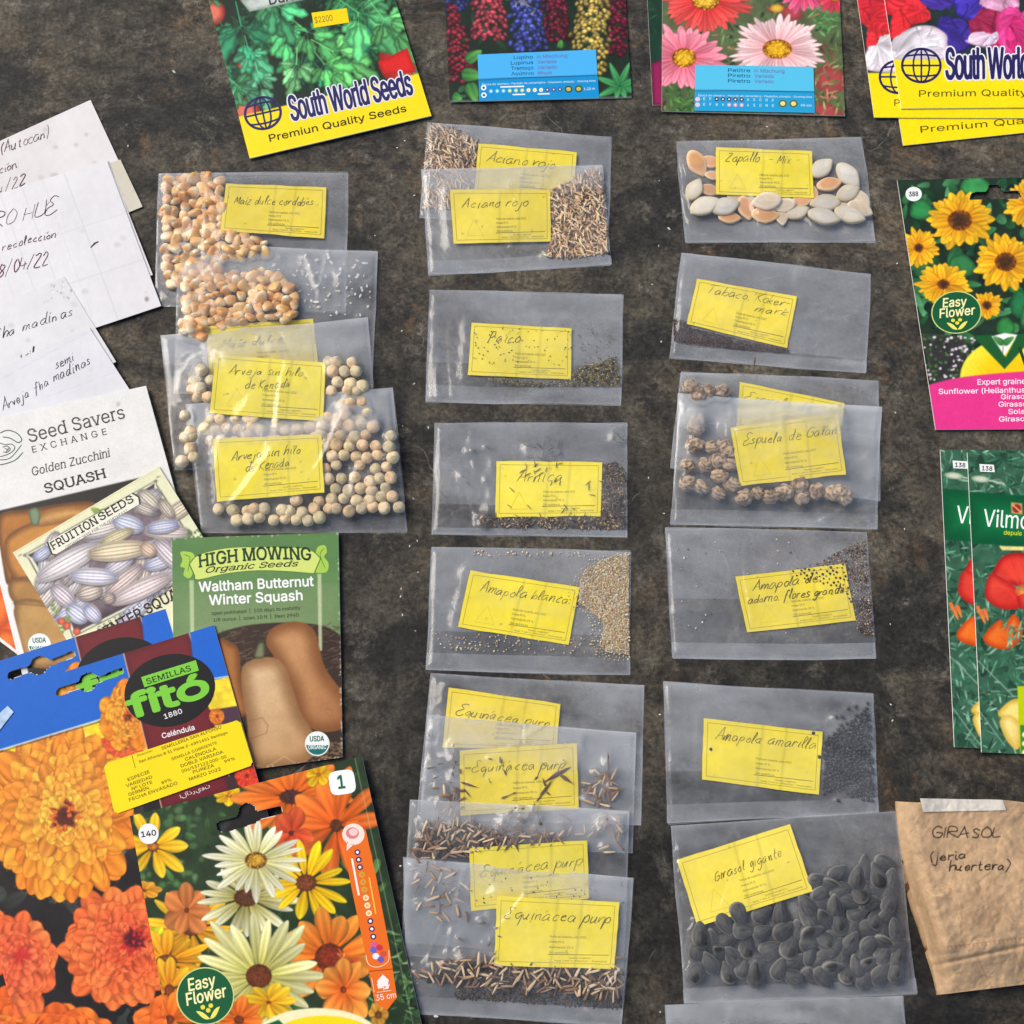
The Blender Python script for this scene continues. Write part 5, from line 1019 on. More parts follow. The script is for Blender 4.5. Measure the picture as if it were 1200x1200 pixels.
def sweet(label, q, z, dx, dy, yb, lo=False, seed=1):
    t, S = packet(label, q, z, .6, (38, 52, 48), 'sweet pea packets overlapping at the corner')
    D = lambda *p: [(a+dx, b+dy) for a, b in (Z(*p) if len(p) > 1 else [Z(p[0])])]
    S.tone(.5, 9, seed)
    for c, e, pts in (((222, 36, 52), (170, 24, 40), [(150, -260), (420, -300), (520, -60), (300, 60), (150, 60)]), ((120, 30, 130), (80, 20, 90), [(900, -350), (1300, -300), (1260, -60), (960, -40)]), ((236, 60, 140), (190, 40, 100), [(1250, -260), (1700, -250), (1650, 60), (1300, 60)]), ((232, 42, 52), (176, 28, 40), [(225, -20), (420, -30), (500, 95), (380, 110), (250, 100)]), ((240, 46, 52), (184, 30, 40), [(270, 120), (330, 65), (450, 85), (550, 130), (430, 170), (330, 190), (280, 260), (255, 270)]),
        ((76, 52, 170), (46, 28, 110), [(470, -60), (690, -60), (700, 20), (500, 30)]), ((70, 52, 176), (40, 30, 110), [(720, -80), (930, -80), (910, 60), (850, 140), (760, 130), (715, 70)]), ((62, 44, 150), (38, 26, 96), [(600, 170), (690, 140), (810, 175), (850, 240), (820, 330), (720, 370), (650, 300)]),
        ((170, 40, 78), (120, 24, 60), [(860, 120), (1000, 80), (1100, 120), (1060, 320), (900, 330), (850, 220)]), ((246, 176, 212), (210, 110, 160), [(900, -20), (1000, -40), (1150, -10), (1160, 60), (1080, 70), (960, 40)]), ((250, 70, 150), (216, 40, 110), [(1010, 110), (1180, 95), (1300, 160), (1260, 360), (1050, 370)]), ((222, 44, 120), (180, 30, 90), [(1100, 180), (1180, 130), (1260, 260), (1180, 380), (1120, 360)]), ((250, 214, 236), (220, 150, 200), [(785, 285), (900, 270), (960, 245), (1010, 270), (990, 310), (870, 320)]),
        ((236, 226, 232), (196, 170, 182), [(270, 330), (330, 240), (440, 185), (560, 185), (650, 240), (660, 300), (640, 420), (280, 420)])): S.blob(D(*pts), np.clip(np.array(c)*1.05+8, 0, 255), (np.array(e)*.6+np.array(c)*.35), 9, tex=.3, ts=16); veins(S, D(*pts), c)
    S.ell(*D((480, 300))[0], 10, 9, 0, (250, 246, 250), a=.8, soft=4); S.line(D((490, 190))[0], D((470, 330))[0], .8, (200, 170, 190), .6)
    y0 = D((100, yb))[0]; S.poly([(y0[0]-60, y0[1]), (1420, y0[1]-3), (1420, 260), (y0[0]-60, 260)], (252, 228, 8))
    return t, S, D
t, S, D = sweet('lowest sweet pea packet, only its yellow bottom band showing', [(1014, -98), (1225, -118), (1270, 148), (1058.5, 170.5)], 1.3, 8, 0, 200, True, 1)
S.q[3] = (1058.5, 170.5); S.poly([(1000, 120), (1420, 80), (1420, 300), (1000, 300)], (252, 228, 8))
S.text('Premium Quality Seeds', (1079, 155.5), (1290, 137), 7.6, (90, 70, 20), .004); finish(t, S, .6)
t, S, D = sweet('middle sweet pea packet, its lower edge peeking out below the top one', [(988, -118), (1200, -122), (1240, 138.5), (1024.5, 137.5)], 2.3, -27, 13, 438, seed=2)
globe(S, *D((480, 462))[0], 22, 19, NAVY, 0, 2.0); S.text('South World', D((650, 550))[0], D((1200, 540))[0], 34, NAVY, .020, space=.9, outline=((236, 232, 240), .05)); S.text('Premium Quality Seeds', (1048, 124), (1190, 124), 7.6, (70, 56, 30), .004); finish(t, S, .6)
t, S, D = sweet('topmost sweet pea packet with a globe logo over its yellow band', [(1017, -130), (1228, -134), (1278, 125), (1056, 127)], 3.4, 0, 0, 425, seed=3)
globe(S, *Z((478, 460)), 22.5, 19.5, NAVY, 0, 2.0); S.text('South World Seeds', Z((652, 555)), Z((1560, 545)), 36, NAVY, .020, space=.92, outline=((240, 238, 244), .03)); S.text('Premium Quality Seeds', Z((462, 680)), Z((1540, 668)), 7.6, (80, 64, 30), .004); finish(t, S, .7)

# ---- sunflower packet
Z = zoomed(1030, 190, 3.635)
t, S = packet('sunflower seed packet with a magenta base and round white corner number', [(1051.5, 211), (1252, 207), (1320, 502), (1096.5, 503.5)], [2.8, 1.8, 1.8, 2.0], .9, (34, 52, 38))
S.tone(.5, 12, 3); leaves(S, 1050, 200, 1320, 440, 300, 20, 6, [(40, 92, 54), (52, 116, 66), (30, 66, 44), (24, 48, 36), (76, 140, 90)], 4, .6)
for x, y, a, b, c in ((410, 100, 80, 45, (60, 150, 80)), (180, 200, 60, 45, (50, 140, 74)), (350, 440, 75, 50, (52, 124, 70)), (540, 700, 50, 40, (54, 140, 66)), (600, 600, 50, 60, (40, 120, 70)), (650, 650, 60, 60, (60, 140, 80))): p = Z((x, y)); S.blob([(p[0]+a/3.6*math.cos(i)*(.8+.2*math.sin(i*3)), p[1]+b/3.6*math.sin(i)) for i in np.linspace(0, 5.6, 8)], c, np.array(c)*.7, 5, tex=.3)
def sunf(x, y, R, sq=1.0, rc=.3, seed=1, n=20):
    p = Z((x, y)); daisy(S, p[0], p[1], R/3.635, n, (236, 150, 20), (252, 200, 40), (74, 46, 28), R*rc/3.635, sq, tip=.95, seed=seed, rings=2, edge=(206, 120, 10), cedge=(150, 86, 20), wd=R/3.635*.17)
for a in ((170, 365, 92, 1.0, .22, 1, 16), (640, 180, 110, 1.0, .2, 2), (800, 300, 140, .9, .3, 8), (345, 248, 146, .88, .36, 3), (275, 520, 122, .82, .22, 4), (540, 425, 136, .9, .34, 5), (460, 610, 72, .9, .3, 6, 16), (760, 560, 120, .9, .3, 7)): sunf(*a)
r = R_(6); S.poly(Z((180, 730), (360, 740), (420, 900), (230, 945)), (52, 50, 50), (60, 66, 50), 8, tex=.5, ts=4)
for _ in range(110): p = Z((r.uniform(185, 410), r.uniform(740, 930))); c = [(236, 226, 232), (216, 190, 206), (80, 120, 62), (60, 100, 54)][r.integers(0, 4)]; S.ell(p[0], p[1], r.uniform(.9, 2.2), r.uniform(.9, 1.8), 0, c, soft=.6)
c = Z((560, 915)); S.ell(c[0], c[1], 59, 46, -.05, (252, 206, 10), (246, 236, 60))
S.poly(Z((400, 740), (480, 735), (540, 830), (590, 735), (680, 722), (535, 882)), (30, 92, 44)); S.poly(Z((480, 742), (535, 728), (590, 735), (535, 825)), (244, 248, 240))
for a, sd in ((-2.5, 1), (-.6, 1)): p = Z((530, 775)); S.petal(p[0], p[1], a, 15, 4, (50, 120, 60), (96, 160, 80), None)
S.line(Z((530, 770)), Z((527, 815)), .8, (120, 90, 60))
S.text('Vilmorin', Z((600, 868)), Z((900, 850)), 21, (24, 66, 40), .03)
S.blob(Z((180, 952), (330, 920), (500, 900), (700, 882), (1000, 860), (1100, 1200), (600, 1260), (200, 1200)), (234, 58, 140)) if False else S.poly(list(smooth_poly(Z((190, 955), (330, 920), (500, 900), (700, 886), (1100, 862)), 6, False))+Z((1150, 1250), (200, 1250)), (232, 56, 138))
for tx, x0, y, x1, h in (('Expert grainetier', 420, 948, 676, 24), ('Sunflower (Helianthus)', 255, 988, 634, 23), ('Girasol enano', 520, 1010, 740, 22), ('Girassol anão', 510, 1042, 730, 22), ('Soleil nain', 552, 1073, 720, 22), ('Girasole nano', 512, 1105, 750, 22)): S.text(tx, Z((x0, y)), Z((x1, y-(x1-x0)*.02)), h/3.635*.95, (252, 232, 242), .02)
def easy(S, cx, cy, rx, ry, rot):
    S.disc(cx, cy, rx, ry, (206, 214, 130), .05, rot); S.disc(cx, cy, rx*.955, ry*.955, (24, 92, 54), .07, rot); c, k = math.cos(rot), math.sin(rot)
    P = lambda x, y: (cx+x*rx*c-y*ry*k, cy+x*rx*k+y*ry*c)
    S.text('Easy', P(-.52, -.28), P(.45, -.28), ry*.42, (250, 244, 176), .02, shear=.15, lift=.11); S.text('Flower', P(-.68, .2), P(.75, .16), ry*.42, (250, 244, 176), .02, shear=.15, lift=.11)
    for sg in (1, -1):
        a = np.linspace(0, 1, 9); q = [P(sg*.42*(1-x)+0*x, .45+.35*x+.12*math.sin(x*3.1)) for x in a]+[P(sg*.42*(1-x), .45+.35*x-.10*math.sin(x*3.1)) for x in a[::-1]]; S.fan(q, (240, 232, 110), .10)
    for x, y in ((-.16, .36), (0, .5), (.12, .36)) : S.disc(*P(x, y), rx*.08, ry*.08, (236, 222, 70), .10)
easy(S, *Z((330, 640)), 29.5, 25, -.08)
c = Z((148, 136)); S.disc(*c, 9.6, 8.4, (240, 242, 238), .06); S.text('388', (c[0]-5.2, c[1]+2.7), (c[0]+5.2, c[1]+2.2), 5.2, (40, 40, 40), .03)
finish(t, S, .8, [smooth_poly(Z((388, 150), (400, 130), (455, 125), (468, 100), (495, 95), (520, 105), (528, 122), (590, 122), (602, 138), (590, 156), (400, 160)), 4)])

# ---- two poppy packets
Z = zoomed(1080, 510, 3.077)
def poppyp(label, q, z, dx, dy, seed):
    t, S = packet(label, q, z, .7, (56, 98, 74), 'poppy packets lying one on another'); S.tone(.45, 8, seed)
    D = lambda x, y: (1080+x/3.077+dx, 510+y/3.077+dy)
    x0, x1 = q[0][0]-5, q[1][0]+40
    leaves(S, x0, 520, x1, 890, 260, 24, 3.2, [(44, 88, 66), (56, 104, 78)], seed+14, .6); leaves(S, x0, 520, x1, 890, 1300, 15, 1.15, [(70, 132, 98), (100, 164, 126), (50, 104, 76), (140, 188, 156), (44, 88, 66)], seed+4, .6); leaves(S, x0, 520, x1, 890, 260, 9, 1.0, [(160, 200, 170), (100, 160, 120)], seed+5, .6)
    S.path([D(190, 800), D(330, 940)], 1, (150, 180, 160)); S.path([D(205, 990), D(300, 1120)], 1, (140, 176, 156)); S.path([D(230, 160), D(298, 175)], 1.4, (196, 206, 180)); S.ell(*D(213, 158), 11, 4, .1, (206, 214, 190), (150, 170, 140))
    gp = [D(150, 203), D(700, 240), D(720, 425), D(160, 388)]; S.poly(gp, (10, 96, 52)); S.poly([D(165, 205), D(700, 240), D(720, 425), D(170, 388)], (16, 128, 66), (6, 84, 48), 34)
    def bloom(cx, cy, L, c0, c1, angs, wd, sq, sd):
        r = R_(sd)
        for a in angs: S.petal(*D(cx, cy), a, L*r.uniform(.9, 1.08), wd*r.uniform(.9, 1.15), np.array(c0)*r.uniform(.9, 1.08), c1, np.array(c0)*.8, tip=2.0, streak=.07, sq=sq, shade=.3)
    S.poly([D(280, 400), D(370, 402), D(368, 416), D(290, 414)], (246, 226, 140), tex=.3)
    for c, e, g2, pts in (((244, 128, 40), (200, 70, 18), (226, 96, 26), [(222, 730), (250, 690), (285, 665), (300, 690), (330, 645), (362, 690), (352, 745), (305, 772), (245, 760)]),
        ((222, 56, 44), (170, 26, 26), (240, 90, 66), [(252, 520), (285, 445), (340, 424), (420, 436), (500, 470), (520, 560), (420, 560), (330, 540)]), ((238, 78, 56), (184, 34, 30), (206, 44, 38), [(228, 566), (248, 500), (300, 520), (350, 560), (385, 600), (360, 622), (296, 628), (246, 604)]), ((226, 60, 46), (176, 30, 28), (240, 88, 64), [(345, 565), (420, 550), (520, 560), (500, 620), (420, 636), (360, 625)]),
        ((250, 232, 142), (206, 168, 60), (236, 204, 96), [(276, 1010), (300, 972), (340, 950), (400, 962), (430, 1000), (400, 1050), (340, 1040)]), ((252, 236, 156), (214, 178, 76), (240, 208, 100), [(282, 1030), (320, 1010), (365, 1060), (350, 1130), (322, 1120), (296, 1080)])): S.blob([D(*p) for p in pts], c, e, 9, tex=.2, ts=14, gx=(g2, 1.0))
    for i in range(22): a = -2.9+i*.2; S.path(smooth_poly([D(365, 570), D(365+60*math.cos(a+.1), 570+55*math.sin(a+.1)), D(365+125*math.cos(a), 570+120*math.sin(a))], 4, False), .7, (190, 40, 34) if i % 2 else (250, 120, 90), .3)
    for x, y, a0 in ((300, 745, -2.4),): 
        for i in range(12): a = a0+i*.16; S.line(D(x, y), D(x+80*math.cos(a), y+80*math.sin(a)), .7, (206, 84, 20), .35)
    for i in range(12): a = -2.8+i*.2; S.line(D(350, 1045), D(350+78*math.cos(a), 1045+80*math.sin(a)), .7, (226, 190, 90), .4)
    for i in range(14): a = -2.9+i*.22; pass
    [S.line(D(365, 570), D(365+26*math.cos(k), 562+24*math.sin(k)), 1.0, (240, 160, 70), .8) for k in np.linspace(2.4, 6.4, 14)]; leaves(S, *D(310, 680), *D(365, 760), 30, 10, 1.1, [(150, 190, 150), (110, 160, 120)], seed+9)
    for x, y in ((200, 640), (212, 660), (224, 650)): S.petal(*D(x, y-25), 1.2, 16, 2.4, (226, 110, 50), (240, 140, 70))
    S.poly([D(345, 905), D(800, 905), D(800, 1300), D(362, 1300)], (186, 206, 0)); S.poly([D(355, 1045), D(800, 1045), D(800, 1300), D(364, 1300)], (60, 130, 50)); 
    for k in range(5): S.ell(*D(372, 1080+k*32), 3.2, 3.2, 0, (240, 230, 200))
    q4 = [D(322, 242), D(362, 246), D(364, 286), D(324, 282)]; S.poly(q4, (206, 150, 90)); S.ell(*D(343, 264), 5, 5, 0, (150, 40, 30)); S.line(D(330, 252), D(356, 276), 1.2, (240, 210, 150))
    S.text('Vilmorin', D(222, 328), D(462, 344), 20, (244, 248, 244), .005); S.text('depuis 1743', D(296, 358), D(420, 365), 5, (196, 214, 60), .02)
    p = D(236, 119); S.fan([(p[0]-9, p[1]-5), (p[0]+8, p[1]-4), (p[0]+9, p[1]+4.6), (p[0]-8, p[1]+4)], (240, 242, 238), .06); S.text('138', (p[0]-6, p[1]+2.4), (p[0]+6, p[1]+3), 5, (60, 60, 60), .03)
    finish(t, S, .8)
poppyp('rear poppy packet, a narrow strip showing beside the front one', [(1102, 527), (1292, 528), (1330, 884), (1118.5, 875.5)], 1.4, -31.5, -4, 1)
poppyp('front poppy packet with a red poppy and a dark green brand band', [(1133.6, 530), (1325, 533), (1372, 890), (1150.5, 881.5)], 2.8, 0, 0, 2)
# ================================================================ papers and packets along the other side
def paper(name, label, q, z, base=(228, 228, 231), stains=6, seed=1, curl=.5, grid=0, cat='paper slip', thick=.25):
    S = Sheet(q, z, 1.6, curl, base); S.tone(.06, 40, seed); S.tone(.04, 7, seed+2); r = R_(seed)
    for _ in range(stains):
        p = S.at(np.array(r.uniform(.45, .97)), np.array(r.uniform(.05, .95))); a = r.uniform(1, 4); S.ell(p[0], p[1], a, a*.8, 0, (186, 182, 172), a=r.uniform(.2, .6), soft=1.6)
    F = oriented(q)
    if grid:
        for k in range(1, grid): S.line(F(k/grid, .0), F(k/grid, 1), .8, (206, 206, 212), .7)
        for k in (.36, .68): S.line(F(0, k), F(1, k), .8, (206, 206, 212), .55)
    return S, F
def paper_done(S, name, label, cat='paper slip', thick=.25, group=None):
    t = thing(name, label, cat, base_of(S.q), group); S.build('written_face', M_PAPER, t); S.body('back_sheet', M_PAPER, t, thick, (222, 220, 216)); return t
PUR = (96, 56, 66); BLK = (52, 50, 56)
Z = zoomed(0, 0, 4)
S, F = paper('envelope', '', [(-110, 215), (106, 117), (163, 240), (-45, 336)], [.8, 1.2, .9, .5], (229, 225, 222), 14, 1)
S.hand('Arveja (Autocan)', Z((-170, 790)), Z((232, 640)), 6.0, PUR, .85, seed=2); S.hand('recolección:', Z((-160, 880)), Z((95, 780)), 5.2, PUR, .85, seed=3); S.hand('28/04/22', Z((-140, 970)), Z((125, 862)), 6.4, PUR, 1.05, seed=4)
S.ell(*Z((255, 822)), 5, 3, 0, (196, 196, 186), a=.8, soft=1.5); S.ell(*Z((260, 690)), 3.4, 2.2, 0, (198, 196, 188), a=.7, soft=1.2); S.ell(*Z((405, 630)), 2.4, 2, 0, (196, 194, 188), a=.7, soft=1)
paper_done(S, 'paper_envelope', 'stained white paper lying topmost of the handwritten papers, ending in 22')
S, F = paper('slip', '', [(100, 200), (141, 187), (167, 242), (120, 262)], 1.2, (214, 208, 188), 8, 2); paper_done(S, 'paper_slip', 'small cream paper slip peeking out beside the white papers')
S, F = paper('second', '', [(-96, 262), (127, 189), (179, 322), (-28, 400)], 1.6, (224, 222, 222), 0, 3); paper_done(S, 'paper_sheet', 'white sheet edge showing just under the ruled white paper')
S, F = paper('envelope', '', [(-100, 258), (125, 187), (188.8, 358.5), (-38, 434)], [2.0, 2.2, 2.2, 2.0], (231, 229, 229), 5, 4, grid=9)
S.hand('NEGRO HUÉ', Z((-190, 1110)), Z((272, 995)), 8.2, PUR, 1.0, seed=5); S.hand('recolección:', Z((10, 1175)), Z((275, 1108)), 4.8, PUR, .85, seed=6)
Z2 = zoomed(0, 300, 5.4545); S.hand('28/04/22', Z2((-60, 150)), Z2((320, 45)), 7.6, (110, 60, 84), 1.15, seed=7); S.ribbon(Z((425, 1160), (445, 1140), (462, 1132)), 2, (60, 60, 60)); S.ell(*Z2((938, 276)), 2.6, 3, 0, (150, 140, 130), a=.8)
paper_done(S, 'paper_envelope', 'ruled white paper dated 28/04/22 in purple ink')
S, F = paper('slip', '', [(-70, 388), (75, 324), (136, 424), (-10, 488)], [2.6, 2.8, 2.4, 2.6], (228, 227, 226), 10, 6)
S.hand('Arveja fha madinas', Z2((-330, 640)), Z2((470, 375)), 6.0, BLK, .85, seed=8); S.hand('abril', Z2((95, 700)), Z2((228, 640)), 4.8, BLK, 1.0, seed=9); leaves(S, *Z2((330, 150)), *Z2((480, 270)), 26, 4, .7, [(214, 214, 214)], 3)
paper_done(S, 'paper_slip', 'white paper slip with black handwriting partly under a second slip')
S, F = paper('slip', '', [(-70, 462), (104.5, 383.5), (158, 466), (-10, 545)], [3.0, 3.3, 3.0, 3.0], (227, 226, 228), 3, 7); S.line(Z2((0, 790)), Z2((590, 470)), 1, (206, 206, 212), .5); S.line(Z2((300, 900)), Z2((740, 740)), .8, (208, 208, 214), .6)
S.hand('semi', Z2((355, 720)), Z2((480, 660)), 5.2, BLK, .85, seed=10); S.hand('Arveja fha madinas', Z2((20, 985)), Z2((582, 690)), 5.8, BLK, .85, seed=11)
paper_done(S, 'paper_slip', 'white handwritten paper slip lying just above the golden zucchini packet')

# ---- pumpkin packet, zucchini packet, striped squash packet
Z = zoomed(0, 440, 3.333)
t, S = packet('orange pumpkin seed packet peeking out from under the golden zucchini packet', [(-120, 620), (-10, 560), (24, 769.5), (-80, 692)], 1.4, .2, (226, 92, 20)); S.tone(.3, 10)
for x, y, a, b in ((-20, 700, 60, 110), (10, 790, 50, 90), (-20, 910, 70, 90), (20, 1040, 50, 50), (-60, 1010, 60, 70)): S.ell(*Z((x, y)), a/3.3, b/3.3, .2, (244, 122, 36), (196, 70, 12)); S.line(Z((x-10, y-b*.8)), Z((x-14, y+b*.8)), 1, (206, 84, 18), .7)
S.line(Z((-300, 800)), Z((80, 1096)), 5, (238, 236, 230)); finish(t, S, .6)
SQ = [(-45, 500), (171, 452), (252, 744), (27, 795)]
t, S = packet('white golden zucchini squash packet with yellow squash photo', SQ, [3.8, 3.8, 3.0, 3.2], .5, (229, 228, 222)); S.tone(.06, 30, 3)
Zp = [Z((8, 528)), Z((340, 452)), Z((640, 372)), Z((860, 1080)), Z((98, 1260)), Z((-8, 570))]
S.poly([Z((-20, 532)), Z((620, 382)), Z((900, 1200)), Z((115, 1180))], (30, 26, 24))
for c, e, pts in (((176, 110, 40), (92, 54, 22), [(-10, 560), (120, 520), (330, 490), (370, 520), (200, 600), (100, 690), (60, 790), (20, 800)]), ((196, 132, 56), (122, 72, 28), [(20, 640), (180, 560), (300, 600), (200, 760), (60, 800)]), ((206, 156, 84), (150, 98, 44), [(130, 560), (200, 520), (330, 512), (420, 540), (440, 600), (330, 560), (200, 585), (150, 590)]), ((176, 128, 66), (116, 76, 36), [(40, 800), (160, 795), (220, 900), (60, 890)]), ((190, 146, 84), (130, 92, 50), [(60, 890), (230, 910), (330, 1100), (110, 1130)])): S.blob(Z(*pts), c, e, 10, tex=.2, ts=12)
S.blob(Z((112, 530), (140, 515), (158, 540), (150, 580), (125, 582)), (120, 140, 110), (80, 96, 70), 4)
for a, b in (((36, 800), (180, 800)), ((52, 890), (210, 905))): S.line(Z(a), Z(b), 1.2, (110, 70, 30), .6)
S.line(Z((-28, 650)), Z((92, 1110)), 4.5, (240, 238, 232)); S.poly(Z((-90, 560), (-22, 540), (70, 1100), (20, 1130)), (238, 236, 232))
g_ = (60, 84, 86)
for w_, pts in ((1.2, [(0, 225), (30, 214), (65, 225), (85, 250), (70, 262), (40, 245), (10, 240)]), (1.2, [(90, 300), (60, 330), (20, 345), (-10, 350)]), (1.0, [(-5, 262), (20, 270), (45, 268), (58, 282), (45, 300), (20, 312), (-5, 318)]), (1.0, [(10, 280), (28, 276), (40, 288), (28, 300), (12, 298)]), (1.0, [(-5, 330), (40, 322), (85, 270)]), (1.0, [(18, 284), (34, 292)]), (1.0, [(22, 300), (36, 282)])): S.ribbon(smooth_poly(Z(*pts), 5, False), w_, g_, .07)
S.text('Seed Savers', Z((115, 262)), Z((490, 166)), 15.5, (66, 64, 60), .0, serif=True); S.text('EXCHANGE', Z((128, 302)), Z((418, 230)), 7.6, (60, 58, 56), .0, serif=True, space=1.5)
S.text('Golden Zucchini', Z((128, 392)), Z((434, 316)), 10, (58, 54, 50), .0, serif=True, shear=.15); S.text('SQUASH', Z((178, 460)), Z((416, 398)), 11, (40, 34, 32), .015, serif=True)
S.ell(*Z((462, 112)), 2.6, 3, 0, (188, 190, 200), a=.8)
def usda(S, cx, cy, r, rot=0.0):
    S.disc(cx, cy, r, r, (226, 236, 230), .05); S.disc(cx, cy, r*.92, r*.92, (244, 246, 242), .06)
    a = np.linspace(.12, np.pi-.12, 20); S.fan(np.stack([cx+r*.9*np.cos(a), cy+r*.9*np.sin(a)], 1), (20, 112, 104), .08); S.ribbon([(cx-r*.86, cy-.2), (cx+r*.86, cy-1)], .9, (240, 244, 240), .09, False)
    S.text('USDA', (cx-r*.58, cy-r*.18), (cx+r*.55, cy-r*.22), r*.42, (30, 104, 70), .03, lift=.10); S.text('ORGANIC', (cx-r*.72, cy+r*.45), (cx+r*.72, cy+r*.42), r*.32, (236, 242, 238), .02, lift=.11)
usda(S, *Z((154, 1052)), 13.5); finish(t, S, .9)
FQ = [(15, 647.5), (186, 546.5), (290, 712), (118, 815)]
t, S = packet('cream framed packet of blue striped delicata squash tilted on the zucchini packet', FQ, [4.4, 4.9, 3.8, 4.3], .6, (232, 230, 190)); S.tone(.07, 30, 8)
for a, b in (((58, 692), (622, 362)), ): S.line(Z(a), Z(b), 1.0, (206, 206, 150), .8)
fr = Z((112, 690), (590, 420), (612, 425), (760, 660), (800, 740), (330, 1000), (270, 985), (110, 715)); S.poly(smooth_poly(fr, 3), (54, 66, 44)); S.poly(smooth_poly([tuple(np.mean(fr, 0)+(np.array(p)-np.mean(fr, 0))*.985) for p in fr], 3), (236, 232, 204)); S.poly(smooth_poly([tuple(np.mean(fr, 0)+(np.array(p)-np.mean(fr, 0))*.945) for p in fr], 3), (120, 106, 112), (70, 58, 66), 20, tex=.4)
def delicata(x0, y0, x1, y1, w_, c, st, n=5):
    p, q = np.array(Z((x0, y0))), np.array(Z((x1, y1))); L = np.linalg.norm(q-p); a = math.atan2(q[1]-p[1], q[0]-p[0]); m = (p+q)/2; w_ /= 3.7
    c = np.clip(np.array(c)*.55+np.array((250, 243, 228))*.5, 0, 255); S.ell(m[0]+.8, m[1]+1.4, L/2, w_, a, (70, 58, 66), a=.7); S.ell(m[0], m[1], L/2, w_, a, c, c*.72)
    for k in range(n):
        f = (k+.5)/n*2-1; tt = np.linspace(-.92, .92, 9); pts = [(m[0]+math.cos(a)*x*L/2-math.sin(a)*f*w_*math.sqrt(1-x*x)*.95, m[1]+math.sin(a)*x*L/2+math.cos(a)*f*w_*math.sqrt(1-x*x)*.95) for x in tt]; S.path(pts, 1.1 if k % 2 else .7, st, .8)
BL, DK = (86, 98, 160), (84, 76, 84)
rd = R_(12)
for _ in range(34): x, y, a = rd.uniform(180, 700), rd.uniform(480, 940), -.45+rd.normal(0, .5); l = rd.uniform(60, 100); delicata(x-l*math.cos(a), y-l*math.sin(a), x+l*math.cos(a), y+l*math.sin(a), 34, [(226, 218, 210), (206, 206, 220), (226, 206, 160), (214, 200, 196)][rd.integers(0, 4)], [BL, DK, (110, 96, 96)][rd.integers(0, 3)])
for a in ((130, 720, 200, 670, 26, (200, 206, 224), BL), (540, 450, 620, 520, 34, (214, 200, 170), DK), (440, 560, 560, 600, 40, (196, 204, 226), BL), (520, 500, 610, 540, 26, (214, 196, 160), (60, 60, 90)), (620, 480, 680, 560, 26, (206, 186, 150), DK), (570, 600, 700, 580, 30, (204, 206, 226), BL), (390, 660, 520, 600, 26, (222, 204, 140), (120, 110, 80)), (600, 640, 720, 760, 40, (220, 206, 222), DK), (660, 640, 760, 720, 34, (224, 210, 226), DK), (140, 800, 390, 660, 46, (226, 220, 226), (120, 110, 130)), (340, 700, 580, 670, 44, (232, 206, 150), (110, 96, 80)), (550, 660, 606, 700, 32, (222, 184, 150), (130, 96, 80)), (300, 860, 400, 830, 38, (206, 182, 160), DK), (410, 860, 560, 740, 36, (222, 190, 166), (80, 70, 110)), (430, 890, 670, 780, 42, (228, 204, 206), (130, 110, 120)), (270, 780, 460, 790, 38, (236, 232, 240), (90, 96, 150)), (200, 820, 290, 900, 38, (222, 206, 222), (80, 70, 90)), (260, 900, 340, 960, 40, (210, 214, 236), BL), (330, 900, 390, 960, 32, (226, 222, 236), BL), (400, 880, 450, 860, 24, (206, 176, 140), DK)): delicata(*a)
lb = Z((182, 652), (520, 458), (545, 472), (550, 500), (215, 702), (200, 700)); S.geo([*lb, tuple(np.mean(lb, 0))], [(i, (i+1) % 6, 6) for i in range(6)], (50, 56, 40), .06); lb2 = [tuple(np.mean(lb, 0)+(np.array(p)-np.mean(lb, 0))*.965) for p in lb]; S.geo([*lb2, tuple(np.mean(lb2, 0))], [(i, (i+1) % 6, 6) for i in range(6)], (238, 236, 214), .08)
S.text('FRUITION', Z((208, 682)), Z((386, 576)), 9.6, (40, 34, 34), .02, serif=True, lift=.12); S.text('SEEDS', Z((394, 568)), Z((526, 490)), 9.0, (40, 34, 34), .02, serif=True, lift=.12); S.text('ORGANIC SEED FOR THE NORTHEAST', Z((258, 676)), Z((500, 530)), 3.0, (110, 104, 96), .0, lift=.12)
for x, y, a in ((392, 540, -2.6), (392, 540, -.5)): p = Z((x, y)); S.petal(p[0], p[1], a, 13, 4, (120, 150, 60), (150, 176, 80))
S.text('CERTIFIED ORGANIC', Z((385, 996)), Z((720, 806)), 4.2, (90, 92, 70), .0, serif=True, space=1.5); S.text('WINTER SQUASH', Z((380, 1040)), Z((760, 832)), 12, (50, 40, 36), .02, serif=True)
r = R_(2)
for _ in range(26): p = Z((r.uniform(195, 290), r.uniform(900, 1000))); S.petal(p[0], p[1], r.uniform(0, 6.28), 5, 1.6, (110, 140, 70), (150, 170, 100))
for x, y in ((262, 978), (240, 960), (300, 1000)): S.ell(*Z((x, y)), 4.6, 4.4, 0, (226, 110, 80), (170, 60, 50))
for _ in range(20): p = Z((r.uniform(735, 800), r.uniform(600, 640))); S.petal(p[0], p[1], r.uniform(0, 6.28), 4, 1.4, (70, 110, 60), (120, 150, 90))
finish(t, S, .8, back=(226, 222, 190))

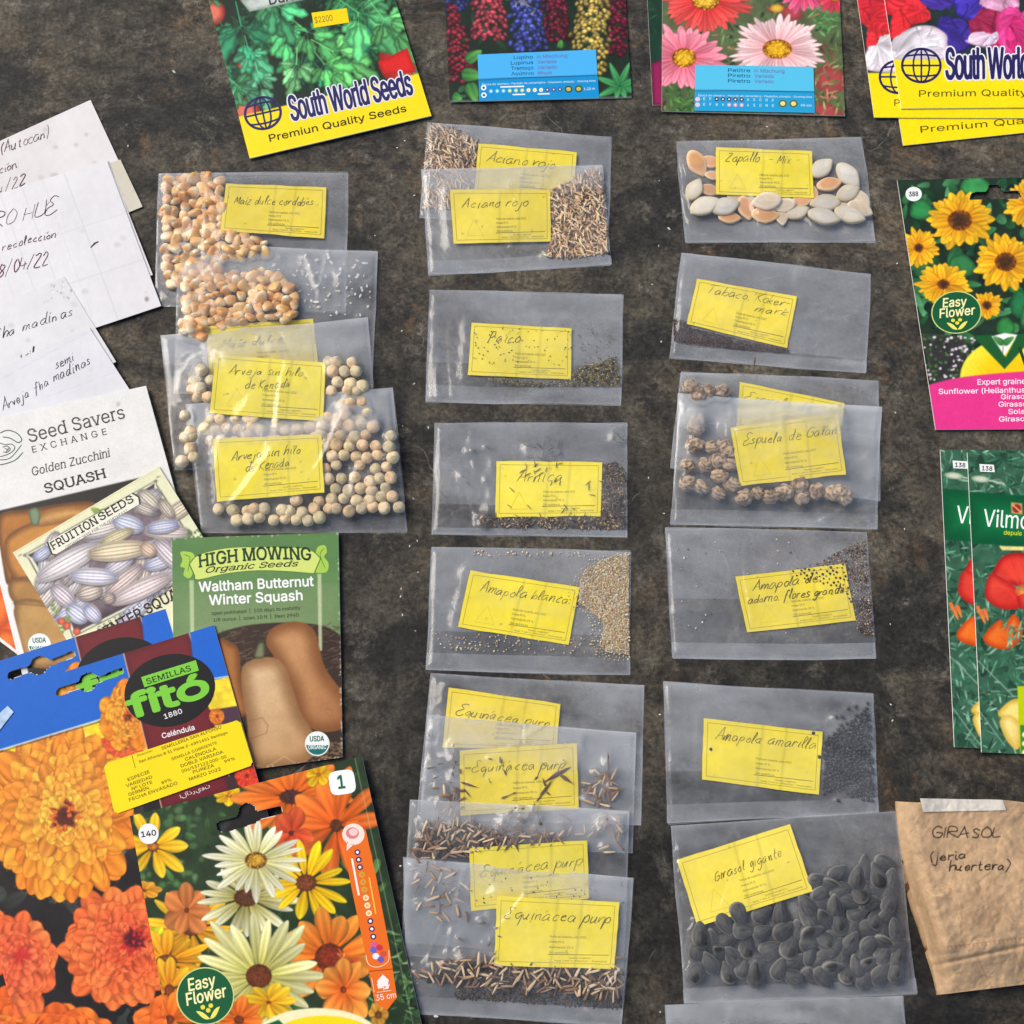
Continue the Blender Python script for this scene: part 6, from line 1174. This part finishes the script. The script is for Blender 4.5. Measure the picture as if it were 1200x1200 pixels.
# ---- butternut packet
Z = zoomed(190, 610, 4)
t, S = packet('green butternut winter squash packet with a worn paper edge', [(201.5, 631), (396.5, 624), (401.5, 887.5), (205, 914)], [5.4, 2.8, 2.2, 4.8], .8, (98, 138, 80)); S.tone(.14, 30, 5)
S.poly(Z((40, 80), (850, 50), (850, 190), (40, 230)), (78, 120, 66), None, a=.5, soft=30); S.poly(Z((40, 330), (850, 300), (850, 620), (40, 640)), (140, 152, 112), a=.55, soft=40)
S.poly([Z((260, 530)), *smooth_poly(Z((300, 515), (420, 488), (600, 478), (760, 495), (845, 545)), 5, False), Z((870, 1130)), Z((440, 1180)), Z((200, 1200))], (58, 44, 36)); r = R_(4)
for _ in range(260): x, y = r.uniform(270, 840), r.uniform(495, 700); p = Z((x, y)); a = r.uniform(-.8, .5); S.line(p, (p[0]+8*math.cos(a), p[1]+8*math.sin(a)), .7, np.array((132, 106, 82))*r.uniform(.4, 1.2), .8)
for _ in range(260): x, y = r.uniform(430, 840), r.uniform(1040, 1150); p = Z((x, y)); a = r.uniform(-.8, .8); S.line(p, (p[0]+7*math.cos(a), p[1]+7*math.sin(a)), .7, np.array((186, 150, 106))*r.uniform(.5, 1.2), .8)
S.poly(Z((128, 280), (148, 280), (150, 520), (132, 530)), (196, 212, 160), a=.8); S.poly(Z((728, 250), (746, 250), (750, 610), (734, 610)), (206, 216, 170), a=.8)
S.blob(Z((262, 580), (330, 576), (362, 620), (372, 760), (400, 900), (300, 900)), (170, 110, 56), (120, 72, 34), 10, tex=.1)
S.blob(Z((488, 575), (510, 510), (580, 478), (660, 478), (715, 520), (738, 600), (765, 690), (820, 770), (880, 840), (890, 940), (820, 985), (720, 985), (650, 920), (610, 800), (545, 670)), (208, 156, 106), (134, 84, 46), 22, tex=.12, ts=14, gx=((170, 112, 68), .35))
S.blob(Z((370, 720), (390, 670), (450, 645), (520, 643), (575, 680), (610, 780), (650, 900), (700, 980), (740, 1060), (640, 1150), (480, 1165), (405, 1100), (400, 960), (380, 840)), (222, 190, 146), (150, 108, 68), 22, tex=.12, ts=14, gx=((190, 144, 96), .9))
S.blob(Z((432, 640), (445, 585), (455, 572), (478, 574), (478, 640)), (126, 128, 92), (70, 74, 48), 4); S.path(Z((400, 690), (385, 740), (400, 800)), .8, (170, 130, 86), .7); S.path(Z((405, 940), (470, 925), (495, 960), (490, 995), (410, 1025)), .8, (140, 96, 60), .8); S.path(Z((540, 650), (570, 700)), .8, (180, 140, 96), .6)
S.path(Z((770, 880), (800, 890), (790, 920), (768, 905)), .8, (160, 96, 50), .8)
# the ribbon
rb = [*smooth_poly(Z((125, 205), (170, 160), (300, 128), (450, 122), (600, 122), (700, 138), (745, 178)), 5, False), *smooth_poly(Z((715, 250), (600, 240), (450, 235), (300, 250), (165, 280), (150, 262)), 5, False)]
for pts in ([(85, 150), (110, 145), (150, 160), (150, 225), (130, 270), (100, 255), (110, 225), (85, 215), (95, 185)], [(735, 120), (765, 118), (772, 150), (755, 165), (780, 200), (772, 240), (735, 245), (715, 235), (720, 150)]): S.fan(smooth_poly(Z(*pts), 4), (168, 206, 80), .05); 
S.ribbon(smooth_poly(Z((100, 160), (130, 175), (120, 240)), 4, False), .8, (90, 130, 50), .07); S.ribbon(smooth_poly(Z((760, 130), (740, 160), (765, 225)), 4, False), .8, (90, 130, 50), .07)
S.geo([*rb, Z((440, 185))], [(i, (i+1) % len(rb), len(rb)) for i in range(len(rb))], (84, 122, 50), .07); cc = np.array(Z((440, 188))); rb2 = [tuple(cc+(np.array(p)-cc)*np.array([.982, .955])) for p in rb]
S.geo([*rb2, tuple(cc)], [(i, (i+1) % len(rb), len(rb)) for i in range(len(rb))], (212, 226, 118), .09)
S.text('HIGH MOWING', Z((172, 220)), Z((698, 186)), 14.5, (34, 66, 44), .022, serif=True, arc=4.4, lift=.14); S.text('Organic Seeds', Z((205, 246)), Z((640, 214)), 6.8, (34, 40, 30), .01, shear=.35, serif=True, arc=1.2, lift=.14)
S.text('Waltham Butternut', Z((174, 334)), Z((710, 306)), 11.4, (244, 246, 240), .028); S.text('Winter Squash', Z((222, 396)), Z((658, 372)), 11.4, (244, 246, 240), .028)
S.text('open pollinated  |  105 days to maturity', Z((232, 443)), Z((648, 416)), 4.0, (46, 58, 40), .0); S.text('1/8 ounce  |  sows 10 ft  |  Item 2940', Z((240, 474)), Z((640, 450)), 4.0, (46, 58, 40), .0)
usda(S, *Z((727, 1046)), 14.5)
for _ in range(60):                         # worn pale nicks along the edges
    u, v = r.uniform(0, 1), r.uniform(0, 1); u, v = ((u, 0) if v < .3 else (u, 1)) if r.random() < .5 else (1, v); p = S.at(np.array(u), np.array(v)); S.ell(p[0], p[1], r.uniform(.8, 3), r.uniform(.5, 1.4), r.uniform(0, 3), (206, 202, 186), a=.8, soft=.5)
S.path(Z((500, 1150), (575, 1105), (640, 1150)), .8, (226, 200, 160), .6); S.path(Z((380, 560), (420, 820), (430, 1000)), .8, (150, 130, 100), .25)
finish(t, S, .9)

# ---- two calendula packets
Z = zoomed(0, 700, 3.871)
def calendula(label, q, z, dx, dy, front):
    t, S = packet(label, q, z, .7, (34, 30, 32), 'calendula packets lying one on another')
    D = lambda *p: [(x/3.871+dx, 700+y/3.871+dy) for x, y in p] if len(p) > 1 else (p[0][0]/3.871+dx, 700+p[0][1]/3.871+dy)
    S.tone(.6, 16, 3); leaves(S, -90, 800, 400, 1320, 160, 34, 8, [(52, 54, 52), (38, 40, 40), (64, 70, 66)], 3, .6)
    S.poly(D((-400, 800), (-10, 690), (1090, 335), (1300, 340), (1300, 620), (400, 900), (-400, 1000)), (250, 214, 40), tex=.35, ts=9)
    for x, y in ((250, 690), (100, 740), (380, 640), (30, 800), (460, 700)): S.ell(*D((x, y)), 9, 7, 0, (255, 240, 90), a=.8, soft=4)
    for i, (cx, cy, R, o_, n_, h_, rg, m, sq, off) in enumerate(((610, 520, 42, (250, 120, 24), (255, 176, 60), (236, 80, 30), 7, 22, 1.1, (-4, 0)), (560, 680, 26, (246, 84, 50), (250, 120, 60), (236, 80, 40), 5, 16, .8, (0, 0)))): double_flower(S, *D((cx, cy)), R, o_, n_, h_, rg, m, sq, i+2)
    P = lambda x, y: (x/3.75+dx, 880+y/3.75+dy)
    double_flower(S, *P(-120, 860), 64, (244, 108, 54), (250, 120, 60), (214, 50, 40), 7, 26, .9, 5)
    double_flower(S, *P(60, 940), 56, (246, 112, 56), (242, 96, 66), (226, 50, 60), 7, 24, 1.1, 6, off=(10, -12), dark=(200, 50, 40))
    double_flower(S, *P(520, 860), 70, (246, 114, 54), (242, 96, 60), (206, 40, 46), 9, 30, 1.02, 7, off=(18, -8), dark=(70, 20, 36), rh=.2)
    double_flower(S, *P(270, 1340), 80, (250, 110, 40), (250, 120, 50), (206, 60, 40), 8, 26, .8, 17)
    double_flower(S, *P(900, 1260), 90, (250, 110, 40), (250, 120, 50), (206, 60, 40), 8, 26, .8, 18)
    double_flower(S, *P(270, 260), 92, (244, 136, 38), (252, 186, 70), (232, 104, 40), 12, 38, 1.16, 8, off=(4, 8), dark=(70, 24, 26), rh=.15)
    S.poly(D((-500, 360), (0, 205), (480, 90), (980, -70), (1040, 355), (560, 525), (0, 695), (-500, 850)), (10, 98, 196)); S.tone(.03, 30, 5)
    S.path(D((-400, 816), (0, 692), (560, 522)), 1.2, (230, 236, 240)); S.path(D((-400, 826), (0, 702), (560, 532)), .9, (20, 40, 70))
    double_flower(S, *D((580, 540)), 34, (250, 140, 36), (255, 176, 60), (236, 90, 30), 6, 18, 1.25, 21)
    mar = (112, 28, 38); S.poly(D((560, 252), (855, 150), (1060, 880), (735, 960)), mar, (92, 22, 32), 10); S.path(D((560, 252), (735, 960)), 1.1, (236, 196, 160)); S.path(D((855, 150), (1060, 880)), 1.1, (236, 196, 160))
    S.poly(D((862, 150), (1010, 100), (1100, 352), (884, 385), ), (10, 98, 200)); S.path(D((882, 382), (1120, 345)), 1.2, (240, 240, 240))
    S.poly(D((890, 388), (1120, 350), (1150, 478), (952, 510)), (250, 220, 50), tex=.4, ts=8); S.poly(D((952, 512), (1150, 480), (1180, 560), (975, 580)), (76, 50, 66)); double_flower(S, *D((985, 540)), 9, (250, 130, 40), (255, 160, 60), (236, 90, 30), 3, 9, 1, 3)
    S.poly(D((1020, 820), (1150, 770), (1200, 900), (1060, 940)), (60, 40, 40)); double_flower(S, *D((1120, 810)), 14, (236, 60, 40), (250, 90, 50), (206, 40, 30), 4, 12, 1, 9)
    c = D((770, 422)); S.disc(c[0], c[1], 54, 42, (14, 14, 18), .06, -.26)
    if front: S.geo(D((640, 362), (888, 285), (902, 332), (655, 408)), [(0, 1, 2), (0, 2, 3)], (122, 204, 58), .08)
    if front: S.text('SEMILLAS', D((668, 395)), D((868, 332)), 6.6, (20, 30, 16), .012, lift=.14)
    S.text('fitó', D((596, 548)), D((952, 440)), 26, (122, 204, 58), .05, space=.94, lift=.11)
    S.text('1880', D((748, 552)), D((828, 525)), 5.6, (240, 240, 236), .012, lift=.12)
    S.text('Caléndula', D((738, 640)), D((884, 600)), 6.0, (246, 240, 236), .02); S.text('الآذريون', D((820, 912)), D((952, 858)), 7, (240, 226, 226), .0, arab=True)
    hole = smooth_poly(D((255, 440), (262, 415), (300, 400), (352, 385), (370, 355), (405, 340), (438, 352), (452, 358), (545, 320), (560, 332), (552, 350), (450, 388), (420, 420), (385, 428), (350, 418), (275, 448)), 3)
    finish(t, S, .9, [hole]); return t, S, D
calendula('rear calendula packet, only its blue top and dark oval showing', [(-137, 817), (193.7, 713.5), (340, 1185), (-2, 1290)], [5.2, 4.6, 1.4, 2.4], -57, -19.5, False)
t, S, D = calendula('front calendula packet with a green lettered black oval logo and yellow sticker', [(-80, 836), (250.6, 732.5), (392, 1230), (55, 1330)], [6.4, 6.2, 2.6, 3.6], 0, 0, True)
pk = D((468, 750), (1085, 548), (1150, 760), (520, 985)); q = Sheet(pk, [6.75, 6.75, 6.3, 6.3], 1.6, .05, (250, 222, 8)); q.tone(.05, 20); F = oriented(pk); k_ = (72, 58, 8)
for tx, a, b, h in (('SEMILLERÍA SAN ALFONSO', (735, 692), (1005, 594), 4.6), ('San Alfonso # 31 Paine 2-6891451 Santiago', (632, 752), (1033, 618), 4.0), ('SEMILLA CORRIENTE', (780, 740), (985, 664), 4.0), ('CALÉNDULA', (842, 742), (982, 692), 4.8), ('DOBLE VARIADA', (822, 772), (1014, 706), 4.8), ('006/537122.000-00', (826, 796), (1028, 728), 4.6), ('PUREZA', (878, 800), (972, 768), 4.8), ('99%', (1020, 752), (1066, 736), 4.4), ('MARZO 2022', (860, 832), (1002, 784), 4.8), ('ESPECIE', (582, 834), (680, 796), 4.8), ('VARIEDAD', (574, 862), (692, 820), 4.8), ('Nº LOTE', (600, 876), (692, 844), 4.8), ('GERMIN.', (585, 902), (682, 868), 4.8), ('89%', (735, 848), (778, 832), 4.4), ('FECHA ENVASADO', (588, 926), (806, 848), 4.8), ('Dirección:', (624, 722), (694, 698), 2.6)): q.text(tx, D(a), D(b), h*.76, k_, .008, lift=.06)
q.ribbon(D((598, 715), (614, 775)), .7, (120, 100, 20), .05, False); q.build('address_sticker', M_PRINT, t, outline=smooth_poly(D((490, 752), (780, 655), (1072, 556), (1090, 568), (1120, 660), (1146, 750), (1136, 768), (830, 872), (535, 978), (515, 968), (490, 860), (468, 775)), 1))
pk = D((-40, 560), (35, 492), (62, 520), (-20, 625)); q = Sheet(pk, 6.75, 1.6, .1, (176, 200, 226)); q.tone(.3, 6); q.build('tape_scrap', M_PRINT, t)

# ---- mixed daisy packet at the lower edge
Z = zoomed(140, 880, 3.4286)
t, S = packet('large seed packet of white, yellow and orange daisies with an orange timeline strip', [(152, 956.5), (424, 886), (522, 1325), (222, 1345)], [7.9, 4.8, 3.0, 5.0], .8, (42, 60, 36))
S.tone(.6, 20, 4); leaves(S, 150, 880, 520, 1345, 340, 14, 3.5, [(60, 96, 50), (44, 74, 42), (84, 124, 66), (34, 52, 34)], 6, .6)
r = R_(5)
for _ in range(60): p = Z((r.uniform(70, 330), r.uniform(200, 560))); S.ell(p[0], p[1], r.uniform(2, 6), r.uniform(2, 5), 0, [(92, 146, 84), (70, 120, 70), (120, 160, 100)][r.integers(0, 3)], a=.5, soft=2)
leaves(S, *Z((960, 700)), *Z((1200, 1150)), 110, 12, 1.3, [(90, 136, 80), (130, 166, 110), (60, 100, 60)], 8)
def fl(x, y, R, n, c0, c1, cen, rc, sq=.9, seed=1, rings=1, tip=1.3, wd=None, edge=None): p = Z((x, y)); daisy(S, p[0], p[1], R/3.43, n, c0, c1, cen, rc/3.43, sq, seed=seed, rings=rings, tip=tip, wd=wd and wd/3.43, edge=edge, cedge=(90, 44, 20))
YE, OR, CR = ((226, 150, 10), (252, 214, 30)), ((222, 92, 20), (246, 140, 50)), ((206, 200, 120), (246, 244, 222))
fl(135, 385, 150, 9, (230, 160, 10), (252, 216, 50), (200, 120, 40), 22, 1.0, 2, 1, 1.4, 24); fl(440, 180, 70, 8, *YE, (206, 140, 20), 10, .6, 3)
fl(690, 185, 255, 14, *OR, (70, 40, 40), 48, .62, 4, 1, 1.6, 44); fl(870, 300, 210, 10, (214, 84, 20), (240, 130, 50), (90, 50, 30), 24, 1.15, 5, 1, 1.4, 34); fl(690, 330, 90, 6, (196, 60, 30), (226, 100, 50), (100, 40, 30), 10, 1.2, 6)
fl(100, 560, 70, 7, (230, 140, 20), (246, 180, 60), (150, 80, 30), 10, .6, 7); fl(800, 95, 60, 6, *YE, (200, 140, 30), 8, .9, 8)
fl(290, 712, 215, 13, (222, 140, 20), (250, 206, 50), (110, 60, 30), 44, .72, 9, 1, 1.2, 26); fl(270, 640, 110, 7, (190, 104, 50), (210, 130, 66), (120, 60, 30), 10, 1.1, 10); fl(140, 770, 60, 6, (170, 190, 20), (230, 220, 40), (150, 160, 20), 8, 1.3, 11)
fl(190, 845, 185, 13, (216, 128, 14), (246, 186, 40), (130, 76, 30), 42, .66, 12, 1, 1.4, 26); fl(200, 960, 130, 9, (214, 120, 20), (246, 190, 40), (140, 70, 30), 20, 1.2, 13, 1, 1.4, 24); fl(200, 1080, 120, 9, *OR, (130, 60, 30), 20, 1, 14)
fl(510, 590, 230, 17, (150, 140, 60), (240, 238, 206), (92, 56, 36), 50, .74, 15, 1, 1.35, 24); fl(750, 530, 190, 14, (230, 170, 10), (254, 222, 30), (130, 70, 40), 42, .86, 16, 1, 1.4, 22)
fl(548, 440, 210, 21, *CR, (206, 160, 50), 44, .80, 17, 1, 1.25, 19); fl(845, 830, 210, 14, (224, 100, 24), (248, 160, 60), (140, 50, 30), 60, 1.0, 18, 1, 1.5, 40); p = Z((900, 830)); leaves(S, p[0]-2, p[1]-5, p[0]+14, p[1]+40, 26, 13, 2.4, [(226, 90, 50), (200, 60, 40), (240, 130, 60)], 19, .5)
fl(560, 905, 280, 22, (186, 180, 84), (248, 244, 186), (112, 58, 30), 52, .98, 19, 1, 1.25, 25); fl(600, 1010, 120, 9, (230, 160, 20), (252, 216, 50), (140, 70, 20), 10, .7, 20); fl(480, 1080, 110, 9, *OR, (130, 60, 30), 20, .9, 21)
fl(900, 960, 120, 8, (226, 96, 30), (246, 170, 70), (150, 60, 30), 12, 1.2, 22); fl(330, 1330, 180, 14, *YE, (120, 70, 30), 40, .8, 23, 2); fl(700, 1400, 190, 14, *OR, (120, 70, 30), 40, .8, 24, 2); fl(1040, 1060, 46, 6, (190, 130, 40), (220, 160, 60), (120, 80, 30), 14, 1.2, 25)
c = Z((800, 1160)); S.ell(c[0], c[1], 74, 37, .02, (250, 240, 190)); S.ell(c[0]+8, c[1]+5, 66, 33, .02, (252, 222, 20)); S.poly(Z((560, 1110), (640, 1080), (760, 1200), (700, 1240), (600, 1180)), (24, 100, 54))
easy(S, *Z((345, 985)), 34, 34, -.2)
c = Z((117, 333)); S.disc(*c, 11.8, 12, (244, 244, 242), .06); S.text('140', (c[0]-8.2, c[1]+4.0), (c[0]+9, c[1]+1.6), 6.4, (34, 34, 38), .03)
a = np.linspace(0, 2*np.pi, 48, endpoint=False); c = Z((895, 126)); ex = 2/3.4
S.fan([(c[0]+15.2*np.sign(math.cos(x))*abs(math.cos(x))**.5*math.cos(-.15)+14*.15*np.sign(math.sin(x))*abs(math.sin(x))**.5, c[1]+14*np.sign(math.sin(x))*abs(math.sin(x))**.5-15*.15*np.sign(math.cos(x))*abs(math.cos(x))**.5) for x in a], (246, 247, 246), .06)
S.text('1', (c[0]-4, c[1]+7.4), (c[0]+3.4, c[1]+6.4), 15, (30, 104, 60), .03)
st = Z((890, 330), (915, 285), (955, 278), (990, 320), (1030, 500), (1085, 790), (1115, 990), (1075, 1042), (1025, 1010), (985, 800), (930, 540)); S.geo([*st, Z((1000, 650))], [(i, (i+1) % 11, 11) for i in range(11)], (238, 112, 30), .06)
S.disc(*Z((940, 335)), 13, 12.6, (248, 226, 214), .08); S.fan(Z((915, 362), (945, 372), (912, 402)), (248, 226, 214), .08); S.disc(*Z((936, 330)), 7.6, 6.8, (224, 130, 130), .10); S.disc(*Z((940, 326)), 5.2, 4.4, (248, 206, 196), .12)
for k, (x, y) in enumerate(((956, 407), (961, 437), (966, 467), (974, 497), (979, 527), (984, 557), (990, 590), (996, 621), (1002, 652), (1008, 684), (1014, 715), (1020, 746))): c1 = [(66, 50, 90), (206, 170, 60), (250, 236, 200), (66, 50, 90)][k//3]; S.disc(*Z((x, y)), 3.5, 3.5, c1, .08); S.disc(*Z((x, y)), 1.8, 1.8, [(240, 234, 240), (230, 130, 40), (250, 180, 60), (250, 246, 246)][k//3], .10)
S.ribbon(Z((934, 432), (962, 580)), 2.4, (250, 240, 232), .08, False); S.ribbon(Z((1003, 508), (1030, 655)), 1.6, (246, 196, 70), .08, False)
for x, y, c1 in ((1020, 800, (90, 110, 200)), (1045, 790, (214, 50, 60)), (1060, 815, (220, 80, 60)), (1030, 825, (240, 240, 240)), (1050, 838, (110, 90, 190)), (1022, 780, (226, 90, 150))): S.disc(*Z((x, y)), 4, 3.6, c1, .1)
S.ribbon(smooth_poly(Z((990, 820), (1002, 858), (1040, 868), (1080, 845), (1082, 800)), 4, False), .8, (252, 226, 190), .08, False); S.ribbon(Z((1002, 886), (1098, 876)), .9, (150, 50, 20), .08, False)
for pts in ([(1035, 925), (1058, 898), (1082, 920), (1078, 945), (1042, 948)], [(1062, 952), (1034, 935), (1040, 955)], [(1062, 956), (1086, 935), (1080, 956)]): S.fan(Z(*pts), (250, 240, 234), .08)
S.ribbon(Z((1060, 940), (1063, 966)), 1.4, (250, 240, 234), .08); S.ribbon(Z((1035, 970), (1092, 962)), .9, (250, 240, 234), .08); S.ribbon(Z((1013, 912), (1024, 970)), .9, (250, 240, 234), .08); S.text('35 cm', Z((1032, 1004)), Z((1112, 990)), 6.6, (250, 240, 234), .005)
S.line(Z((945, 25)), Z((1180, 1097)), 1.0, (190, 206, 180), .5)
hole = smooth_poly(Z((390, 300), (398, 284), (470, 264), (482, 228), (512, 208), (545, 222), (556, 240), (640, 222), (654, 236), (645, 255), (570, 275), (545, 292), (505, 305), (420, 326), (396, 320)), 3)
finish(t, S, .9, [hole])

# ---- brown paper bag
def kraft_mat():
    m, N, L, P = mat_new('creased_kraft_paper'); tc = nd(N, 'ShaderNodeTexCoord')
    a = nd(N, 'ShaderNodeAttribute', attribute_name='Col'); n = nd(N, 'ShaderNodeTexNoise', _Scale=300.0, _Detail=6.0); L.new(tc.outputs['Object'], n.inputs['Vector'])
    x = nd(N, 'ShaderNodeMix', data_type='RGBA', blend_type='MULTIPLY'); x.inputs['Factor'].default_value = .5; r = ramp(N, [(.35, (.75, .72, .68)), (.65, (1.15, 1.14, 1.12))]); L.new(n.outputs[0], r.inputs[0]); L.new(a.outputs['Color'], x.inputs['A']); L.new(r.outputs[0], x.inputs['B']); L.new(x.outputs['Result'], P.inputs['Base Color'])
    v = nd(N, 'ShaderNodeTexVoronoi', feature='DISTANCE_TO_EDGE', _Scale=48.0); n2 = nd(N, 'ShaderNodeTexNoise', _Scale=40.0, _Detail=5.0); L.new(tc.outputs['Object'], n2.inputs['Vector']); L.new(n2.outputs['Color'], v.inputs['Vector'])
    b = nd(N, 'ShaderNodeBump', _Strength=.5, _Distance=.003); L.new(n2.outputs[0], b.inputs['Height']); L.new(b.outputs[0], P.inputs['Normal']); P.inputs['Roughness'].default_value = .7; P.inputs['Specular IOR Level'].default_value = .3; return m
M_KRAFT = kraft_mat(); Z = zoomed(1000, 900, 4)
class Kraft(Sheet):
    def zuv(s, u, v):
        uc, vc = np.clip(u, 0, 1), np.clip(v, 0, 1); X = s.at(uc, vc); x, y = X[..., 0], X[..., 1]
        e = np.minimum(uc, 1-uc); top = sstep(0, .12, e)**.6; body_ = 4+11*sstep(.1, .55, vc)*sstep(1.02, .72, vc)
        z = 1.0+body_*top+1.9*(fbm(x, y, 30, 4)-.47)*2+1.0*(np.abs(fbm(x+y*.3, y-x*.2, 26, 9)-.47))*4-1.2*np.exp(-((vc-.80-.10*(.5-uc))/.012)**2)
        return z*MM*np.clip(.35+top, 0, 1)
KQ = [(1050, 939), (1262, 944), (1312, 1140), (1099, 1166)]
t = thing('paper_bag', 'creased brown paper bag with Girasol handwritten under a white tape strip', 'paper bag', base_of(KQ)); S = Kraft(KQ, 1.0, .9, 0, (184, 154, 120)); S.tone(.16, 40, 6); S.tone(.12, 9, 7)
S.X[:] += 9*np.sin(S.V*np.pi)**1.2*(1-S.U)*0-7*np.sin(np.clip(S.V*1.5, 0, 1)*np.pi)*(1-S.U); S.Y[:] += 2*np.sin(S.U*9)*(1-S.V)-3*np.sin(S.U*3.1)*(1-S.V)
S.line(Z((440, 838)), Z((1250, 740)), 1.0, (150, 108, 70), .6)
for k in range(40): p = Z((440+k*20, 838-k*2.4)); S.line(p, (p[0]+1, p[1]+3), 1.0, (130, 92, 60), .6)
S.ell(*Z((600, 660)), 32, 26, .2, (160, 130, 100), a=.5, soft=8); S.path(Z((345, 570), (380, 600), (440, 590), (470, 560)), 1, (226, 186, 140), .6); S.path(Z((700, 660), (790, 760)), 1, (160, 116, 80), .5); S.path(Z((480, 720), (500, 660), (490, 600)), 1, (222, 184, 140), .5); S.path(Z((580, 890), (650, 1030)), 1.4, (156, 114, 78), .6); S.path(Z((760, 870), (800, 1000)), 1.4, (160, 116, 80), .6)
for i in range(60): a = R_(i); p = (a.uniform(1055, 1240), a.uniform(945, 1150)); an = a.uniform(0, 3.1); S.line(p, (p[0]+a.uniform(8, 30)*math.cos(an), p[1]+a.uniform(8, 30)*math.sin(an)), .9, (222, 180, 134) if i % 2 else (164, 120, 82), .5)
for a in (('GIRASOL', (366, 326), (706, 322), 6.2, .05, 1), ('(jeria', (356, 438), (540, 420), 5.6, .1, 2), ('huertera)', (452, 480), (735, 480), 5.6, .1, 3)): S.hand_paint(a[0], Z(a[1]), Z(a[2]), a[3], (40, 30, 28), 1.3, a[4], a[5])
S.build('front_panel', M_KRAFT, t)
tp = Kraft(Z((312, 142), (700, 150), (716, 198), (328, 206)), 1.0, 1.5, 0, (222, 216, 204)); tp.tone(.12, 9, 3)
_k = S
class Tape(Sheet):
    def zuv(s, u, v):
        P = s.at(np.clip(u, 0, 1), np.clip(v, 0, 1)); A = np.stack([P[..., 0], P[..., 1], P[..., 0]*P[..., 1], np.ones_like(P[..., 0])], -1); return _k.zuv(A@_k.iu, A@_k.iv)+.9*MM
tq = Tape(Z((312, 142), (700, 150), (716, 198), (328, 206)), 1.0, 1.3, 0, (208, 202, 190)); tq.tone(.14, 9, 3); tq.build('tape_strip', M_PAPER, t)
# the side gusset and back of the bag
n = 24; vv = np.linspace(0, 1, n); PL = np.stack([np.interp(vv, np.linspace(0, 1, S.nv+1), S.X[:, 0]), np.interp(vv, np.linspace(0, 1, S.nv+1), S.Y[:, 0])], 1); zt = np.interp(vv, np.linspace(0, 1, S.nv+1), S.zuv(S.U, S.V)[:, 0])
in_ = PL+np.stack([np.full(n, -1.5)-5*np.sin(np.pi*np.clip((vv-.3)/.6, 0, 1)), np.zeros(n)], 1)
V_ = np.vstack([W(PL[:, 0], PL[:, 1], zt), W(in_[:, 0], in_[:, 1], np.maximum(zt*.35, .0003)), W(PL[:, 0]+4, PL[:, 1], np.full(n, .0002))]); k = np.arange(n-1)
mesh_obj('side_gusset', V_, [np.stack([k, k+n, k+n+1, k+1], 1), np.stack([k+n, k+2*n, k+2*n+1, k+n+1], 1)], M_KRAFT, t, np.broadcast_to(lin((168, 138, 104)), (len(V_), 3)))
n = 24; uu = np.linspace(0, 1, n); PB = np.stack([np.interp(uu, np.linspace(0, 1, S.nu+1), S.X[-1]), np.interp(uu, np.linspace(0, 1, S.nu+1), S.Y[-1])], 1); zb_ = np.interp(uu, np.linspace(0, 1, S.nu+1), S.zuv(S.U, S.V)[-1]); k = np.arange(n-1)
V_ = np.vstack([W(PB[:, 0], PB[:, 1], zb_), W(PB[:, 0], PB[:, 1]-.5, np.full(n, .0002))]); mesh_obj('bottom_edge', V_, [np.stack([k, k+n, k+n+1, k+1], 1)], M_KRAFT, t, np.broadcast_to(lin((184, 154, 120)), (len(V_), 3)))

# ---- crumbs on the ground
def crumb(kind, k, x, y, half, rot, label, cat, st=1.0): put(kind, k, x, y, .5, half, rot, label, cat, None, {'plant_chip': 'dry_twig', 'husk_flake': 'pale_crumb'}[kind], stretch=st)
for x, y, h, rr, lb in ((884, 424, 7, 1.4, 'small brown twig on the seam of the Tabaco bag'), (462, 240, 9, -.9, 'curved brown twig on the ground beside the topmost corn bag'), (640, 793, 8, -.6, 'thin curved stem on the ground under the Amapola blanca bag'), (845, 128, 6, .4, 'thin dark twig on the ground between daisy packet and squash seed bag')): crumb('plant_chip', 1, x, y, h, rr, lb, 'twig', .6)
for x, y, h, lb in ((511, 1191, 3, 'white crumb on the ground below the lowest coneflower bag'), (784, 268, 2.4, 'white crumb on the ground beside the squash seed bag'), (204, 84, 2.4, 'pale crumb on the ground near the parsley packet'), (150, 171, 1.6, 'tiny cream crumb on the ground near the stained white paper'), (502, 501, 1.8, 'white crumb on the ground beside the Arnica bag'), (480, 640, 1.6, 'white crumb on the ground beside the lowest pea bag'), (470, 690, 1.4, 'small pale crumb on the ground beside the butternut packet'), (760, 560, 1.4, 'small pale crumb between the Arnica bag and the Espuela bags'), (1060, 620, 1.4, 'small pale crumb on the ground beside the rear poppy packet')): crumb('husk_flake', 0, x, y, h, h, lb, 'crumb')

rc = R_(77); lb = 'tiny pale crumb scattered on the bare dark ground'
n_ = 0
while n_ < 34:
    x, y = rc.uniform(410, 1060), rc.uniform(10, 1190)
    if any(abs(x-a) < 7 for a in (486, 768, 1046, 760, 470)) or rc.random() < .12:
        if 500 < x < 760 and y > 130 or 780 < x < 1035 and y > 150: continue
        o = put('husk_flake', int(rc.integers(0, 6)), x, y, .4, rc.uniform(.8, 1.7), rc.uniform(0, 6), lb, 'crumb', 'tiny crumbs on the bare ground', 'pale_crumb'); n_ += 1
